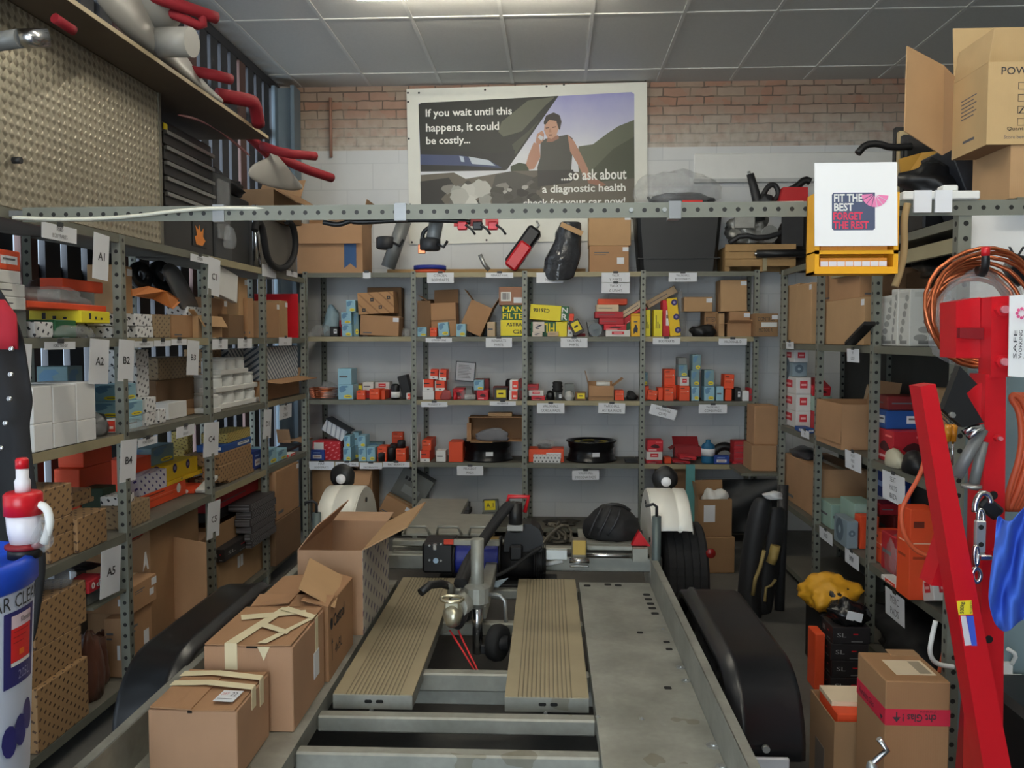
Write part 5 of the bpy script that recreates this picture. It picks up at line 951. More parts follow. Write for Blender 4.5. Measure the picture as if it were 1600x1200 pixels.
# black plastic crate with ribbed rim
x0, x1 = W(993, 370, Y=6.97).x, W(1130, 370, Y=6.97).x; h = W(1060, 322, Y=6.97).z-z0; R_ = root('plastic_crate', ((x0+x1)/2, 7.16, z0)); T(R_, 'big black plastic crate of cables on the top back shelf', 'crate')
w = x1-x0; k_ = mt((26, 27, 28), .42, 0, .2, 'black_crate'); m = MB(); P = []
for z, i in ((0, .045), (h*.9, .006), (h*.9, -.012), (h, -.012), (h, .006), (.01, .05)):
    c = .03; a_, b_ = w/2-i, .19-i*.6; P.append([(sx*a_ if e else sx*(a_-c), sy*b_ if not e else sy*(b_-c), z) for sx, sy, e in ((-1, -1, 0), (1, -1, 0), (1, -1, 1), (1, 1, 1), (1, 1, 0), (-1, 1, 0), (-1, 1, 1), (-1, -1, 1), (-1, -1, 0))])
m.grid(P, k_, smooth=False); m.box(-w/2+.05, w/2-.05, -.15, .15, 0, .01, k_); m.box(-w/2+.02, w/2-.02, -.186, -.175, h*.2, h*.215, k_); m.build('body', R_, local=True)
MB().box(-.34, -.22, -.199, -.197, h-.01, h+.03, PAPER).build('label', R_, local=True); MB().box(.02, .18, -.199, -.197, h-.01, h+.045, mt((220, 40, 36), .5)).build('label', R_, local=True)['label'] = 'red sticker'
o = MB().lump(((x0+x1)/2, 7.16, z0+h+.12), (w/2-.01, .17, .2), CLEAR, 131, .22, 1.4, 4, False).build('plastic_bag'); T(o, 'clear plastic sack bulging over the black crate', 'bag')
m = MB(); rnd = random.Random(9)
for k in range(7): m.tube([((x0+x1)/2+rnd.uniform(-.3, .3), 7.16+rnd.uniform(-.1, .1), z0+h-.04+rnd.uniform(0, .16)) for _ in range(5)], .012, 6, BLACK, sub=2)
o = m.build('cable_bundle'); T(o, 'tangle of black cables under the clear sack in the crate', 'cable')
o = MB().lump(((x0+x1)/2+.04, 7.16, z0+h+.07), (.26, .12, .07), mt((60, 60, 64), .5), 133, .2).build('bagged_part'); T(o, 'dark grey bagged part lying on top of the crate cables', 'bag')
# wooden box, gearbox parts, shock absorber
m = MB(); wd_ = mt((168, 134, 88), .7, 0, .2, 'pine', 12); x0, x1 = bzt(1132), bzt(1242)
for k in range(3): m.box(x0, x1, YB+.02, YB+.035, z0+.04+.06*k, z0+.095+.06*k, wd_)
for x in (x0, x1-.04, (x0+x1)/2): m.box(x, x+.04, YB+.035, YB+.36, z0, z0+.18, wd_)
m.box(x0, x1, YB+.345, YB+.36, z0+.02, z0+.2, wd_); m.box(x0, x1, YB+.036, YB+.344, z0+.18, z0+.195, wd_); o = m.build('wooden_crate'); T(o, 'low slatted wooden crate right of the black crate', 'crate')
zt = z0+.2; R_ = root('gearbox', (bzt(1180), 7.14, zt)); T(R_, 'grey metal gearbox casing on the wooden crate', 'gearbox'); al = mt((150, 150, 146), .45, .6, .25, 'cast_alloy', 20)
c = Vector((bzt(1180), 7.14, zt)); MB().lump(c+Vector((-.03, 0, .12)), (.17, .12, .16), al, 135, .5, 2.2, 4).build('casing', R_); MB().cyl(c+Vector((.12, -.12, .1)), c+Vector((.1, .05, .12)), .07, .05, m=al).build('bearing_housing', R_); MB().box(c.x-.17, c.x+.0, 7.0, 7.02, zt+.14, zt+.3, al, .01, ).build('flange', R_)
MB().tube([c+Vector((-.2, -.1, .03)), c+Vector((-.1, -.12, .1)), c+Vector((.05, -.13, .06)), c+Vector((.24, -.1, .12))], .022, 8, DARKM, sub=1).build('linkage', R_)
R_ = root('shock_absorber', (bzt(1215), YB+.01, z0+.11)); T(R_, 'black shock absorber lying in front of the wooden crate', 'shock absorber'); y = YB-.005
MB().cyl((bzt(1180), y, z0+.135), (bzt(1262), y, z0+.14), .032, n=16, m=BLACK).build('body', R_); MB().cyl((bzt(1176), y, z0+.135), (bzt(1182), y, z0+.135), .018, n=12, m=CHROME).build('rod', R_)
MB().box(bzt(1190), bzt(1196), YB-.0, YB+.012, z0, z0+.11, SHELFW).build('bracket', R_)
R_ = root('tyre', (bzt(1248), 7.17, z0+.26)); T(R_, 'dark rubber tyre standing at the right end of the top back shelf', 'tyre'); Mx = Matrix.Translation((bzt(1250)+.06, 7.16, z0+.25)) @ Matrix.Rotation(D(90), 4, 'Y') @ Matrix.Rotation(D(-30), 4, 'X')
MB().lathe([(.15, -.07), (.2, -.08), (.245, -.06), (.25, 0), (.245, .06), (.2, .08), (.15, .07)], 36, mt((46, 40, 36), .8), Mx).build('carcass', R_)
o = bx(B, 1215, 1262, 0, 'redp', 'red tapered bin above the beam on the top back shelf', zb=z0+.33, h=.14, d=.16, s=.1, suf=0) if 0 else None
# steering column standing up
R_ = root('steering_shaft', (bzt(1190), 7.1, zt+.2)); T(R_, 'dark upright steering column beside the red bin', 'steering column'); y = 7.05; A = lambda px, py: W(px, py, Y=y)
MB().tube([A(1186, 345), A(1183, 312), A(1177, 290), A(1172, 272)], [.05, .04, .034, .03], 12, DARKM).build('column', R_); MB().cyl(A(1171, 274), A(1170, 268), .012, m=ZINC).build('spline', R_); MB().tube([A(1190, 310), A(1200, 290), A(1212, 288), A(1218, 305), A(1205, 316)], .022, 8, DARKM, sub=2).build('bracket', R_); MB().lump(A(1196, 314), (.07, .06, .05), DARKM, 137, .3).build('lock_body', R_)
R_ = root('red_bin', (bzt(1238), 7.15, z0+.3)); T(R_, 'red tapered plastic bin peeking over the beam', 'bin'); q = MB(); a_, b_, c_, d_ = A(1213, 318), A(1258, 318), A(1258, 295), A(1220, 295)
q.slab(Matrix.Translation((0, 7.07, 0)) @ _RX, [(p.x, p.z) for p in (a_, b_, c_, d_)], .1, mt((200, 34, 40), .4)); q.box(a_.x+.03, b_.x-.03, 6.98, 7.0, z0+.2, a_.z, DARKM); q.build('body', R_); MB().tube([A(1205, 310), A(1222, 306), A(1224, 316)], .006, 6, ZINC).build('handle', R_)
o = MB().tube([A(1228, 300), A(1245, 292), A(1258, 280), A(1266, 284)], .03, 8, BLACK, sub=1).build('rubber_hose'); T(o, 'black rubber hose arching behind the red bin', 'hose')
# hanging grey torches with leads under the beam
for k, (px, py, qx, qy, l) in enumerate(((606, 418, 632, 345, 'leaning'), (674, 388, 684, 335, 'upright'))):
    Y = 6.98 if k == 0 else 2.99; A = lambda x, y: W(x, y, Y=Y); R_ = root('column_tube', A(px, py)); T(R_, f'grey metal tube with black clamp and copper tipped lead, the {l} one under the beam', 'tube', 'grey tubes with copper tipped leads'); f = Y/7
    MB().cyl(A(px, py), A(qx, qy), .058*f, n=18, m=GREYM).build('tube', R_); e = A(px-2, py-38 if k == 0 else py-6); MB().lathe([(.07*f, -.05*f), (.085*f, -.04*f), (.085*f, .04*f), (.07*f, .05*f)], 20, DARKM, Matrix.Translation(e+Vector((0, -.0, 0)))).build('clamp', R_); MB().tube([e+Vector((.06*f, -.05*f, 0)), e+Vector((.12*f, -.07*f, -.03*f)), e+Vector((.15*f, -.06*f, .02*f))], .012*f, 6, BLACK).build('hook', R_)
    X0, Y0 = ((620, 388), (660, 390))[k]; MB().tube([A(qx+6, 350), A(qx-4 if k else qx+2, 350), A(X0+3, 360), A(X0, Y0-22), A(X0-1, Y0-6)], .017*f, 8, BLACK, sub=2).build('lead', R_); MB().box(-.03*f, .03*f, -.012*f, .012*f, -.075*f, .0, COPPER, .004*f, Matrix.Translation(A(X0-1, Y0-8))).build('copper_lug', R_)
o = MB().tube([W(x, y, Y=2.935) for x, y in ((505, 347), (530, 352), (548, 344), (555, 348), (640, 343), (700, 344), (735, 347))], .009, 8, BLACK, sub=2).build('cable'); T(o, 'black cable looped along the underside of the beam', 'cable')
# tape roll, lath, red black lamp, bagged part
o = MB(); c = (W(672, 420, Y=7.08).x, 7.08, z0); o.lathe([(.09, .0), (.125, .0), (.125, .028), (.09, .028)], 28, C(220, 90, 50), Matrix.Translation(c), closed=True); o.lathe([(.1, .03), (.135, .03), (.135, .062), (.1, .062)], 28, C(36, 50, 140), Matrix.Translation(c), closed=True); o = o.build('tape_roll'); T(o, 'blue and orange tape roll lying on the top back shelf', 'tape roll')
o = MB().box(W(605, 420, Y=7.2).x, W(655, 420, Y=7.2).x, 7.2, 7.24, z0, z0+.045, wd_).build('wooden_lath'); T(o, 'short wooden lath left of the blue tape roll', 'lath'); o = MB().box(W(692, 420, Y=7.25).x, W(915, 420, Y=7.25).x, 7.25, 7.29, z0, z0+.05, wd_).build('wooden_lath'); T(o, 'long wooden lath along the top back shelf behind the red black lamp', 'lath')
R_ = root('work_lamp', W(805, 412, Y=7.0)); T(R_, 'red and black hand lamp tilted against the wall on the top back shelf', 'lamp'); Y = 7.06; a_, b_ = W(795, 418, Y=Y), W(838, 358, Y=Y); d_ = (b_-a_).normalized(); Mx = Matrix.Translation(a_) @ d_.to_track_quat('Z', 'Y').to_matrix().to_4x4(); L = (b_-a_).length
MB().box(-.085, .085, -.06, .06, L*.05, L, BLACK, .02, Mx).build('body', R_); MB().box(-.11, .03, -.068, .04, 0, L*.62, RED, .015, Mx).build('shell', R_); MB().box(-.05, .0, -.071, -.068, L*.2, L*.35, BLACK, 0, Mx).build('grille', R_); MB().tube([W(750, 398, Y=Y), W(756, 412, Y=Y), W(764, 422, Y=Y)], .018, 8, ZINC).build('prop', R_); MB().tube([b_, W(842, 352, Y=Y), W(838, 345, Y=Y)], .01, 6, ZINC).build('hook', R_)
pts = [[W(x, y, Y=YB-.03+dy) for x, dy in ((xa, .06), (xa*.7+xb_*.3, -.03), (xa*.35+xb_*.65, -.02), (xb_, .05))] for y, xa, xb_ in ((346, 876, 908), (365, 868, 910), (385, 860, 908), (405, 852, 905), (425, 850, 898), (438, 862, 888))]
_g = G('dark_film'); _g.col(_g.mott((58, 60, 64), .4, 24)); _g.rm(.16); _g.bump(_g.noise(17, 2), .9, .012); FILM = _g.mat; R_ = root('bagged_bumper', W(880, 430, Y=YB)); T(R_, 'dark part in shiny plastic film hanging over the top back shelf edge', 'car part')
rnd = random.Random(12); pts = [[p+Vector((rnd.uniform(-.012, .012), rnd.uniform(-.02, .02), rnd.uniform(-.008, .008))) for p in r2] for r in pts for r2 in (r, [p+Vector((0, 0, -.04)) for p in r])][:-1]; q = MB().grid(pts, FILM); q.build('film', R_, shell=.05, subd=2); MB().slab(Matrix.Translation((0, YB-.085, 0)) @ _RX, [(p.x, p.z) for p in (W(878, 347, Y=6.87), W(912, 362, Y=6.87), W(908, 369, Y=6.87), W(875, 354, Y=6.87))], .003, CARD3).build('card_strip', R_)
o = MB().lump(W(470, 355, Y=7.1), (.1, .1, .1), CLEAR, 141).build('plastic_bag'); o.location.z = z0; T(o, 'clear plastic bag behind the hose loop at the left end of the top back shelf', 'bag')
for k in range(3): o = MB().box(-.03, .03, 0, .04, -.05, 0, (RED, BLACK, RED)[k], .006).tube([(.02, 0, -.02), (.06, 0, -.05), (.08, 0, -.08)], .008, 6, BLACK).build('clip_tool', local=True); o.scale = (.55, .55, .55); o.location = W(722+24*k, 346, Y=2.91); T(o, ('first', 'second', 'third')[k]+' small red black clip hung under the beam before the banner', 'tool', 'small clips under the beam')
# white cable lying along the beam
o = MB().tube([W(x, y, Y=2.89) for x, y in ((20, 340), (90, 343), (150, 342), (210, 338), (270, 330), (330, 325))]+[W(x, y, Y=2.91) for x, y in ((420, 326), (560, 327), (720, 326), (860, 324), (1000, 321), (1130, 319), (1255, 317))], .0065, 8, mt((224, 222, 206), .4), sub=2).build('white_cable'); T(o, 'white cable running along the top of the slotted beam', 'cable')
# ================================================================ top tier of the left shelving
def plate_mat():
    g = G('chequer_plate'); u, v = g.uv(); a = g.m('ADD', u, v); b = g.m('SUBTRACT', u, v); k = math.pi/.037
    h = g.m('MAXIMUM', g.m('MULTIPLY', g.m('SINE', g.m('MULTIPLY', a, k)), g.m('SINE', g.m('MULTIPLY', b, k))), 0.0); h = g.m('POWER', h, .6)
    g.col(g.mix(g.m('MULTIPLY', h, .7), g.mott((176, 168, 148), .22, 4), lin((112, 104, 90)))); g.rm(.45, .6); g.bump(h, .6, .004); return g.mat
z0 = ZL[0]+.001; R_ = root('tool_chest', (-2.1, 3.2, z0)); T(R_, 'big chequer plate metal chest on the top left shelf', 'chest'); CP = plate_mat()
MB().box(-2.33, -1.9, 2.3, 4.09, z0, z0+.72, CP, .004).build('body', R_); MB().box(-2.335, -1.896, 4.07, 4.095, z0, z0+.72, mt((120, 116, 104), .45, .5)).build('edge_trim', R_)
MB().cyl(W(-40, 70, X=-1.89), W(32, 60, X=-1.72), .03, n=14, m=GREYM).build('tube', R_); MB().cyl(W(28, 60, X=-1.73), W(76, 59, X=-1.66), .03, n=18, m=CHROME).build('connector', R_); MB().cyl((-1.9, 2.95, z0+.17), (-1.87, 2.95, z0+.17), .012, n=10, m=DARKM).build('latch', R_)
R_ = root('drawer_cabinet', (-2.1, 4.42, z0)); T(R_, 'black tool cabinet with silver edged drawers on the top left shelf', 'tool cabinet'); MB().box(-2.33, -1.93, 4.13, 4.78, z0, z0+.62, mt((30, 30, 32), .4, .2), .006).build('body', R_)
for k in range(5):
    d = MB().box(-1.93, -1.915, 4.16, 4.75, z0+.2+.075*k, z0+.262+.075*k, mt((40, 38, 38), .4, .3), .003).build('drawer', R_); MB().box(-1.917, -1.9, 4.16, 4.75, z0+.248+.075*k, z0+.266+.075*k, mt((150, 150, 146), .35, .8)).build('handle', d)
MB().box(-1.929, -1.926, 4.5, 4.68, z0+.04, z0+.17, BLACK).build('poster', R_); q = MB(); M_ = Matrix.Translation((-1.925, 4.52, z0+.05)) @ Matrix.Rotation(D(90), 4, 'Z') @ _RX
q.poly(M_, [(.02, .0), (0, .04), (.03, .05), (.01, .1), (.05, .08), (.06, .11), (.08, .07), (.12, .1), (.11, .05), (.14, .03), (.1, 0)], C(220, 130, 50)); q.build('flame_print', R_); MB().box(-1.928, -1.924, 4.18, 4.22, z0+.575, z0+.605, YEL).build('badge', R_)
R_ = root('control_box', (-2.05, 5.0, z0)); T(R_, 'dark grey instrument box with clear cover beside the tool cabinet', 'instrument'); MB().box(-2.25, -1.94, 4.84, 5.1, z0, z0+.5, mt((58, 60, 62), .4), .01).build('body', R_); MB().box(-1.938, -1.92, 4.86, 5.02, z0+.12, z0+.46, CLEAR, .005).build('cover', R_); MB().lump((-1.9, 4.95, z0+.12), (.03, .06, .09), CLEAR, 143).build('bag', R_)
o = MB().box(-2.3, -1.96, 5.13, 5.45, z0, z0+.42, mt((50, 50, 50), .5), .01).build('dark_case'); T(o, 'tall dark case standing left of the black hose loop', 'case'); o = MB().cyl((-1.93, 5.48, z0), (-1.93, 5.48, z0+.4), .025, n=12, m=CHROME).build('steel_tube'); T(o, 'bright upright steel tube beside the dark case', 'tube')
pts = [W(x, y, X=-1.86) for x, y in ((398, 360), (400, 346), (408, 348), (413, 375), (416, 398), (424, 414), (438, 421), (452, 414), (461, 396), (462, 372), (457, 350), (448, 346))]
o = MB().tube(pts, .022, 10, RUBBER, sub=2).build('rubber_hose'); T(o, 'thick black hose hanging in a loop at the left corner', 'hose')
o = MB().box(-2.3, -1.92, 5.55, 6.3, z0, z0+.35, mt((108, 104, 98), .7), .005).build('grey_box'); T(o, 'plain grey box behind the hose loop on the top left shelf', 'box')
o = carton('open_cardboard_box', .4, .34, .2, CARD2, [('f', 120, .2), ('r', 30, .16)]); o.location = (-1.86, 5.93, z0+.352); o.rotation_euler = (0, 0, D(80)); T(o, 'open carton above the grey box, flap over the beam', 'box')
o = MB().lump((-2.1, 5.25, z0+.47), (.16, .14, .09), BLACK, 147, .6).build('cable_heap'); T(o, 'heap of black wiring on top of the dark case', 'cable')
# board over the chest, panels and red frames
o = MB().box(-2.32, -1.70, 2.2, 5.06, z0+.722, z0+.74, mt((86, 72, 56), .6, 0, .2, 'plywood', 8)).box(-1.7, -1.697, 2.2, 5.06, z0+.722, z0+.74, mt((190, 172, 138), .6, 0, .2, 'plywood', 8)).build('plywood_board'); T(o, 'long plywood board lying on the chequer plate chest', 'board')  # dark faces hold the underside's shade in their colour, edge strip stays light
zb = z0+.741; PAN = mt((150, 148, 142), .42, 0, .1, 'grey_panel')
def trim_panel(rows, label, m=PAN, sh=.02): o = MB().grid([[W(px, py, X=X) for px, py, X in r] for r in rows], m).build('moulded_sheet', shell=sh, subd=2); return T(o, label, 'car panel', 'grey car trim panels')
trim_panel([[(118, -40, -1.74), (200, -40, -1.7), (270, -50, -1.85)], [(172, 42, -1.74), (215, 28, -1.66), (262, 48, -1.8)], [(250, 94, -1.74), (262, 84, -1.68), (285, 75, -1.8)], [(322, 146, -1.72), (318, 138, -1.68), (318, 132, -1.75)], [(350, 164, -1.7), (350, 160, -1.69), (351, 156, -1.7)]], 'broad grey moulded panel lying on the plywood board')
o = MB().tube([W(180, -60, X=-1.78), W(225, -5, X=-1.74), W(252, 38, X=-1.72)], .095, 16, PAN).tube([W(250, 66, X=-1.7), W(300, 66, X=-1.55)], .062, 16, PAN).build('rolled_panel', shell=0); T(o, 'rolled pale grey trim sheet jutting beside the red frames', 'car panel')
trim_panel([[(405, 218, -1.78), (425, 232, -1.72), (440, 250, -1.8)], [(430, 245, -1.72), (452, 262, -1.64), (460, 282, -1.75)], [(395, 250, -1.74), (450, 275, -1.66), (478, 292, -1.7)], [(376, 275, -1.76), (420, 296, -1.7), (470, 300, -1.72)]], 'grey drooping trim panel end under the plywood board')
trim_panel([[(252, 178, -1.82), (300, 176, -1.8)], [(330, 190, -1.78), (345, 205, -1.76)], [(392, 240, -1.75), (398, 254, -1.74)]], 'maroon edged panel below the plywood board', mt((92, 40, 44), .5), .012)
VEL = mt((132, 16, 30), .75, 0, .15, 'red_velvet')
def pad(pts, r, label, n): o = MB().tube(pts, r, 10, VEL, sub=1).build('padded_arm_bar'); T(o, label, 'frame', 'red padded frame arms')
pad([W(228, -8, X=-1.7), W(280, 8, X=-1.6), W(338, 28, X=-1.5)], .026, 'topmost red padded arm under the ceiling', 1); pad([W(236, 10, X=-1.72), W(285, 28, X=-1.6), W(318, 44, X=-1.54), W(315, 22, X=-1.54)], .02, 'second red padded arm just below the topmost', 2)
pad([W(292, 110, X=-1.78), W(330, 116, X=-1.65), W(360, 124, X=-1.6)], .026, 'short red padded arm beside the grey panel corner', 3); pad([W(338, 148, X=-1.78), W(385, 156, X=-1.66), W(398, 160, X=-1.64), W(404, 195, X=-1.66)], .036, 'bent red padded arm before the steel column', 4)
pad([W(410, 228, X=-1.78), W(445, 240, X=-1.62), W(492, 244, X=-1.5)], .028, 'upper red padded arm pointing at the banner', 5); pad([W(432, 242, X=-1.76), W(470, 262, X=-1.62), W(518, 278, X=-1.5)], .03, 'lower red padded arm pointing at the banner', 6)
pad([W(85, 28, X=-1.72), W(115, 48, X=-1.7)], .018, 'small red strap end on the board edge', 7); pad([W(340, 165, X=-1.9), W(440, 262, X=-1.9)], .03, 'long red frame rail along the plywood board', 8)
# ================================================================ right: top tier cartons, sign cabinet
def pfrom(px, py, Y): return W(px, py, Y=Y)
z0 = ZR[0]+.001
a = carton('open_cardboard_box', .6, .28, W(1577, 216, Y=3.2).z-W(1577, 310, Y=3.2).z, CARD3, []); _p = W(1577, 310, Y=3.2); a.location = (_p.x+.3, 3.2, _p.z); _zs = _p.z; T(a, 'lower open cardboard box on the beam at the top right corner', 'box')
o = carton('open_cardboard_box', .62, .27, W(1541, 97, Y=3.19).z-W(1541, 226, Y=3.19).z, cardboard((196, 166, 120)), [('l', -8, .12), ('b', 6, .22)]); _q = W(1541, 226, Y=3.19); o.location = (_q.x+.31, 3.19, _q.z); T(o, 'upper cardboard box reading POWDER FREE with a tall raised flap, top right', 'box')
M_ = Matrix.Translation((-.31, 0, 0)) @ _RX; q = MB(); q.text('POWDER FREE', M_, .045, .245, .30, .272, INK, .006)
for k in range(4):
    y = .205-.042*k
    for r in ((0, 0, .002, .026), (.024, 0, .026, .026), (0, 0, .026, .002), (0, .024, .026, .026)): q.rect(M_, .105+r[0], y-.013+r[1], .105+r[2], y-.013+r[3], INK)
    q.text(('Small', 'Medium', 'Large', 'Extra Large')[k], M_, .145, y-.01, .2, y+.012, INK)
q.text('/', M_, .108, .108, .128, .13, INK); q.text('Quantity : 100', M_, .07, .045, .2, .062, INK); q.text('Store between 5 and 30 C', M_, .06, .02, .25, .032, INKG); q.build('lettering', o, local=True)
M2 = Matrix.Translation((-.31, .27, 0)) @ Matrix.Rotation(D(-90), 4, 'Z') @ _RX; q = MB()
for k in range(6): q.rect(M2, .07, .2-.014*k, .19-.02*(k % 2), .204-.014*k, INKG)
q.rect(M2, .09, .04, .18, .05, INKG); q.build('small_print', o, local=True)
q = MB().slab(Matrix.Identity(4), [(0, 0), (1, 0), (1, 1), (0, 1)], .1, CARD3); q.bm.free()
fl = MB(); A_ = [W(1417, 72, Y=3.35), W(1475, 103, Y=3.46), W(1472, 243, Y=3.46), W(1413, 205, Y=3.35)]; fl.use(CARD3); vs = [fl.V(p) for p in A_]; fl.face(vs); fl.build('flap', o, shell=.005)
fl = MB(); A_ = [W(1475, 103, Y=3.462), W(1492, 120, Y=3.46), W(1491, 232, Y=3.46), W(1472, 243, Y=3.462)]; fl.use(CARD2); fl.face([fl.V(p) for p in A_]); fl.build('flap', o, shell=.005)
for x, y in ((1.66, 3.3), (2.2, 3.3)): pass
MB().box(1.64, 2.4, 3.17, 3.54, _zs-.012, _zs-.001, SHELF).build('shelf', rr)
R_ = root('foam_tray', (1.3, 2.93, 2.125)); T(R_, 'white foam packing tray lying on the beam beside the bulb sign', 'packing'); p0, p1 = W(1410, 300, Y=BY), W(1530, 300, Y=BY); BT = BZ+.051; MB().box(p0.x, p1.x, BY-.01, BY+.07, BT, BT+.028, WHITE, .004).build('tray', R_); MB().box(W(1476, 300, Y=BY).x, W(1500, 300, Y=BY).x, BY+.01, BY+.06, BT+.029, BT+.05, WHITE, .004).build('lug', R_); MB().box(W(1425, 300, Y=BY).x, W(1452, 300, Y=BY).x, BY-.02, BY-.011, BZ+.008, BT+.028, PAPER).build('side', R_); MB().box(W(1458, 300, Y=BY).x, W(1484, 300, Y=BY).x, BY-.02, BY-.011, BZ+.008, BT+.028, PAPER).build('side', R_)
o = MB().box(1.66, 1.98, 3.62, 3.9, 2.21, 2.5, mt((44, 46, 52), .5), .004, Matrix.Translation((1.82, 3.76, 2.3)) @ Matrix.Rotation(D(-22), 4, 'Y') @ Matrix.Translation((-1.82, -3.76, -2.3))).build('dark_case'); T(o, 'dark grey case leaning beneath the raised carton flap', 'case')
fl = MB(); A_ = [W(1404, 250, Y=4.04), W(1440, 240, Y=4.04), W(1476, 236, Y=4.0), W(1470, 265, Y=4.0), W(1410, 285, Y=4.04)]; _e = A_[4]; fl.use(mt((214, 160, 66), .6)); fl.face([fl.V(p) for p in A_]); o = fl.build('padded_envelope', shell=.03); T(o, 'yellow padded envelope behind the bulb sign', 'envelope'); o = MB().box(1.63, 1.95, 3.93, 4.12, z0, _e.z+.01, BLACK, .01).build('dark_case'); T(o, 'low dark case beneath the yellow padded envelope', 'case')
o = MB().lump(W(1455, 290, Y=3.75), (.12, .12, .1), BLACK, 151, .6).build('black_moulding'); T(o, 'black mouldings under the yellow envelope', 'car part')
o = MB().tube([W(x, y, Y=4.2) for x, y in ((1340, 240), (1352, 226), (1372, 224), (1392, 231), (1424, 229))], .017, 8, BLACK, sub=1).build('rubber_hose'); T(o, 'black hose curling above the bulb sign', 'hose')
m = MB()
for k in range(5): m.box(1.64, 1.95, 4.55+.03*k, 4.57+.03*k, z0, z0+.55, (PAPER, DARKM, BLACK, PAPER, DARKM)[k], .002, Matrix.Translation((0, 0, 0)))
o = m.build('folder_row'); bpy.data.objects.remove(o)
for k in range(4): o = MB().box(1.66, 1.95, 4.2+.05*k, 4.235+.05*k, z0, z0+.46+.03*k, (BLACK, DARKM, mt((190, 170, 130), .7), BLACK)[k], .002).build('binder'); T(o, ('first', 'second', 'third', 'fourth')[k]+' upright binder on the top right shelf behind the bulb sign', 'binder', 'binders on the top right shelf')
# yellow bulb cabinet with the white sign
Y = 2.79; P = W(1272, 428, Y=Y); Q_ = W(1405, 300, Y=Y); x0, x1, zb, zt = P.x, Q_.x, P.z, Q_.z; R_ = root('bulb_cabinet', ((x0+x1)/2, Y, zb)); T(R_, 'yellow bulb dispenser cabinet with white sign hung on the beam', 'cabinet'); OY = mt((240, 172, 30), .45, 0, .05, 'yellow_enamel')
m = MB().box(x0, x0+.012, Y, Y+.09, zb, zt, OY).box(x1-.012, x1, Y, Y+.09, zb, zt, OY).box(x0, x1, Y+.085, Y+.092, zb, zt, OY).box(x0, x1, Y, Y+.09, zb, zb+.008, OY).box(x0, x1, Y-.004, Y, zb, zb+.022, OY).box(x0, x1, Y-.004, Y, zb+.062, zb+.074, OY).box(x0, x0+.014, Y-.004, Y, zb+.022, zt, OY).box(x1-.014, x1, Y-.004, Y, zb+.022, zt, OY).box(x0, x1, Y, Y+.09, zb+.066, zb+.071, OY)
m.build('housing', R_); MB().box(x0+.1, x0+.14, Y+.0925, BY-.001, zt-.02, zt, ZINC).build('hook', R_)
a_, b_ = W(1272, 385, Y=2.78), W(1408, 250, Y=2.76); sw, sh_ = b_.x-a_.x, b_.z-a_.z; SM = Matrix.Translation((a_.x, 2.778, a_.z)) @ Matrix.Rotation(D(-4), 4, 'X') @ _RX
q = MB().slab(SM, [(0, 0), (sw, 0), (sw, sh_), (0, sh_)], .006, mt((244, 244, 244), .4, 0, 0, 'white_acrylic')); q.build('sign', R_)
f = lambda x, y: ((x-190)/775*sw, (885-y)/780*sh_); q = MB(); NAVY = C(74, 84, 112); c0, c1 = f(350, 740), f(755, 388); q.poly(SM, [(c0[0]+.006, c0[1]), (c1[0]-.006, c0[1]), (c1[0], c0[1]+.006), (c1[0], c1[1]), (c0[0]+.006, c1[1]), (c0[0], c1[1]-.006), (c0[0], c0[1]+.006)], NAVY, .0066)
for s, xa, ya, xb_, yb_, c in (('FIT THE', 370, 475, 636, 400, WHITE), ('BEST', 370, 560, 552, 485, WHITE), ('FORGET', 362, 645, 638, 568, C(222, 60, 92)), ('THE REST', 360, 728, 695, 655, C(222, 60, 92))): u, v = f(xa, ya), f(xb_, yb_); MB().text(s, SM, u[0], u[1], v[0], v[1], c, .03, .0074).build('lettering', R_)
u = f(755, 400); r = .042
for k in range(7):
    t0, t1 = math.pi*(1.02+k*.135), math.pi*(1.02+(k+.9)*.135); q.poly(SM, [(u[0]+.006*math.cos(t0), u[1]+.006*math.sin(t0))]+[(u[0]+r*math.cos(t0+(t1-t0)*j/3), u[1]+r*math.sin(t0+(t1-t0)*j/3)) for j in range(4)], C(232, 130, 178), .0074)
q.build('emblem', R_)
BOXO = C(236, 156, 60)
for row, n, zz in ((0, 8, zb+.0085), (1, 8, zb+.0715)):
    for k in range(n):
        x = x0+.022+k*(x1-x0-.05)/n; w_ = .026; o = MB().box(x, x+w_, Y+.012, Y+.05, zz, zz+(.043 if row == 0 else .032), BOXO, .001).box(x+.001, x+w_-.001, Y+.0112, Y+.012, zz+.016, zz+.032, PAPER).build('bulb_box')
        T(o, ('tiny orange and white bulb box in the lower slot row of the yellow cabinet' if row == 0 else 'tiny bulb box in the upper slot row just under the white sign'), 'bulb box', 'bulb boxes, lower slot row' if row == 0 else 'bulb boxes, upper slot row')
o = MB().tube([W(x, y, Y=2.88) for x, y in ((1418, 318), (1412, 345), (1414, 385), (1408, 420), (1398, 448))], .012, 8, mt((164, 138, 96), .8), sub=2).build('rope_end'); T(o, 'frayed tan rope hanging beside the bulb sign', 'rope')
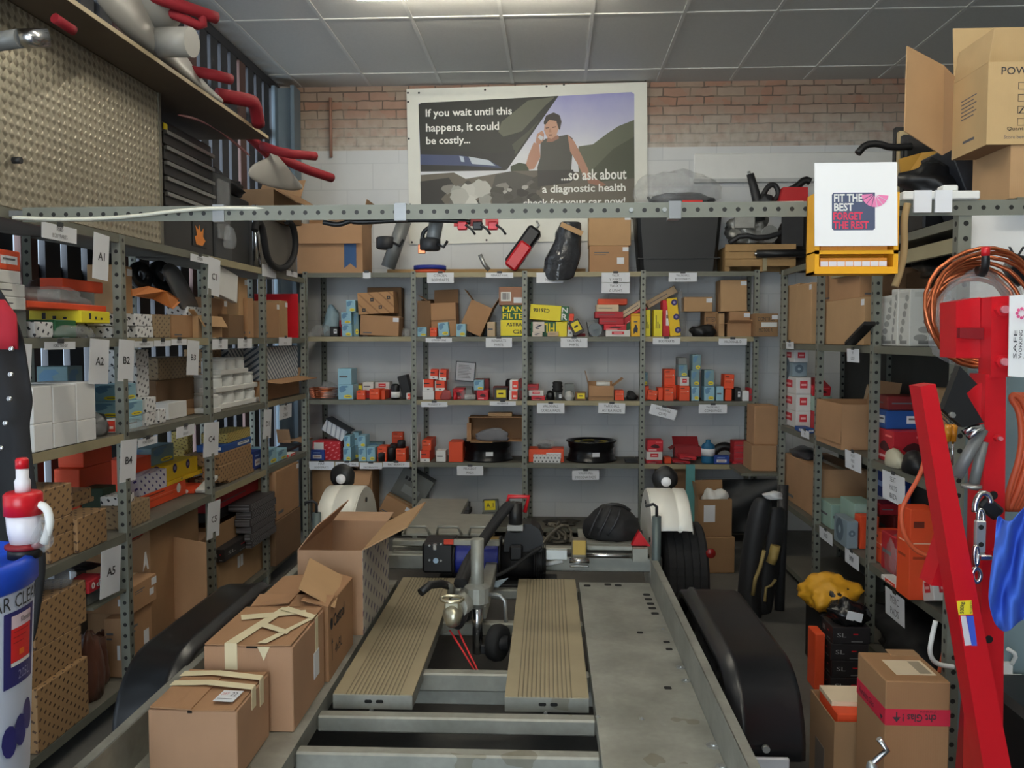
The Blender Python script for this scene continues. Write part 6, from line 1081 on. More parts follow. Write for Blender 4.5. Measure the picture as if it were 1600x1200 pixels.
# ================================================================ car transporter trailer
TY = math.atan((68-55)/F)     # the trailer stands a little askew
TSH = .065
TR = root('trailer', (0, 0, 0), TY); TR.location = Matrix.Rotation(TY, 3, 'Z') @ Vector((-.336, 3.1-TSH, 0)); T(TR, 'galvanised flatbed car trailer with black mudguards in the middle of the floor', 'trailer')
_ti = Matrix.Translation((.336, -3.1, 0))
def tb(m, name, par=None, **k): m.xf(_ti); return m.build(name, par or TR, local=True, **k)
def tw(px, py, h): "trailer-frame point seen at a pixel, h below the camera"; y = F*h/(py-528); return Vector(((px-855)*y/F, y, CZ-h))
XLr, XRr, Zd, Zr = -1.2, .525, .40, .53
def rail(x, o, name):
    m = MB().box(min(x, x+.006*o), max(x, x+.006*o), 1.75, 4.36, .36, Zr, GALV, .002).box(min(x, x+.035*o), max(x, x+.035*o), 1.75, 4.36, Zr-.004, Zr, GALV, .001); tb(m, name)
rail(XLr, -1, 'side_rail'); rail(XRr, 1, 'side_rail')
dk = tb(MB().box(.165, XRr-.001, 1.75, 4.41, Zd-.005, Zd, GALV).box(.165, .17, 1.75, 4.41, Zd-.06, Zd-.005, GALV), 'deck'); tb(MB().box(XLr+.001, -.77, 1.75, 4.41, Zd-.005, Zd, GALV).box(-.775, -.77, 1.75, 4.41, Zd-.06, Zd-.005, GALV), 'deck')
HOLE = mt((12, 12, 12), .8, 0, 0, 'hole'); m = MB(); U = Matrix.Identity(4)
for px, py in ((1010, 926), (1013, 933), (1016, 940), (1019, 947), (1023, 955), (1000, 985), (1041, 999), (1045, 1010), (1043, 1070), (918, 913), (950, 911), (966, 912)):
    p = tw(px, py, CZ-Zd); r = .013 if py > 960 else .017; tb(MB().slab(Matrix.Translation((p.x, p.y, Zd-.0005)), [(-r, -r*.7), (-r*.6, -r), (r*.6, -r), (r, -r*.7), (r, r*.7), (r*.6, r), (-r*.6, r), (-r, r*.7)], .0012, HOLE), 'tie_down_slot', dk)
for px, py, r in ((1063, 1038, .018), (1071, 1058, .018), (1114, 1158, .024), (1128, 1192, .024), (935, 1117, .009), (1003, 1119, .009), (1035, 979, .008)):
    p = tw(px, py, CZ-Zd); tb(MB().lathe([(0, .006), (r*.4, .006), (r*.45, .002), (r, .002), (r, 0)], 16, ZINC, Matrix.Translation((p.x, p.y, Zd)), smooth=False), 'bolt', dk)
for y, z, h_ in ((1340*1.27/(1126-528), .385, .055), (1340*1.27/(1172-528)-.05, .385, .06), (1340*1.28/(1058-528), .38, .07), (3.845, .37, .06), (4.36, .37, .05)):
    tb(MB().box(-.769, .164, y, y+.05, z-h_, z, GALV, .006), 'crossbeam')
for px, py in ((568, 1124), (862, 1131)): p = tw(px, py, 1.3); q = MB().tube([p+Vector((0, -.004, .02)), p+Vector((0, -.012, 0)), p+Vector((.002, -.008, -.03))], .006, 6, BLACK); tb(q, 'cable_tie')
def ramp_mat():
    g = G('ribbed_ramp'); u, v = g.uv(); f = g.m('ABSOLUTE', g.m('SINE', g.m('MULTIPLY', u, math.pi/.0155))); inner = g.m('LESS_THAN', g.m('ABSOLUTE', g.m('SUBTRACT', u, .14)), .095)
    k = g.m('MULTIPLY', g.m('MULTIPLY', g.m('LESS_THAN', f, .45), inner), .6); g.col(g.mix(k, g.mott((168, 156, 128), .16, 5), lin((92, 84, 68)))); g.rm(.55, .35); g.bump(g.m('MULTIPLY', f, inner), .5, .003); return g.mat
RAMP = ramp_mat()
for x0, x1, l in ((-.747, -.467, 'left'), (-.145, .147, 'right')):
    r_ = MB().box(x0, x1, 2.98, 4.44, Zd-.004, Zd+.006, RAMP, .0); o = tb(r_, 'ramp'); q = MB().box(x0, x0+.004, 2.985, 4.44, Zd-.045, Zd-.004, GALV).box(x1-.004, x1, 2.985, 4.44, Zd-.045, Zd-.004, GALV).box(x0, x1, 2.975, 2.98, Zd-.046, Zd+.004, GALV, .001); tb(q, 'frame', o)
    c = (x0+x1)/2; q = MB()
    for dx in (-.028, .012): q.slab(Matrix.Translation((c+dx, 2.9742, Zd-.024)) @ _RX, [(.0, .003), (.004, 0), (.022, 0), (.026, .003), (.026, .009), (.022, .012), (.004, .012), (0, .009)], .001, HOLE)
    tb(q, 'hand_slot', o); tb(MB().cyl((c-.004, 2.97, Zd-.05), (c-.004, 2.985, Zd-.05), .007, m=ZINC), 'bolt', o)
PLM = mt((24, 25, 28), .33, 0, .25, 'black_mudguard', 6)
def mudguard(xi, xo):
    s_ = 1 if xo > xi else -1; path = []
    for t in range(0, 8): a = D(-8+98*t/7); path.append((3.02-.25*math.cos(a), .33+.23*math.sin(a), (-math.cos(a), math.sin(a))))
    for y in (3.2, 3.4, 3.55): path.append((y, .56, (0, 1)))
    for t in range(0, 6): a = D(90-88*t/5); path.append((3.72+.24*math.cos(a), .33+.23*math.sin(a), (math.cos(a), math.sin(a))))
    w = abs(xo-xi); prof = [(0, -.03), (0, 0), (.028, .0), (.036, .01), (.05, .01), (.058, .002), (w-.02, 0), (w-.004, -.004), (w, -.025)]
    rows = [[(xi+s_*dx, y+n[0]*dn, z+n[1]*dn) for dx, dn in prof] for y, z, n in path]
    o = tb(MB().grid(rows, PLM), 'mudguard', shell=.006); tb(MB().cyl((xi+s_*w*.45, 2.765, .345), (xi+s_*w*.45, 2.75, .345), .012, n=10, m=ZINC), 'bolt', o); tb(MB().box(min(xi+s_*.02, xo-s_*.06), max(xi+s_*.02, xo-s_*.06), 2.745, 2.76, .24, .32, mt((190, 192, 196), .4, .2), .004), 'stay', o)
mudguard(XRr+.065, .83); mudguard(XLr-.03, -1.435)
TREAD = mt((30, 30, 31), .85, 0, .2, 'tyre_rubber', 30)
def tyre(M, R, w, name, par, conv=None):
    pr = [(R*.6, -w*.42), (R*.8, -w*.5), (R*.95, -w*.47)]; ng = 4
    for k in range(ng+1):
        a = -w*.43+w*.86*k/(ng+1)+.0; b = -w*.43+w*.86*(k+1)/(ng+1); pr += [(R, a+.004), (R, b-.004)]+([(R-.008, b-.003), (R-.008, b+.003)] if k < ng else [])
    pr += [(R*.95, w*.47), (R*.8, w*.5), (R*.6, w*.42)]; m = MB().lathe(pr, 44, TREAD, M, smooth=False, closed=True)
    return m
AX = Matrix.Rotation(D(90), 4, 'Y')
for x in (XRr+.17, XLr-.13):
    for y in (3.03, 3.7):
        o = tb(tyre(Matrix.Translation((x, y, .25)) @ AX, .25, .15, 'tyre', TR), 'tyre'); tb(MB().lathe([(.15, -.05), (.155, .05), (.1, .03), (.04, .04), (0, .04)], 24, mt((150, 150, 150), .5, .5), Matrix.Translation((x, y, .25)) @ AX), 'rim', o)
tb(MB().box(XLr-.1, XRr+.1, 3.33, 3.4, .22, .3, GALV, .004), 'axle')
# ================================================================ cartons standing on the left deck
def tcarton(x0, x1, y0, y1, h, label, card, flaps=(), closed=True):
    w, d = x1-x0, y1-y0
    if closed: o = MB().box(-w/2, w/2, 0, d, 0, h, card, .003).build('cardboard_box', local=True)
    else: o = carton('open_cardboard_box', w, d, h, card, flaps)
    o.location = Matrix.Rotation(TY, 3, 'Z') @ Vector(((x0+x1)/2, y0-TSH, Zd+.001)); o.rotation_euler = (0, 0, TY); T(o, label, 'box'); return o, w, d, h
FRC = cardboard((176, 138, 108)); FRT = cardboard((164, 124, 90))
o, w, d, h = tcarton(-1.125, -.87, 2.39, 2.665, .20, 'front brown cardboard box on the trailer with taped lid and white shipping sticker', FRC)
M_ = Matrix.Translation((0, 0, h)); lid = MB().box(-w/2-.002, -.012, -.002, d, h+.001, h+.005, FRT, 0, Matrix.Rotation(D(2.5), 4, 'Y')); lid.build('flap', o, local=True); MB().box(.0, w/2+.001, -.002, d, h+.002, h+.006, FRT, 0, Matrix.Translation((0, 0, -.004)) @ Matrix.Rotation(D(-1.5), 4, 'Y')).build('flap', o, local=True)
q = MB().slab(Matrix.Translation((0, 0, h+.0125)), [(-w/2, .14), (-.02, .15), (w/2, .12), (w/2, .155), (-.02, .185), (-w/2, .175)], .001, TAPE).slab(Matrix.Translation((0, 0, h+.0125)), [(-w/2, .21), (-.03, .225), (w/2, .19), (w/2, .225), (-.02, .26), (-w/2, .25)], .001, TAPE).box(w/2, w/2+.0015, .12, .155, h-.05, h+.012, TAPE).box(w/2, w/2+.0015, .19, .225, h-.07, h+.012, TAPE); q.build('masking_tape', o, local=True)
q = MB(); LM = Matrix.Translation((.045, .035, h+.0135)) @ Matrix.Rotation(D(-4), 4, 'Z'); q.slab(LM, [(0, 0), (.06, 0), (.06, .075), (0, .075)], .001, PAPER); q.text('SWT', LM, .006, .04, .026, .058, C(200, 60, 60), 0, .0015); q.text('22', LM, .034, .035, .052, .062, INK, 0, .0015); q.rect(LM, .006, .015, .05, .018, INKG, .0015); q.build('shipping_label', o, local=True); MB().box(-.012, .0, -.004, .03, h-.006, h+.001, mt((30, 24, 18), .9)).build('gap', o, local=True)
o, w, d, h = tcarton(-1.085, -.80, 2.69, 3.065, .275, 'middle brown cardboard box on the trailer crossed with masking tape', FRC)
MB().box(-w/2-.001, -.005, -.001, d, h+.001, h+.005, FRT, 0, Matrix.Rotation(D(1), 4, 'Y')).build('flap', o, local=True); MB().box(.004, w/2+.001, -.001, d, h+.001, h+.005, FRT, 0, Matrix.Rotation(D(-1.2), 4, 'Y')).build('flap', o, local=True); q = MB(); z = h+.0095
for pts in ([(-.075, 0), (-.035, 0), (.03, .36), (-.005, .365)], [(-.12, .27), (-.1, .22), (.1, .3), (.09, .335)], [(.03, .0), (.06, 0), (w/2, .24), (w/2, .29)], [(-.01, .15), (.0, .185), (.1, .11), (.1, .08)], [(.0, .33), (.02, .36), (w/2, .27), (w/2, .23)]): q.slab(Matrix.Translation((0, 0, z)), pts, .001, TAPE); z += .0012
q.box(-.075, -.035, -.0015, 0, h-.075, h+.01, TAPE).slab(Matrix.Translation((0, -.0005, 0)) @ _RX, [(.03, h), (.07, h), (.06, h-.02), (.05, h-.045), (.04, h-.02)], .001, TAPE).box(w/2, w/2+.0015, .26, .295, h-.12, h+.006, TAPE); q.build('masking_tape', o, local=True)
MB().box(w/2+.001, w/2+.003, .235, .3, h-.2, h-.11, PAPER, 0).build('tag', o, local=True); MB().box(-.005, .03, -.002, .05, h-.005, h+.002, mt((30, 24, 18), .9)).build('gap', o, local=True)
o, w, d, h = tcarton(-1.075, -.79, 3.09, 3.48, .275, 'third cardboard box on the trailer, printed with a brand word and arrow, one flap up', FRT, [('r', -75, .1), ('l', -84, .14), ('f', -82, .1)], False)
fl = MB(); M_ = Matrix.Translation((w/2-.01, .2, h)) @ Matrix.Rotation(D(-58), 4, 'Y') @ Matrix.Rotation(D(10), 4, 'X'); fl.box(-.002, .002, -.16, .16, 0, .15, CARD3, 0, M_); fl.build('flap', o, local=True); MB().box(-.05, .06, .25, .33, h+.022, h+.024, PAPER, 0, Matrix.Rotation(D(8), 4, 'Y')).build('paper_slip', o, local=True)
M_ = Matrix.Translation((w/2, 0, 0)) @ Matrix.Rotation(D(90), 4, 'Z') @ _RX; q = MB(); q.ell(M_, .045, .2, .02, .022, INK); q.text('Castrol', M_, .075, .175, .24, .225, INK, .02); q.text('4x5L', M_, .09, .07, .2, .11, INK); q.rect(M_, .05, .06, .054, .13, INK); q.poly(M_, [(.04, .125), (.064, .125), (.052, .145)], INK); q.build('lettering', o, local=True)
o, w, d, h = tcarton(-1.045, -.77, 3.58, 4.16, .36, 'tall open cardboard box on the trailer with big flaps, its side printed with blue marks', cardboard((186, 150, 120)), [('l', -38, .13), ('b', 86, .16)], False)
fl = MB(); fl.box(-.003, .003, -.27, .27, 0, .21, CARD3, 0, Matrix.Translation((w/2, .29, h)) @ Matrix.Rotation(D(62), 4, 'Y')); fl.box(.003, .0042, -.05, .03, 0, .21, CLEARTAPE, 0, Matrix.Translation((w/2, .29, h)) @ Matrix.Rotation(D(62), 4, 'Y')); fl.build('flap', o, local=True)
MB().box(w/2, w/2+.001, .0, d, 0, h-.0, TOOLB).build('printed_side', o, local=True)
# ================================================================ recovery dolly behind the trailer: two wheels, winch, drawbar
DY = 4.75; DR = root('tow_dolly', (-.25, DY, 0)); T(DR, 'recovery dolly with white mudguards, winch and drawbar standing behind the trailer', 'dolly'); GAL2 = mt((160, 160, 150), .5, .5, .2, 'dull_zinc', 12)
def dw(px, py, Y): return W(px, py, Y=Y)
MB().box(-1.0, .58, 4.62, 4.7, .38, .46, GAL2, .005).build('axle_beam', DR); MB().box(-.95, .5, 4.9, 4.96, .38, .44, GAL2, .005).build('axle_beam', DR)
WHT = mt((232, 230, 220), .28, 0, .05, 'white_enamel')
for k, (x, l) in enumerate(((-1.19, 'left'), (.71, 'right'))):
    s_ = 1 if k == 0 else -1; M_ = Matrix.Translation((x, 4.83, .30)) @ AX; o = tyre(M_, .31, .24, 'tyre', DR).build('tyre', DR); MB().lathe([(.19, -.07), (.195, .07), (.13, .05), (.05, .07), (0, .07)], 28, mt((170, 170, 170), .45, .6), M_).build('rim', o)
    path = [(4.83-.36*math.cos(D(a)), .44+.36*math.sin(D(a))) for a in range(32, 150, 9)]; hw = .105; cx = x-(.01 if k == 0 else .085)
    fn = MB().grid([[(cx+dx, y+.0, z+dz) for dx, dz in ((-hw, -.02), (-hw+.006, -.002), (-.03*s_-.006, 0), (-.03*s_, -.008), (-.03*s_+.012, -.008), (-.03*s_+.018, 0), (hw-.006, -.002), (hw, -.02))] for y, z in path], WHT).build('mudguard', DR, shell=.006)
    e = cx+s_*hw; MB().slab(Matrix(((0, 0, s_, e), (1, 0, 0, 0), (0, 1, 0, 0), (0, 0, 0, 1))), [(4.83-.36*math.cos(D(a)), .44+.36*math.sin(D(a))-.005) for a in range(32, 171, 10)]+[(5.1, .36), (4.75, .2), (4.56, .35)], .005, WHT).build('side_skirt', fn)
    for yy, zz in ((4.62, .56), (4.85, .72), (5.05, .5)): MB().cyl((e+s_*.005, yy, zz), (e+s_*.012, yy, zz), .014, n=8, m=DARKM).build('bolt', fn)
    px = .53 if k else -1.27; pl = MB().cyl((px, 4.47, .06), (px, 4.47, .72), .024, n=14, m=mt((96, 108, 108), .45, .4)).tube([(px, 4.47, .72), (px, 4.47, .77), (px-.02, 4.46, .785), (px-.06, 4.45, .775)], .008, 8, DARKM).build('support_post', DR)
    MB().box(x-.1, x-.02, 4.95, 5.0, .72, .78, DARKM).build('lamp_bracket', fn); lp = MB().lump((x-.07, 5.0, .83), (.075, .04, .075), BLACK, 161+k, .1, flat=False).build('marker_lamp', DR); MB().lathe([(0, .012), (.027, .01), (.029, 0)], 20, mt((236, 236, 240), .2), Matrix.Translation((x-.07, 4.955, .82)) @ Matrix.Rotation(D(90), 4, 'X')).build('white_lens', lp)
    if k: MB().lathe([(0, .01), (.025, .008), (.026, 0)], 16, mt((120, 24, 22), .2), Matrix.Translation((x+.1, 4.46, .53)) @ Matrix.Rotation(D(90), 4, 'X')).build('red_reflector', DR)
# left wheel pan and straps
MB().box(-.86, -.38, 4.72, 5.25, .54, .56, GAL2, .003, Matrix.Translation((0, 0, 0))).build('wheel_pan', DR)
for k in range(3): MB().tube([(-.84+.18*k, 4.71, .555), (-.83+.18*k, 4.70, .6), (-.72+.18*k, 4.70, .6), (-.70+.18*k, 4.71, .555)], .009, 6, GAL2).build('handle', DR)
for z in (.44, .5): MB().box(-.9, -.28, 4.66, 4.71, z, z+.03, GAL2, .003).build('cross_bar', DR)
for x in (-.36, -.16): q = MB().box(x, x+.06, 4.6, 4.66, .42, .56, mt((150, 120, 50), .35, .7), .006).cyl((x-.02, 4.62, .52), (x+.08, 4.62, .52), .02, m=ZINC).box(x+.012, x+.048, 4.595, 4.6, .30, .56, mt((160, 130, 60), .7)); q.build('ratchet', DR)
# winch
wz = .44; WY = 4.5; q = MB().box(dw(664, 880, WY).x, dw(712, 880, WY).x, WY-.1, WY+.1, dw(690, 888, WY).z, dw(690, 842, WY).z, BLACK, .012); wn = q.build('winch_gearbox', DR); a = dw(690, 848, WY-.101)
for px, py in ((671, 852), (689, 850), (671, 875), (689, 876)): p = dw(px, py, WY-.1); MB().cyl(p, p+Vector((0, -.006, 0)), .006, n=6, m=ZINC).build('bolt', wn)
p = dw(681, 876, WY-.1); MB().cyl(p, p+Vector((0, -.004, 0)), .014, n=16, m=mt((170, 200, 226), .4)).build('badge', wn); p = dw(680, 855, WY-.1); MB().box(p.x-.01, p.x+.01, p.y-.02, p.y, p.z-.012, p.z+.02, CHROME, .003).build('clutch_lever', wn); p = dw(700, 846, WY-.09); MB().box(p.x-.02, p.x+.03, p.y-.015, p.y, p.z-.012, p.z+.012, mt((220, 70, 40), .5)).build('sticker', wn)
d0, d1 = dw(712, 870, WY), dw(782, 870, WY); BLU = pat('stripe', (28, 40, 130), (60, 76, 190), .012, 0, 0); MB().lathe([(.07, 0)]+[(.085+.004*(i % 2), (d1.x-d0.x)*i/14) for i in range(15)]+[(.07, d1.x-d0.x)], 24, mt((30, 44, 140), .5, 0, .4, 'blue_rope', 60), Matrix.Translation((d0.x, WY, d0.z)) @ AX).build('rope_drum', DR)
for x in (d0.x, d1.x): MB().cyl((x-.006, WY, d0.z), (x+.006, WY, d0.z), .115, n=28, m=BLACK).build('drum_flange', DR)
MB().box(d0.x, d1.x, WY-.1, WY-.07, d0.z+.085, d0.z+.115, GAL2, .003).build('tie_bar', DR); MB().box(d0.x-.1, d1.x+.3, WY-.09, WY+.12, d0.z-.15, d0.z-.12, DARKM, .004).build('winch_plate', DR)
m0, m1 = dw(784, 870, WY), dw(850, 870, WY); mo = MB().cyl((m0.x, WY, m0.z-.02), (m1.x-.05, WY, m0.z-.02), .085, n=28, m=BLACK).build('winch_motor', DR); q = MB()
for k in range(7): q.cyl((m1.x-.05+.009*k, WY, m0.z-.02), (m1.x-.046+.009*k, WY, m0.z-.02), .095, n=28, m=BLACK)
q.cyl((m1.x-.05, WY, m0.z-.02), (m1.x+.01, WY, m0.z-.02), .07, n=20, m=BLACK); q.build('cooling_fins', mo)
q = MB(); cx, cz = dw(818, 840, WY).x, dw(818, 852, WY).z; q.slab(Matrix.Translation((cx, WY-.06, cz)) @ _RX, [(-.1, -.02), (.1, -.02), (.105, .05), (.085, .1), (.04, .128), (-.03, .125), (-.08, .09), (-.1, .05)], -.14, BLACK); q.build('winch_cover', DR); MB().box(cx-.07, cx-.0, WY-.1, WY-.06, cz-.06, cz+.02, BLACK, .01).build('terminal_box', DR)
p = dw(806, 822, WY-.06); MB().cyl((p.x, WY-.09, p.z-.02), (p.x, WY-.09, p.z+.13), .036, n=16, m=BLACK).build('plug', DR); MB().box(p.x-.04, p.x+.04, WY-.13, WY-.085, p.z-.01, p.z+.018, mt((170, 170, 166), .4)).build('label', DR)
MB().tube([dw(792, 790, WY-.08), dw(795, 776, WY-.08), dw(826, 776, WY-.08), dw(820, 800, WY-.08)], .012, 8, RED).build('red_handle', DR)
for k in range(2): MB().tube([dw(800+7*k, 800, WY-.09), dw(797+8*k, 786, WY-.1), dw(786+5*k, 796, WY-.12), dw(755+4*k, 840, 4.3-.0), dw(728+7*k, 880, 3.9), dw(716+7*k, 912, 3.65)], .021, 10, RUBBER, sub=2).build('power_cable', DR)
MB().tube([dw(845, 856, 4.42), dw(825, 868, 4.36), dw(800, 888, 4.3), dw(770, 902, 4.28), dw(748, 904, 4.27)], .01, 8, RUBBER, sub=2).build('power_cable', DR)
# right bars, strap and bag carrier
MB().box(dw(853, 866, 4.5).x, dw(886, 866, 4.5).x, 4.46, 4.5, dw(870, 872, 4.5).z, dw(870, 857, 4.5).z, mt((206, 214, 214), .4, .2), .003).build('bracket', DR); MB().cyl(dw(853, 882, 4.52), dw(880, 876, 4.5), .012, m=WHITE).build('strut', DR)
MB().cyl(dw(886, 867, 4.5), dw(1014, 869, 4.5), .012, m=CHROME).build('rod', DR); MB().box(dw(910, 855, 4.55).x, dw(1010, 855, 4.55).x, 4.53, 4.56, dw(950, 858, 4.55).z, dw(950, 852, 4.55).z, GAL2).build('rail', DR); MB().box(dw(987, 855, 4.55).x, dw(1010, 855, 4.55).x, 4.48, 4.56, dw(950, 872, 4.55).z, dw(950, 852, 4.55).z, GAL2).build('end_block', DR)
a, b = dw(893, 840, 4.48), dw(916, 880, 4.48); rt = MB().box(a.x, b.x, 4.42, 4.5, b.z+.03, a.z, mt((130, 124, 110), .4, .5), .006).build('ratchet', DR); MB().box(a.x+.005, b.x-.005, 4.41, 4.42, b.z+.06, a.z-.0, mt((190, 160, 80), .6), .003).build('strap', rt); MB().cyl((a.x-.012, 4.4, b.z+.035), (b.x+.012, 4.4, b.z+.035), .014, m=CHROME).build('handle', rt); MB().box(a.x-.01, b.x+.01, 4.39, 4.41, b.z, b.z+.012, CHROME, .004).build('handle', rt)
# drawbar, coupling, jockey wheel
MB().box(-.36, -.3, 3.68, 4.6, .42, .48, GALV, .004).build('drawbar', DR); 
p = dw(708, 960, 3.42); cp = MB().tube([dw(742, 915, 3.75), dw(728, 940, 3.6), dw(714, 950, 3.46)], .045, 12, GALV).lump(p, (.04, .06, .05), mt((196, 192, 170), .3, .8, .1, 'polished'), 171, .15, flat=False).build('coupling_head', DR); MB().lump(dw(716, 962, 3.48), (.04, .05, .055), DARKM, 172, .2, flat=False).build('coupling_lock', cp)
c = dw(706, 936, 3.4); MB().tube([c+Vector((.045*math.cos(t), .03*math.sin(t), .004*math.sin(t))) for t in [i*math.pi/6 for i in range(12)]], .007, 8, mt((206, 200, 176), .25, .9), closed=True).build('handle', cp); MB().box(c.x-.03, c.x+.03, c.y-.01, c.y+.02, c.z-.045, c.z-.008, mt((196, 192, 170), .3, .8), .006).build('latch', cp)
MB().tube([dw(700, 915, 3.56), dw(690, 912, 3.5), dw(672, 914, 3.44), dw(657, 926, 3.4)], .017, 10, BLACK).build('handbrake_lever', DR); MB().tube([dw(703, 930, 3.58), dw(704, 916, 3.56), dw(694, 912, 3.52)], .013, 8, GALV).build('lever_arm', DR)
MB().tube([dw(703, 985, 3.42), dw(725, 1020, 3.34), dw(747, 1057, 3.3), dw(748, 1050, 3.31), dw(730, 1015, 3.36), dw(716, 985, 3.44)], .004, 6, C(200, 40, 44), sub=1).build('breakaway_cable', DR)
jx, jy = dw(746, 940, 3.6).x, 3.6; jk = MB().cyl((jx, jy, .50), (jx, jy, dw(746, 842, 3.6).z), .028, n=16, m=GALV).build('jockey_tube', DR); MB().cyl((jx, jy, .30), (jx, jy, .55), .022, n=16, m=CHROME).build('inner_tube', jk); MB().lathe([(.028, -.04), (.055, -.035), (.055, .03), (.028, .045)], 14, GALV, Matrix.Translation((jx, jy, .56)), smooth=False).build('clamp', jk)
MB().tube([(jx+.05, jy-.01, .56), (jx+.1, jy-.03, .56), (jx+.12, jy-.035, .54), (jx+.125, jy-.04, .45)], .009, 8, ZINC).build('clamp_handle', jk); MB().lump((jx-.05, jy-.03, .49), (.035, .03, .045), BLACK, 175, .08, flat=False).build('grip_knob', jk)
wx = dw(777, 1026, 3.6).x; jw = MB().lathe([(.03, -.02), (.055, -.028), (.074, -.024), (.08, 0), (.074, .024), (.055, .028), (.03, .02)], 28, TREAD, Matrix.Translation((wx, jy+.02, .34)) @ AX @ Matrix.Rotation(D(25), 4, 'X')).build('jockey_wheel', DR); MB().cyl((wx-.045, jy+.02, .34), (wx+.045, jy+.02, .34), .03, n=16, m=DARKM).build('hub', jw); MB().box(jx-.02, wx, jy-.015, jy+.01, .30, .34, DARKM, .004).build('fork', jk)
fl = MB(); fl.use(C(170, 190, 206)); fl.face([fl.V(p) for p in (dw(752, 915, 4.25), dw(775, 908, 4.3), dw(794, 903, 4.32), dw(778, 918, 4.22))]); o = fl.build('paper_sheet', shell=.003); T(o, 'pale blue paper sheet lying under the winch', 'paper')
# ================================================================ things on and behind the dolly
o = MB().lump(dw(956, 825, 4.75), (.15, .13, .115), mt((20, 20, 22), .7, 0, .3, 'black_fabric', 30), 181, .16, 1.2, 4).build('black_bag'); o.location.z = .541
T(o, 'black rucksack slumped on the right side of the dolly', 'bag'); MB().tube([(-.05, -.02, .165), (-.02, -.03, .19), (.05, -.02, .185), (.1, 0, .15)], .01, 8, BLACK, sub=1).build('strap', o, local=True); q = MB()
for k in range(3): q.tube([(-.13+.05*k, -.13, .04), (-.1+.06*k, -.135, .12), (-.06+.05*k, -.1, .18)], .006, 6, mt((40, 40, 44), .3), sub=1)
q.build('zip', o, local=True)
MB().box(dw(905, 860, 4.6).x, dw(1010, 860, 4.6).x, 4.6, 4.95, .52, .54, GAL2).build('wheel_pan', DR)
o = MB().slab(_RX, [(-.05, 0), (.05, 0), (-.01, .08)], .05, RED).build('red_block', local=True); o.location = dw(1000, 852, 4.6); T(o, 'bright red block beside the black rucksack', 'block'); o.location.z = .541
zf = .57
def onpan(x0, x1, top, kind, label, Y=4.85, zb=zf, h=None, d=.12):
    a, b = dw(x0, 830, Y), dw(x1, 830, Y); w = b.x-a.x; hh = h or max(.02, dw((x0+x1)/2, top, Y).z-zb); m = MB().box(-w/2, w/2, 0, d, 0, hh, KB[kind][0], .002)
    if KB[kind][1]: deco(m, KB[kind][1], faces(w, d, hh, 'f')[0])
    o = m.build('parts_box', local=True); o.location = ((a.x+b.x)/2, Y, zb); T(o, label, 'box', 'boxes behind the winch'); TOP[o.name] = zb+hh; return o
z_ = ZB[4]+.001
oc('B4', 484, 528, 740, 'brown carton with folded flaps behind the left white mudguard', [('r', 125, .12)], d=.3, s=.03, suf=0, card=CARD2, h=.48, zb=z_); oc('B4', 536, 580, 760, 'tan carton with hanging lid right of the left marker lamp', [('f', 130, .16)], d=.28, s=.04, suf=0, h=.45, zb=z_); bx('B4', 583, 640, 770, 'card', 'plain tan carton tilted beneath the grey printed one', d=.25, s=.04, suf=0, h=.2, zb=z_, t=26) if 0 else None
o = bx('B4', 583, 636, 0, 'card', 'plain tan carton tipped below the grey printed one', d=.14, s=.07, suf=0, h=.26, zb=z_, t=28)
o = bx('B4', 600, 662, 0, 'grey', 'large grey printed box tipped against the first back post', d=.16, s=.23, suf=0, h=.385, zb=z_+.1, t=30); q = MB(); M_ = Matrix.Translation((-.1, 0, 0)) @ _RX
for k in range(3): q.rect(M_, .01+.03*k, .16, .03+.03*k, .19, INK)
q.rect(M_, .03, .05, .18, .12, mt((150, 156, 156), .6)); q.build('print', o, local=True)
bx('B4', 600, 650, 0, 'cardd', 'low dark carton under the grey tipped box', d=.14, s=.24, suf=0, h=.099, zb=z_)
bx('B4', 668, 693, 812, 'redw', 'red and white flat box beside the black stack', d=.12, s=.05, suf=0, zb=z_, h=.06); zz = z_

for k in range(4): o = bx('B4', 699, 733, 0, 'tin', ('lowest', 'second', 'third', 'topmost')[k]+' black and grey box in the stack behind the winch', zb=zz, h=.042, d=.16, s=.04, suf=0, r=(0, 4, -3, 2)[k]); zz = TOP[o.name]+.001
o = bx('B4', 752, 778, 0, 'grey', 'grey box below the yellow labelled one behind the drawbar cables', zb=z_, d=.14, s=.08, suf=0, h=.1); o = bx('B4', 753, 778, 784, 'grey', 'grey box with yellow note reading A.1', on=o, d=.14, s=.08, suf=0, t=-2); MB().rect(_RX, -.045, .02, .045, .1, YEL, .001).text('A.1', _RX, -.03, .04, .03, .08, INK, 0, .002).build('note', o, local=True)
lump('B4', 736, 768, 826, 'yellow and black gloves lying behind the winch', mt((190, 200, 40), .6), 'glove', 'glove', 191, s=.0, d=.06, zb=z_, suf=0, amp=.5); lump('B4', 846, 905, 815, 'heap of dark straps and hooks left of the rucksack', mt((60, 56, 50), .6), 'strap_heap', 'strap', 193, s=.03, d=.12, suf=0, amp=.6)
q = MB(); rnd = random.Random(5)
for k in range(5): q.tube([dw(845+rnd.uniform(0, 50), 815+rnd.uniform(0, 35), 6.8+rnd.uniform(-.05, .05)) for _ in range(5)], .012, 6, mt((110, 104, 92), .6), sub=2)
o = q.build('rope_tangle'); T(o, 'tangle of grey rope left of the rucksack', 'rope')
MB().box(dw(640, 840, 5.4).x, dw(720, 840, 5.4).x, 5.3, 5.9, .5, .53, GAL2).build('wheel_pan', DR)
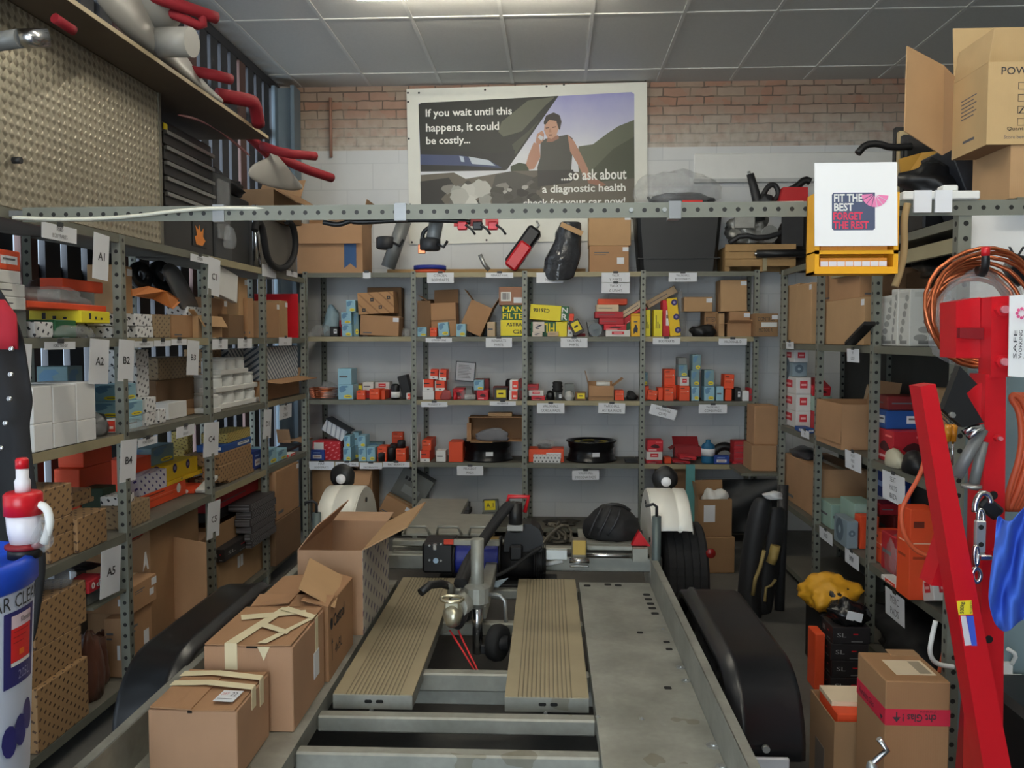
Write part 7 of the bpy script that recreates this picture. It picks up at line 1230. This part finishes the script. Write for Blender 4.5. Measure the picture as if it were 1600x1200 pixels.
# right corner behind the dolly
o = carton('open_cardboard_box', .24, .22, .26, CARD2, [('l', 10, .12), ('b', 12, .1)]); o.location = (1.12, 6.02, .26); o.rotation_euler = (0, 0, D(6)); T(o, 'upper open carton of white scrap in the right corner', 'box'); MB().box(-.08, .0, -.002, 0, .1, .22, PAPER).build('label', o, local=True); MB().lump((.02, .11, .24), (.09, .08, .08), WHITE, 196, .5).build('packing', o, local=True)
o = MB().box(-.14, .14, 0, .24, 0, .255, CARD2, .004).build('cardboard_box', local=True); o.location = (1.12, 6.0, .001); o.rotation_euler = (0, 0, D(6)); T(o, 'lower tan carton on the floor in the right corner', 'box')
o = MB().box(.93, .99, 6.1, 6.13, .001, .75, mt((88, 150, 150), .5)).build('teal_strip'); T(o, 'upright teal strip beside the right white mudguard', 'strip')
P = [[dw(x, y, 6.5+.1*math.sin(x*.05+y*.1)) for x in range(1090, 1226, 15)] for y in (748, 765, 785, 805, 835)]; o = MB().grid(P, mt((42, 44, 46), .6, 0, .2, 'black_sheet')).build('black_sheet', shell=.02, subd=1); T(o, 'black plastic sheet draped under the lower back shelf at the right', 'sheet')
bx('B4', 1030, 1090, 762, 'cardd', 'dark brown box behind the right white mudguard', d=.25, s=.06, suf=0, h=.56, zb=z_)
bx('B3', 1180, 1198, 0, 'card', 'lower cardboard box at the corner post beside the red stack', d=.3, s=-.5, suf=0, h=.22) if 0 else None
o = MB().box(1.5, 1.69, 6.6, 6.9, ZB[3]+.001-.0, ZB[3]+.2, CARD, .004).build('cardboard_box'); T(o, 'lower tan carton in the dark right hand corner shelf', 'box'); o = MB().box(1.52, 1.7, 6.62, 6.88, ZB[3]+.202, ZB[3]+.5, CARD, .004).build('cardboard_box'); T(o, 'upper tan carton in the dark right hand corner shelf', 'box'); MB().box(1.4, 1.75, 6.5, 6.94, ZB[3]-.02, ZB[3], SHELF).build('shelf', rb)
# folded dark seat covers on a stand
R_ = root('creeper_seat', (1.37, 5.3, 0)); T(R_, 'tall folded black padded creeper with yellow straps by the right shelving', 'creeper'); BF = mt((34, 34, 36), .6, 0, .25, 'black_vinyl')
for dx, Y, l, xs in ((0, 5.05, 0, ((1192, 775), (1180, 830), (1172, 890), (1168, 940), (1175, 985))), (0, 5.15, 1, ((1212, 790), (1206, 840), (1198, 890), (1190, 935), (1184, 975)))):
    rows = [[dw(x-14, y, Y+.05), dw(x-6, y, Y-.03), dw(x+8, y, Y-.03), dw(x+15, y, Y+.06)] for x, y in xs]; MB().grid(rows, BF).build('pad', R_, shell=.06, subd=2)
MB().tube([dw(1194, 860, 5.0), dw(1188, 885, 5.0), dw(1180, 905, 5.0), dw(1176, 930, 5.0)], .012, 8, mt((150, 130, 80), .6)).build('strap', R_); MB().tube([dw(1212, 852, 5.08), dw(1208, 870, 5.08), dw(1204, 880, 5.08)], .03, 8, mt((160, 136, 76), .6)).build('yellow_grip', R_); MB().tube([dw(1212, 905, 5.08), dw(1205, 915, 5.08), dw(1197, 918, 5.08), dw(1195, 940, 5.05)], .009, 6, mt((150, 130, 80), .6)).build('strap', R_); MB().cyl((1.36, 5.2, 0), (1.4, 5.3, .75), .03, m=DARKM).build('frame', R_)
MB().lump(dw(1208, 775, 5.0), (.05, .04, .03), mt((190, 190, 190), .3), 199, .4).build('buckle', R_)
# ================================================================ foreground right: engine crane, cartons, hoses
CR = root('engine_crane', (1.22, 2.42, 0)); T(CR, 'red folding engine crane standing at the right with chain and bolts', 'crane')
Y0 = 2.40
def quadbar(pts, y, t, m): q = MB().slab(Matrix.Translation((0, y, 0)) @ _RX, [(p.x, p.z) for p in pts], -t, m); return q
A = lambda px, py, Y=Y0: W(px, py, Y=Y)
quadbar([A(1527, 1300), A(1566, 1300), A(1572, 585), A(1540, 585)], Y0, .09, RED).build('mast', CR)
quadbar([A(1507, 560), A(1546, 560), A(1546, 463), A(1507, 470)], Y0+.05, .1, RED).build('mast_head', CR); hd = quadbar([A(1546, 590), A(1582, 588), A(1582, 462), A(1547, 464)], Y0-.008, .07, RED).build('cheek_plate', CR)
quadbar([A(1508, 512), A(1546, 512), A(1546, 530), A(1508, 528)], Y0+.03, .06, REDD).build('boom_tube', CR)
for px, py, r in ((1564, 484, .017), (1564, 565, .017), (1557, 684, .009), (1553, 860, .006)): p = A(px, py, Y0-.008); b_ = MB().cyl(p, p+Vector((0, -.014, 0)), r*1.15, n=6, m=RED, smooth=False).cyl(p+Vector((0, -.014, 0)), p+Vector((0, -.026, 0)), r*.62, n=14, m=mt((214, 130, 140), .35, .3)).build('bolt', hd)
for px, py, r in ((1552, 774, .012), (1545, 999, .011)): p = A(px, py, Y0-.0005); MB().cyl(p, p+Vector((0, -.001, 0)), r, n=16, m=HOLE).build('pin_hole', CR)
quadbar([A(1438, 604, 2.24), A(1462, 600, 2.24), A(1591, 1255, 2.24), A(1546, 1255, 2.24)], 2.24, .07, RED).build('folded_leg', CR); lg = quadbar([A(1506, 940, 2.2395), A(1518, 939, 2.2395), A(1518, 960, 2.2395), A(1506, 961, 2.2395)], 2.2385, .001, YEL); 
lg = quadbar([A(1495, 939, 2.239), A(1518, 938, 2.239), A(1520, 960, 2.239), A(1498, 961, 2.239)], 2.239, .002, YEL).build('warning_label', CR); p = A(1498, 960, 2.236); q = MB(); M_ = Matrix.Translation((p.x, 2.2365, p.z)) @ Matrix.Rotation(D(-90), 4, 'Y') @ Matrix.Translation((0, 0, 0))
M_ = Matrix.Translation((p.x+.012, 2.2365, p.z+.002)) @ _RX @ Matrix.Rotation(D(90), 4, 'Z'); q.text('500kg', M_, .0, -.004, .03, .009, INK, .01, 0); q.text('MAX CAPACITY', M_, 0, -.022, .032, -.016, INK, 0, 0); q.build('lettering', lg)
lg = quadbar([A(1501, 962, 2.239), A(1509, 962, 2.239), A(1518, 1008, 2.239), A(1508, 1009, 2.239)], 2.239, .002, mt((210, 206, 212), .5)).build('instruction_label', CR); quadbar([A(1510, 962, 2.239), A(1521, 962, 2.239), A(1527, 1009, 2.239), A(1518, 1009, 2.239)], 2.239, .002, mt((60, 90, 200), .5)).build('instruction_label', CR)
quadbar([A(1500, 572, 2.33), A(1527, 600, 2.33), A(1510, 615, 2.33), A(1537, 660, 2.33), A(1505, 668, 2.33), A(1474, 640, 2.33), A(1490, 598, 2.33)], 2.33, .03, BLACK).build('black_bracket', CR); p = A(1486, 648, 2.33); MB().cyl(p, p+Vector((0, -.012, 0)), .008, n=6, m=ZINC).build('bolt', CR)
quadbar([A(1510, 612, 2.42), A(1540, 595, 2.42), A(1540, 680, 2.42)], 2.42, .01, RED).build('gusset', CR)
MB().cyl(A(1535, 670, 2.36), A(1494, 745, 2.36), .016, n=12, m=GREYM).build('ram_tube', CR); MB().cyl(A(1536, 690, 2.38), A(1520, 765, 2.38), .014, n=12, m=GREYM).build('ram_tube', CR); MB().lathe([(.0, -.006), (.026, -.004), (.026, .004), (0, .006)], 18, ZINC, Matrix.Translation(A(1518, 760, 2.36))).build('washer', CR)
MB().tube([A(1505, 676, 2.34), A(1520, 668, 2.34), A(1536, 666, 2.34)], .008, 8, CHROME).tube([A(1512, 684, 2.34), A(1528, 672, 2.34), A(1537, 668, 2.34)], .008, 8, CHROME).build('shackle_pin', CR)
hk = MB().tube([A(1523, 800, 2.32), A(1524, 785, 2.32), A(1531, 771, 2.32), A(1541, 770, 2.32), A(1547, 779, 2.32), A(1547, 786, 2.32)], .0085, 8, CHROME, sub=1).build('load_hook', CR); MB().box(-.03, .03, -.01, .012, -.02, .02, BLACK, .006, Matrix.Translation(A(1548, 794, 2.33)) @ Matrix.Rotation(D(40), 4, 'Y')).build('hook_latch', hk)
MB().tube([A(1529, 800, 2.32), A(1528, 815, 2.32), A(1533, 822, 2.32), A(1537, 813, 2.32), A(1536, 800, 2.32), A(1532, 795, 2.32)], .0065, 8, CHROME, closed=True, sub=1).build('chain_link', hk); a, b_ = A(1524, 864, 2.3), A(1542, 814, 2.3); pl = MB().box(a.x, b_.x, 2.3, 2.315, a.z, b_.z, mt((206, 212, 214), .3, .7), .003).box(a.x, b_.x+.006, 2.275, 2.315, a.z-.014, a.z, CHROME, .003).build('angle_plate', hk)
for py in (824, 851): p = A(1533, py, 2.2995); MB().cyl(p, p+Vector((0, -.0008, 0)), .0068, n=14, m=HOLE).build('hole', pl)
for k, (py0, py1) in enumerate(((852, 885), (886, 912))): xs = (1522 if k == 0 else 1519, 1528 if k == 0 else 1532); MB().tube([A(xs[0], py0+8, 2.29), A(xs[0], py1-8, 2.29), A((xs[0]+xs[1])/2, py1, 2.29), A(xs[1], py1-8, 2.29), A(xs[1], py0+8, 2.29), A((xs[0]+xs[1])/2, py0, 2.29)], .006, 8, CHROME, closed=True, sub=2).build('chain_link', hk)
quadbar([A(1455, 915, 2.46), A(1490, 918, 2.46), A(1500, 820, 2.46), A(1483, 830, 2.46)], 2.46, .08, RED).build('boom_end', CR); quadbar([A(1495, 1300, 2.5), A(1550, 1300, 2.5), A(1545, 880, 2.5), A(1530, 880, 2.5)], 2.5, .04, REDD).build('rear_strut', CR); MB().box(.98+.2, 1.6, 2.38, 2.5, .0, .1, RED, .004).build('base', CR); MB().box(1.24, 1.32, 2.0, 2.5, .0, .08, RED, .004).build('base_leg', CR)
sg = quadbar([A(1576, 588, 2.36), A(1640, 592, 2.36), A(1640, 458, 2.36), A(1578, 462, 2.36)], 2.36, .004, mt((240, 240, 240), .4, 0, 0, 'white_acrylic')).build('safety_sign', CR); q = MB(); p = A(1581, 560, 2.354); M_ = Matrix.Translation((p.x, 2.354, p.z)) @ _RX; px_ = 2.36/F
for k, s in enumerate(('SAFE', 'WORKING', 'LOAD')): q.text(s, M_ @ Matrix.Rotation(D(90), 4, 'Z'), .0+.0*k, -.012-.014*k, .075, -.003-.014*k, C(60, 60, 70), .0, 0)
for k in range(8): a = 2*math.pi*k/8; q.ell(M_, .022+.012*math.cos(a), .12+.012*math.sin(a), .0045, .0045, C(224, 90, 140), 0, 8)
q.build('lettering', sg)
# blue overall cloth hanging on the crane
P = []
for i, (y, xl) in enumerate(((802, 1560), (815, 1556), (850, 1554), (890, 1548), (930, 1543), (945, 1545), (972, 1552))):
    P.append([W(xl+(1650-xl)*t, y+(14*math.sin(t*9) if i in (0, 6) else 0)+(20*t if i == 6 else 0), Y=2.21+.05*math.sin(16*t+i*1.1)+.02*math.sin(31*t-i)) for t in [j/14 for j in range(15)]])
o = MB().grid(P, mt((62, 104, 206), .85, 0, .18, 'blue_cloth', 14)).build('blue_overall', shell=.006, subd=2); T(o, 'bright blue work overall hanging from the red crane', 'overall')
# orange air hose in loops
HO = mt((196, 84, 48), .5, 0, .1, 'orange_hose'); m = MB()
for k in range(4): m.tube([W(x+5*k, y, Y=2.5+.012*k) for x, y in ((1578, 622), (1592, 640), (1597+4*k, 680), (1592, 720), (1578, 760), (1572, 790), (1575, 800), (1590, 770), (1606, 720), (1612, 670), (1600, 628), (1585, 615))], .0085, 8, HO, closed=True, sub=2)
o = m.build('air_hose'); T(o, 'coiled orange air hose hanging right of the crane mast', 'hose')
o = MB().tube([W(x, y, Y=Y) for x, y, Y in ((1450, 690, 2.95), (1440, 740, 2.95), (1418, 775, 2.95), (1407, 800, 2.95), (1411, 835, 2.95), (1430, 862, 2.95), (1465, 873, 2.95), (1480, 900, 2.95), (1484, 950, 2.95), (1477, 1010, 2.95), (1468, 1050, 2.95))], .008, 8, HO, sub=2).build('air_hose'); T(o, 'thin orange hose looping in front of the tall orange carton', 'hose')
o = MB().tube([W(x, y, Y=2.86) for x, y in ((1462, 970), (1455, 1000), (1452, 1022), (1462, 1038), (1490, 1042))], .008, 8, WHITE, sub=2).build('white_cable'); T(o, 'white cable curving round the near right post', 'cable')
# amber screwdrivers and tools hung by the post
for k in range(2): a, b_ = W(1483+8*k, 663, Y=2.6), W(1480+9*k, 690, Y=2.6); o = MB().tube([a, a+Vector((0, .1, .03)), Vector((1.33+.012*k, 2.9, a.z+.05))], .002, 5, DARKM).cyl(a, b_, .011, .009, 10, mt((196, 130, 30), .15)).cyl(b_, b_+Vector((0, 0, -.07)), .004, m=CHROME).build('screwdriver'); T(o, ('left', 'right')[k]+' amber handled screwdriver hung behind the crane leg', 'screwdriver', 'amber screwdrivers')
# copper pipe coil in its bag
c = W(1525, 482, Y=2.76); m = MB(); rnd = random.Random(2)
for k in range(9): R_ = .178-.008*k+rnd.uniform(-.004, .004); m.tube([c+Vector((R_*math.cos(t)*.98+rnd.uniform(-.003, .003)+.012*math.sin(k), .012*k-.05+.012*math.sin(3*t+k), R_*1.0*math.sin(t)-.01*k*.2)) for t in [i*2*math.pi/26 for i in range(26)]], .0065, 8, COPPER, closed=True)
o = m.build('copper_pipe_coil'); T(o, 'large coil of copper pipe hung on the hook at the right', 'pipe coil')
o = MB().lump(c+Vector((.0, -.0, -.04)), (.15, .03, .16), CLEAR, 211, .25, 1.6, 4, False).build('plastic_bag'); T(o, 'clear plastic bag inside the copper pipe coil', 'bag')
R_ = root('wall_hook', (c.x, 2.9, c.z+.18)); T(R_, 'black hook with red tip holding the copper pipe coil', 'hook'); MB().tube([W(1540, 395, Y=2.64), W(1540, 418, Y=2.64), W(1534, 430, Y=2.68), W(1524, 416, Y=2.82), W(1505, 410, Y=2.9)], .012, 10, BLACK, sub=1).build('arm', R_); MB().cyl(W(1540, 400, Y=2.64), W(1540, 386, Y=2.64), .0125, n=12, m=RED).build('tip', R_)
R_ = root('white_board', (1.75, 3.3, 1.6)); T(R_, 'bright white board fixed behind the near right post with a black strap', 'board'); MB().box(1.5, 2.4, 3.28, 3.295, 1.60, 2.11, mt((240, 240, 240), .5, 0, 0, 'white_board')).build('panel', R_); p = W(1516, 340, Y=3.26); MB().box(p.x-.012, p.x+.012, 3.268, 3.279, p.z-.17, p.z, BLACK, .005).build('strap', R_); MB().cyl((p.x, 3.26, p.z-.02), (p.x, 3.268, p.z-.02), .006, m=CHROME).build('rivet', R_)
p = W(1585, 398, Y=3.27); q = MB(); q.text('Vis', Matrix.Translation((p.x-.02, 3.279, p.z-.02)) @ _RX, 0, 0, .12, .05, INK, .0); q.build('lettering', R_); o = MB().lump(W(1600, 420, Y=3.1), (.06, .05, .05), BLACK, 215, .5, flat=False).build('glove'); T(o, 'black glove hanging at the right edge before the white board', 'glove')
# floor cartons
gx = root('glass_carton', (1.09, 2.58, 0)); w_, d_, h_ = .19, .24, .62; gx.rotation_euler = (0, 0, 0); T(gx, 'tall brown carton with red warning tape standing before the red crane', 'box')
MB().box(-w_/2, w_/2, 0, d_, 0, h_, cardboard((150, 112, 76)), .003).build('body', gx, local=True); q = MB().box(-w_/2-.001, w_/2+.001, -.001, d_+.001, h_-.135, h_-.085, mt((196, 44, 66), .4)).build('warning_tape', gx, local=True)
M_ = Matrix.Translation((-w_/2, -.001, h_-.135)) @ _RX; t_ = MB(); M3 = M_ @ Matrix.Translation((.15, .036, 0)) @ Matrix.Rotation(D(180), 4, 'Z'); t_.text('cht Glas !', M3, 0, .0, .1, .024, INK, .015); t_.poly(M_, [(.02, .026), (.045, .026), (.033, .01)], INK); t_.rect(M_, .031, .024, .035, .042, INK); t_.text('Vorsicht', M3, .0, -.01, .05, -.004, INK)
M4 = Matrix.Translation((-w_/2-.001, d_, h_-.135)) @ Matrix.Rotation(D(-90), 4, 'Z') @ _RX; t_.text('Vorsicht Glas', M4, .02, .014, .15, .034, INK); t_.poly(M4, [(.2, .02), (.225, .02), (.212, .006)], INK); t_.build('lettering', q, local=True); lb = MB().box(-.045, .075, .05, .17, h_+.0005, h_+.0015, mt((214, 196, 166), .7)).build('label', gx, local=True); MB().box(.03, .065, .06, .16, h_+.0016, h_+.0019, mt((150, 138, 118), .7)).build('bar_code', gx, local=True); MB().box(.0, .09, d_-.03, d_+.02, h_, h_+.004, CARD2, 0, Matrix.Translation((0, 0, 0))).build('flap', gx, local=True)
t_ = MB(); t_.text('Kimberley Freight', Matrix.Translation((-.05, .02, h_)), 0, 0, .1, .01, INKG); 
o = t_.build('print', gx, local=True); bpy.data.objects.remove(o)
o = carton('open_cardboard_box', .18, .27, .36, CARD2, []); o.location = (1.03, 2.87, 0); T(o, 'open brown carton holding an orange box, on the floor left of the taped carton', 'box'); MB().box(-.0915, -.09, .1, .2, .05, .22, mt((110, 96, 84), .7)).build('label', o, local=True)
o = MB().box(-.075, .075, .0, .2, 0, .33, KB['orange'][0], .003).box(-.076, .076, .06, .2, .331, .345, mt((226, 206, 176), .6)).build('parts_box', local=True); deco(MB(), 'orange', faces(.15, .2, .33, 'f')[0]) if 0 else None; o.location = (1.035, 2.9, .006); o.scale = (1, 1, 1.12); T(o, 'orange box with cream lid standing inside the open floor carton', 'box')
# clamp handle of the trailer's near corner steady, locker and sockets
R_ = root('corner_steady', (.66, 2.2, 0)); p = W(1378, 1190, Y=2.2); R_.location = (p.x, 2.2, 0); T(R_, 'chrome cranked handle sticking up at the bottom edge by the taped carton', 'handle'); MB().tube([W(1373, 1154, Y=2.2), W(1386, 1172, Y=2.2), W(1366, 1190, Y=2.2), W(1352, 1215, Y=2.2)], .008, 8, CHROME).build('crank', R_); MB().cyl((p.x-.03, 2.2, 0), (p.x-.03, 2.2, p.z-.03), .02, m=ZINC).build('post', R_); MB().lump(W(1362, 1200, Y=2.2), (.014, .014, .02), ZINC, 217, .1, flat=False).build('boss', R_)
R_ = root('steel_locker', (1.95, 3.05, 0)); T(R_, 'pale grey blue steel locker at the right edge behind the crane', 'locker'); MB().box(1.52, 2.4, 3.02, 3.26, 0, 1.58, mt((122, 142, 148), .5, .2), .006).build('body', R_); MB().box(1.54, 2.38, 3.012, 3.02, .04, 1.54, mt((128, 148, 154), .45, .2), .004).build('door', R_)
R_ = root('wall_socket', W(1572, 1055, Y=3.0)); T(R_, 'white twin socket with a plug on the grey locker', 'socket'); a, b_ = W(1558, 1076, Y=3.0), W(1581, 1034, Y=3.0); MB().box(a.x, b_.x, 2.985, 3.011, a.z, b_.z, WHITE, .006).build('plate', R_); MB().box(a.x+.012, b_.x+.03, 2.95, 2.985, a.z+.03, a.z+.062, WHITE, .008).build('plug', R_); MB().tube([(b_.x-.01, 2.98, b_.z), (b_.x-.005, 2.96, b_.z+.04), (a.x+.01, 2.96, b_.z+.06)], .007, 8, WHITE, sub=1).build('lead', R_)
o = MB().box(1.44, 2.2, 2.62, 2.98, .001, .5, mt((18, 18, 20), .5), .02).build('black_bin'); T(o, 'black low bin beneath the white socket at the right edge', 'bin')
# ================================================================ foreground left: hand cleaner tub and jacket
cx, cy, r = -1.142, 1.5, .165; zt = W(30, 884, Y=1.5).z; zb = zt-.42
R_ = root('cleaner_tub', (cx, cy, zb)); T(R_, 'white tub with blue lid and red pump at the bottom left edge', 'tub'); TUB = mt((206, 214, 232), .4, 0, .05, 'tub_white')
body = MB().lathe([(r*.86, 0), (r*.88, .01), (r*.985, .37), (r*.985, .4), (0, .4)], 48, TUB).build('body', R_, local=True)
MB().lathe([(r*1.0, .375), (r*1.03, .38), (r*1.03, .415), (r*.99, .425), (r*.93, .428), (r*.9, .418), (0, .418)], 48, mt((22, 70, 190), .35, 0, .08, 'blue_lid')).build('lid', R_, local=True)
PM = Matrix.Translation((.13, .07, .418)) @ Matrix.Diagonal((.85, .85, .62, 1)) @ Matrix.Translation((0, 0, -.415))
pm = MB().lathe([(.035, .415), (.035, .44), (.03, .445)], 20, BLACK, PM).lathe([(.034, .441), (.04, .446), (.04, .455), (.03, .46)], 20, REDD, PM).build('pump_collar', R_, local=True)
MB().lathe([(.028, .455), (.034, .5), (.036, .55), (.03, .552)], 20, mt((224, 220, 226), .3), PM).build('pump_neck', pm, local=True); MB().lathe([(.04, .548), (.04, .61), (.034, .618), (0, .618)], 20, RED, PM).build('pump_cap', pm, local=True)
MB().lathe([(.016, .615), (.017, .65), (.013, .66), (.013, .69)], 16, mt((226, 222, 226), .3), PM).lathe([(.014, .69), (.014, .715), (.011, .722), (0, .722)], 16, RED, PM).build('pump_plunger', pm, local=True)
MB().tube([(.155, .07, .52), (.175, .07, .515), (.182, .07, .49), (.178, .07, .47), (.168, .07, .445)], .008, 8, WHITE, sub=1).build('spout_hose', pm, local=True); MB().lump((.165, .07, .46), (.018, .02, .03), CLEAR, 221, .4, flat=False).build('film', pm, local=True)
def onTub(m, pts_uv, mat, off=.0015, rr_=.97):     # rectangle curved round the tub: a = angle from the camera side, z height
    m.use(mat); n = 10; a0, a1, z0_, z1_ = pts_uv; R0 = lambda z: r*(.88+.105*min(z, .37)/.37)+off
    for k in range(n):
        t0, t1 = a0+(a1-a0)*k/n, a0+(a1-a0)*(k+1)/n
        m.face([m.V((R0(z)*math.sin(t), -R0(z)*math.cos(t), z)) for t, z in ((t0, z0_), (t1, z0_), (t1, z1_), (t0, z1_))], True)
def ttext(m, s, a0, a1, z0_, z1_, mat, off=.003):
    vs, fs, _ = text_geo(s, .0); m.use(mat); q = []
    for x, y in vs: a = a0+(a1-a0)*x; z = z0_+(z1_-z0_)*y; R0 = r*(.88+.105*min(z, .37)/.37)+off; q.append(m.V((R0*math.sin(a), -R0*math.cos(a), z)))
    for f in fs: m.face([q[i] for i in f])
q = MB(); NV = mt((44, 42, 110), .45, 0, .04); onTub(q, (1.33, 1.9, .2, .34), NV); onTub(q, (1.43, 1.8, .245, .31), mt((226, 40, 40), .45), .002); onTub(q, (1.43, 1.8, .308, .332), mt((230, 206, 214), .45), .0025); onTub(q, (1.43, 1.8, .238, .245), WHITE, .0025); onTub(q, (1.56, 1.65, .255, .266), mt((240, 120, 30), .5), .003)
ttext(q, '205L', 1.55, 1.78, .21, .227, mt((150, 150, 190), .5), .003); ttext(q, 'Kleensan', 1.58, 1.78, .316, .326, INK, .0035)
for k in range(7): a = 2*math.pi*k/7; q.use(mt((230, 50, 60), .5)); aa, zz = 1.5+.04*math.cos(a), .321+.0065*math.sin(a); q.face([q.V((r*.97*math.sin(aa+dx), -r*.97*math.cos(aa+dx), zz+dz)) for dx, dz in ((-.02, -.003), (.02, -.003), (.02, .003), (-.02, .003))])
for k in range(3): onTub(q, (1.46, 1.74-.05*k, .3-.01*k, .302-.01*k), mt((180, 30, 34), .5), .003)
onTub(q, (.5, 1.6, .0, .012), NV); q.build('label', body, local=True)
q = MB(); ttext(q, 'CAR CLEANER', 1.06, 2.27, .345, .371, INK, .0022); q.build('handwriting', body, local=True)
q = MB()
for k, (a, z) in enumerate(((1.42, .1), (1.62, .11), (1.8, .13))): q.use(NV); q.face([q.V(((r*.9+.004)*math.sin(a+.12*math.cos(t)), -(r*.9+.004)*math.cos(a+.12*math.cos(t)), z+.03*math.sin(t))) for t in [i*math.pi/6 for i in range(12)]])
q.build('printed_mark', body, local=True)
o = MB().box(-1.45, -1.05, 1.32, 1.6, zb-.04, zb-.001, mt((90, 92, 94), .5, .4), .004)
for x in (-1.43, -1.1):
    for y in (1.33, 1.55): o.box(x, x+.04, y, y+.04, 0, zb-.04, GREYM)
o = o.build('steel_bench'); T(o, 'low steel bench carrying the white tub, just below the picture edge', 'bench')
JK = mt((28, 28, 31), .85, 0, .2, 'black_cloth', 16); J = root('work_jacket', (-1.4, 2.05, .9)); T(J, 'black work jacket with red front panel and press studs hanging at the left edge', 'jacket'); P = []
for i, (y, xr) in enumerate(((438, -14), (455, 2), (480, 16), (520, 36), (560, 42), (610, 50), (632, 53), (655, 46), (680, 47), (730, 52), (790, 62), (850, 70), (880, 74), (930, 66), (985, 58), (1010, 50))):
    P.append([W(xr-150*t, y, Y=2.02+.03*math.sin(9*t+.35*i)+.05*t) for t in (0, .06, .14, .24, .36, .5, .7, 1)])
MB().grid(P, JK).build('body', J, shell=.012, subd=2); q = MB(); q.grid([[W(x, y, Y=1.985) for x in xs] for y, xs in ((468, (-20, -6, 6)), (492, (-20, 4, 25)), (520, (-20, 6, 27)), (546, (-20, 6, 28)))], mt((168, 22, 40), .8)).build('red_panel', J, shell=.006)
for k, (x, y) in enumerate(((18, 545), (17, 585), (15, 623), (9, 661), (2, 700))): p = W(x, y, Y=1.975); MB().lathe([(.0, .004), (.004, .005), (.0065, .003), (.007, 0)], 14, CHROME, Matrix.Translation(p) @ Matrix.Rotation(D(90), 4, 'X')).build('press_stud', J)
MB().tube([W(-20, 438, Y=2.05), W(-24, 420, Y=2.2), W(-30, 405, Y=2.74)], .008, 8, DARKM).build('hanging_loop', J)
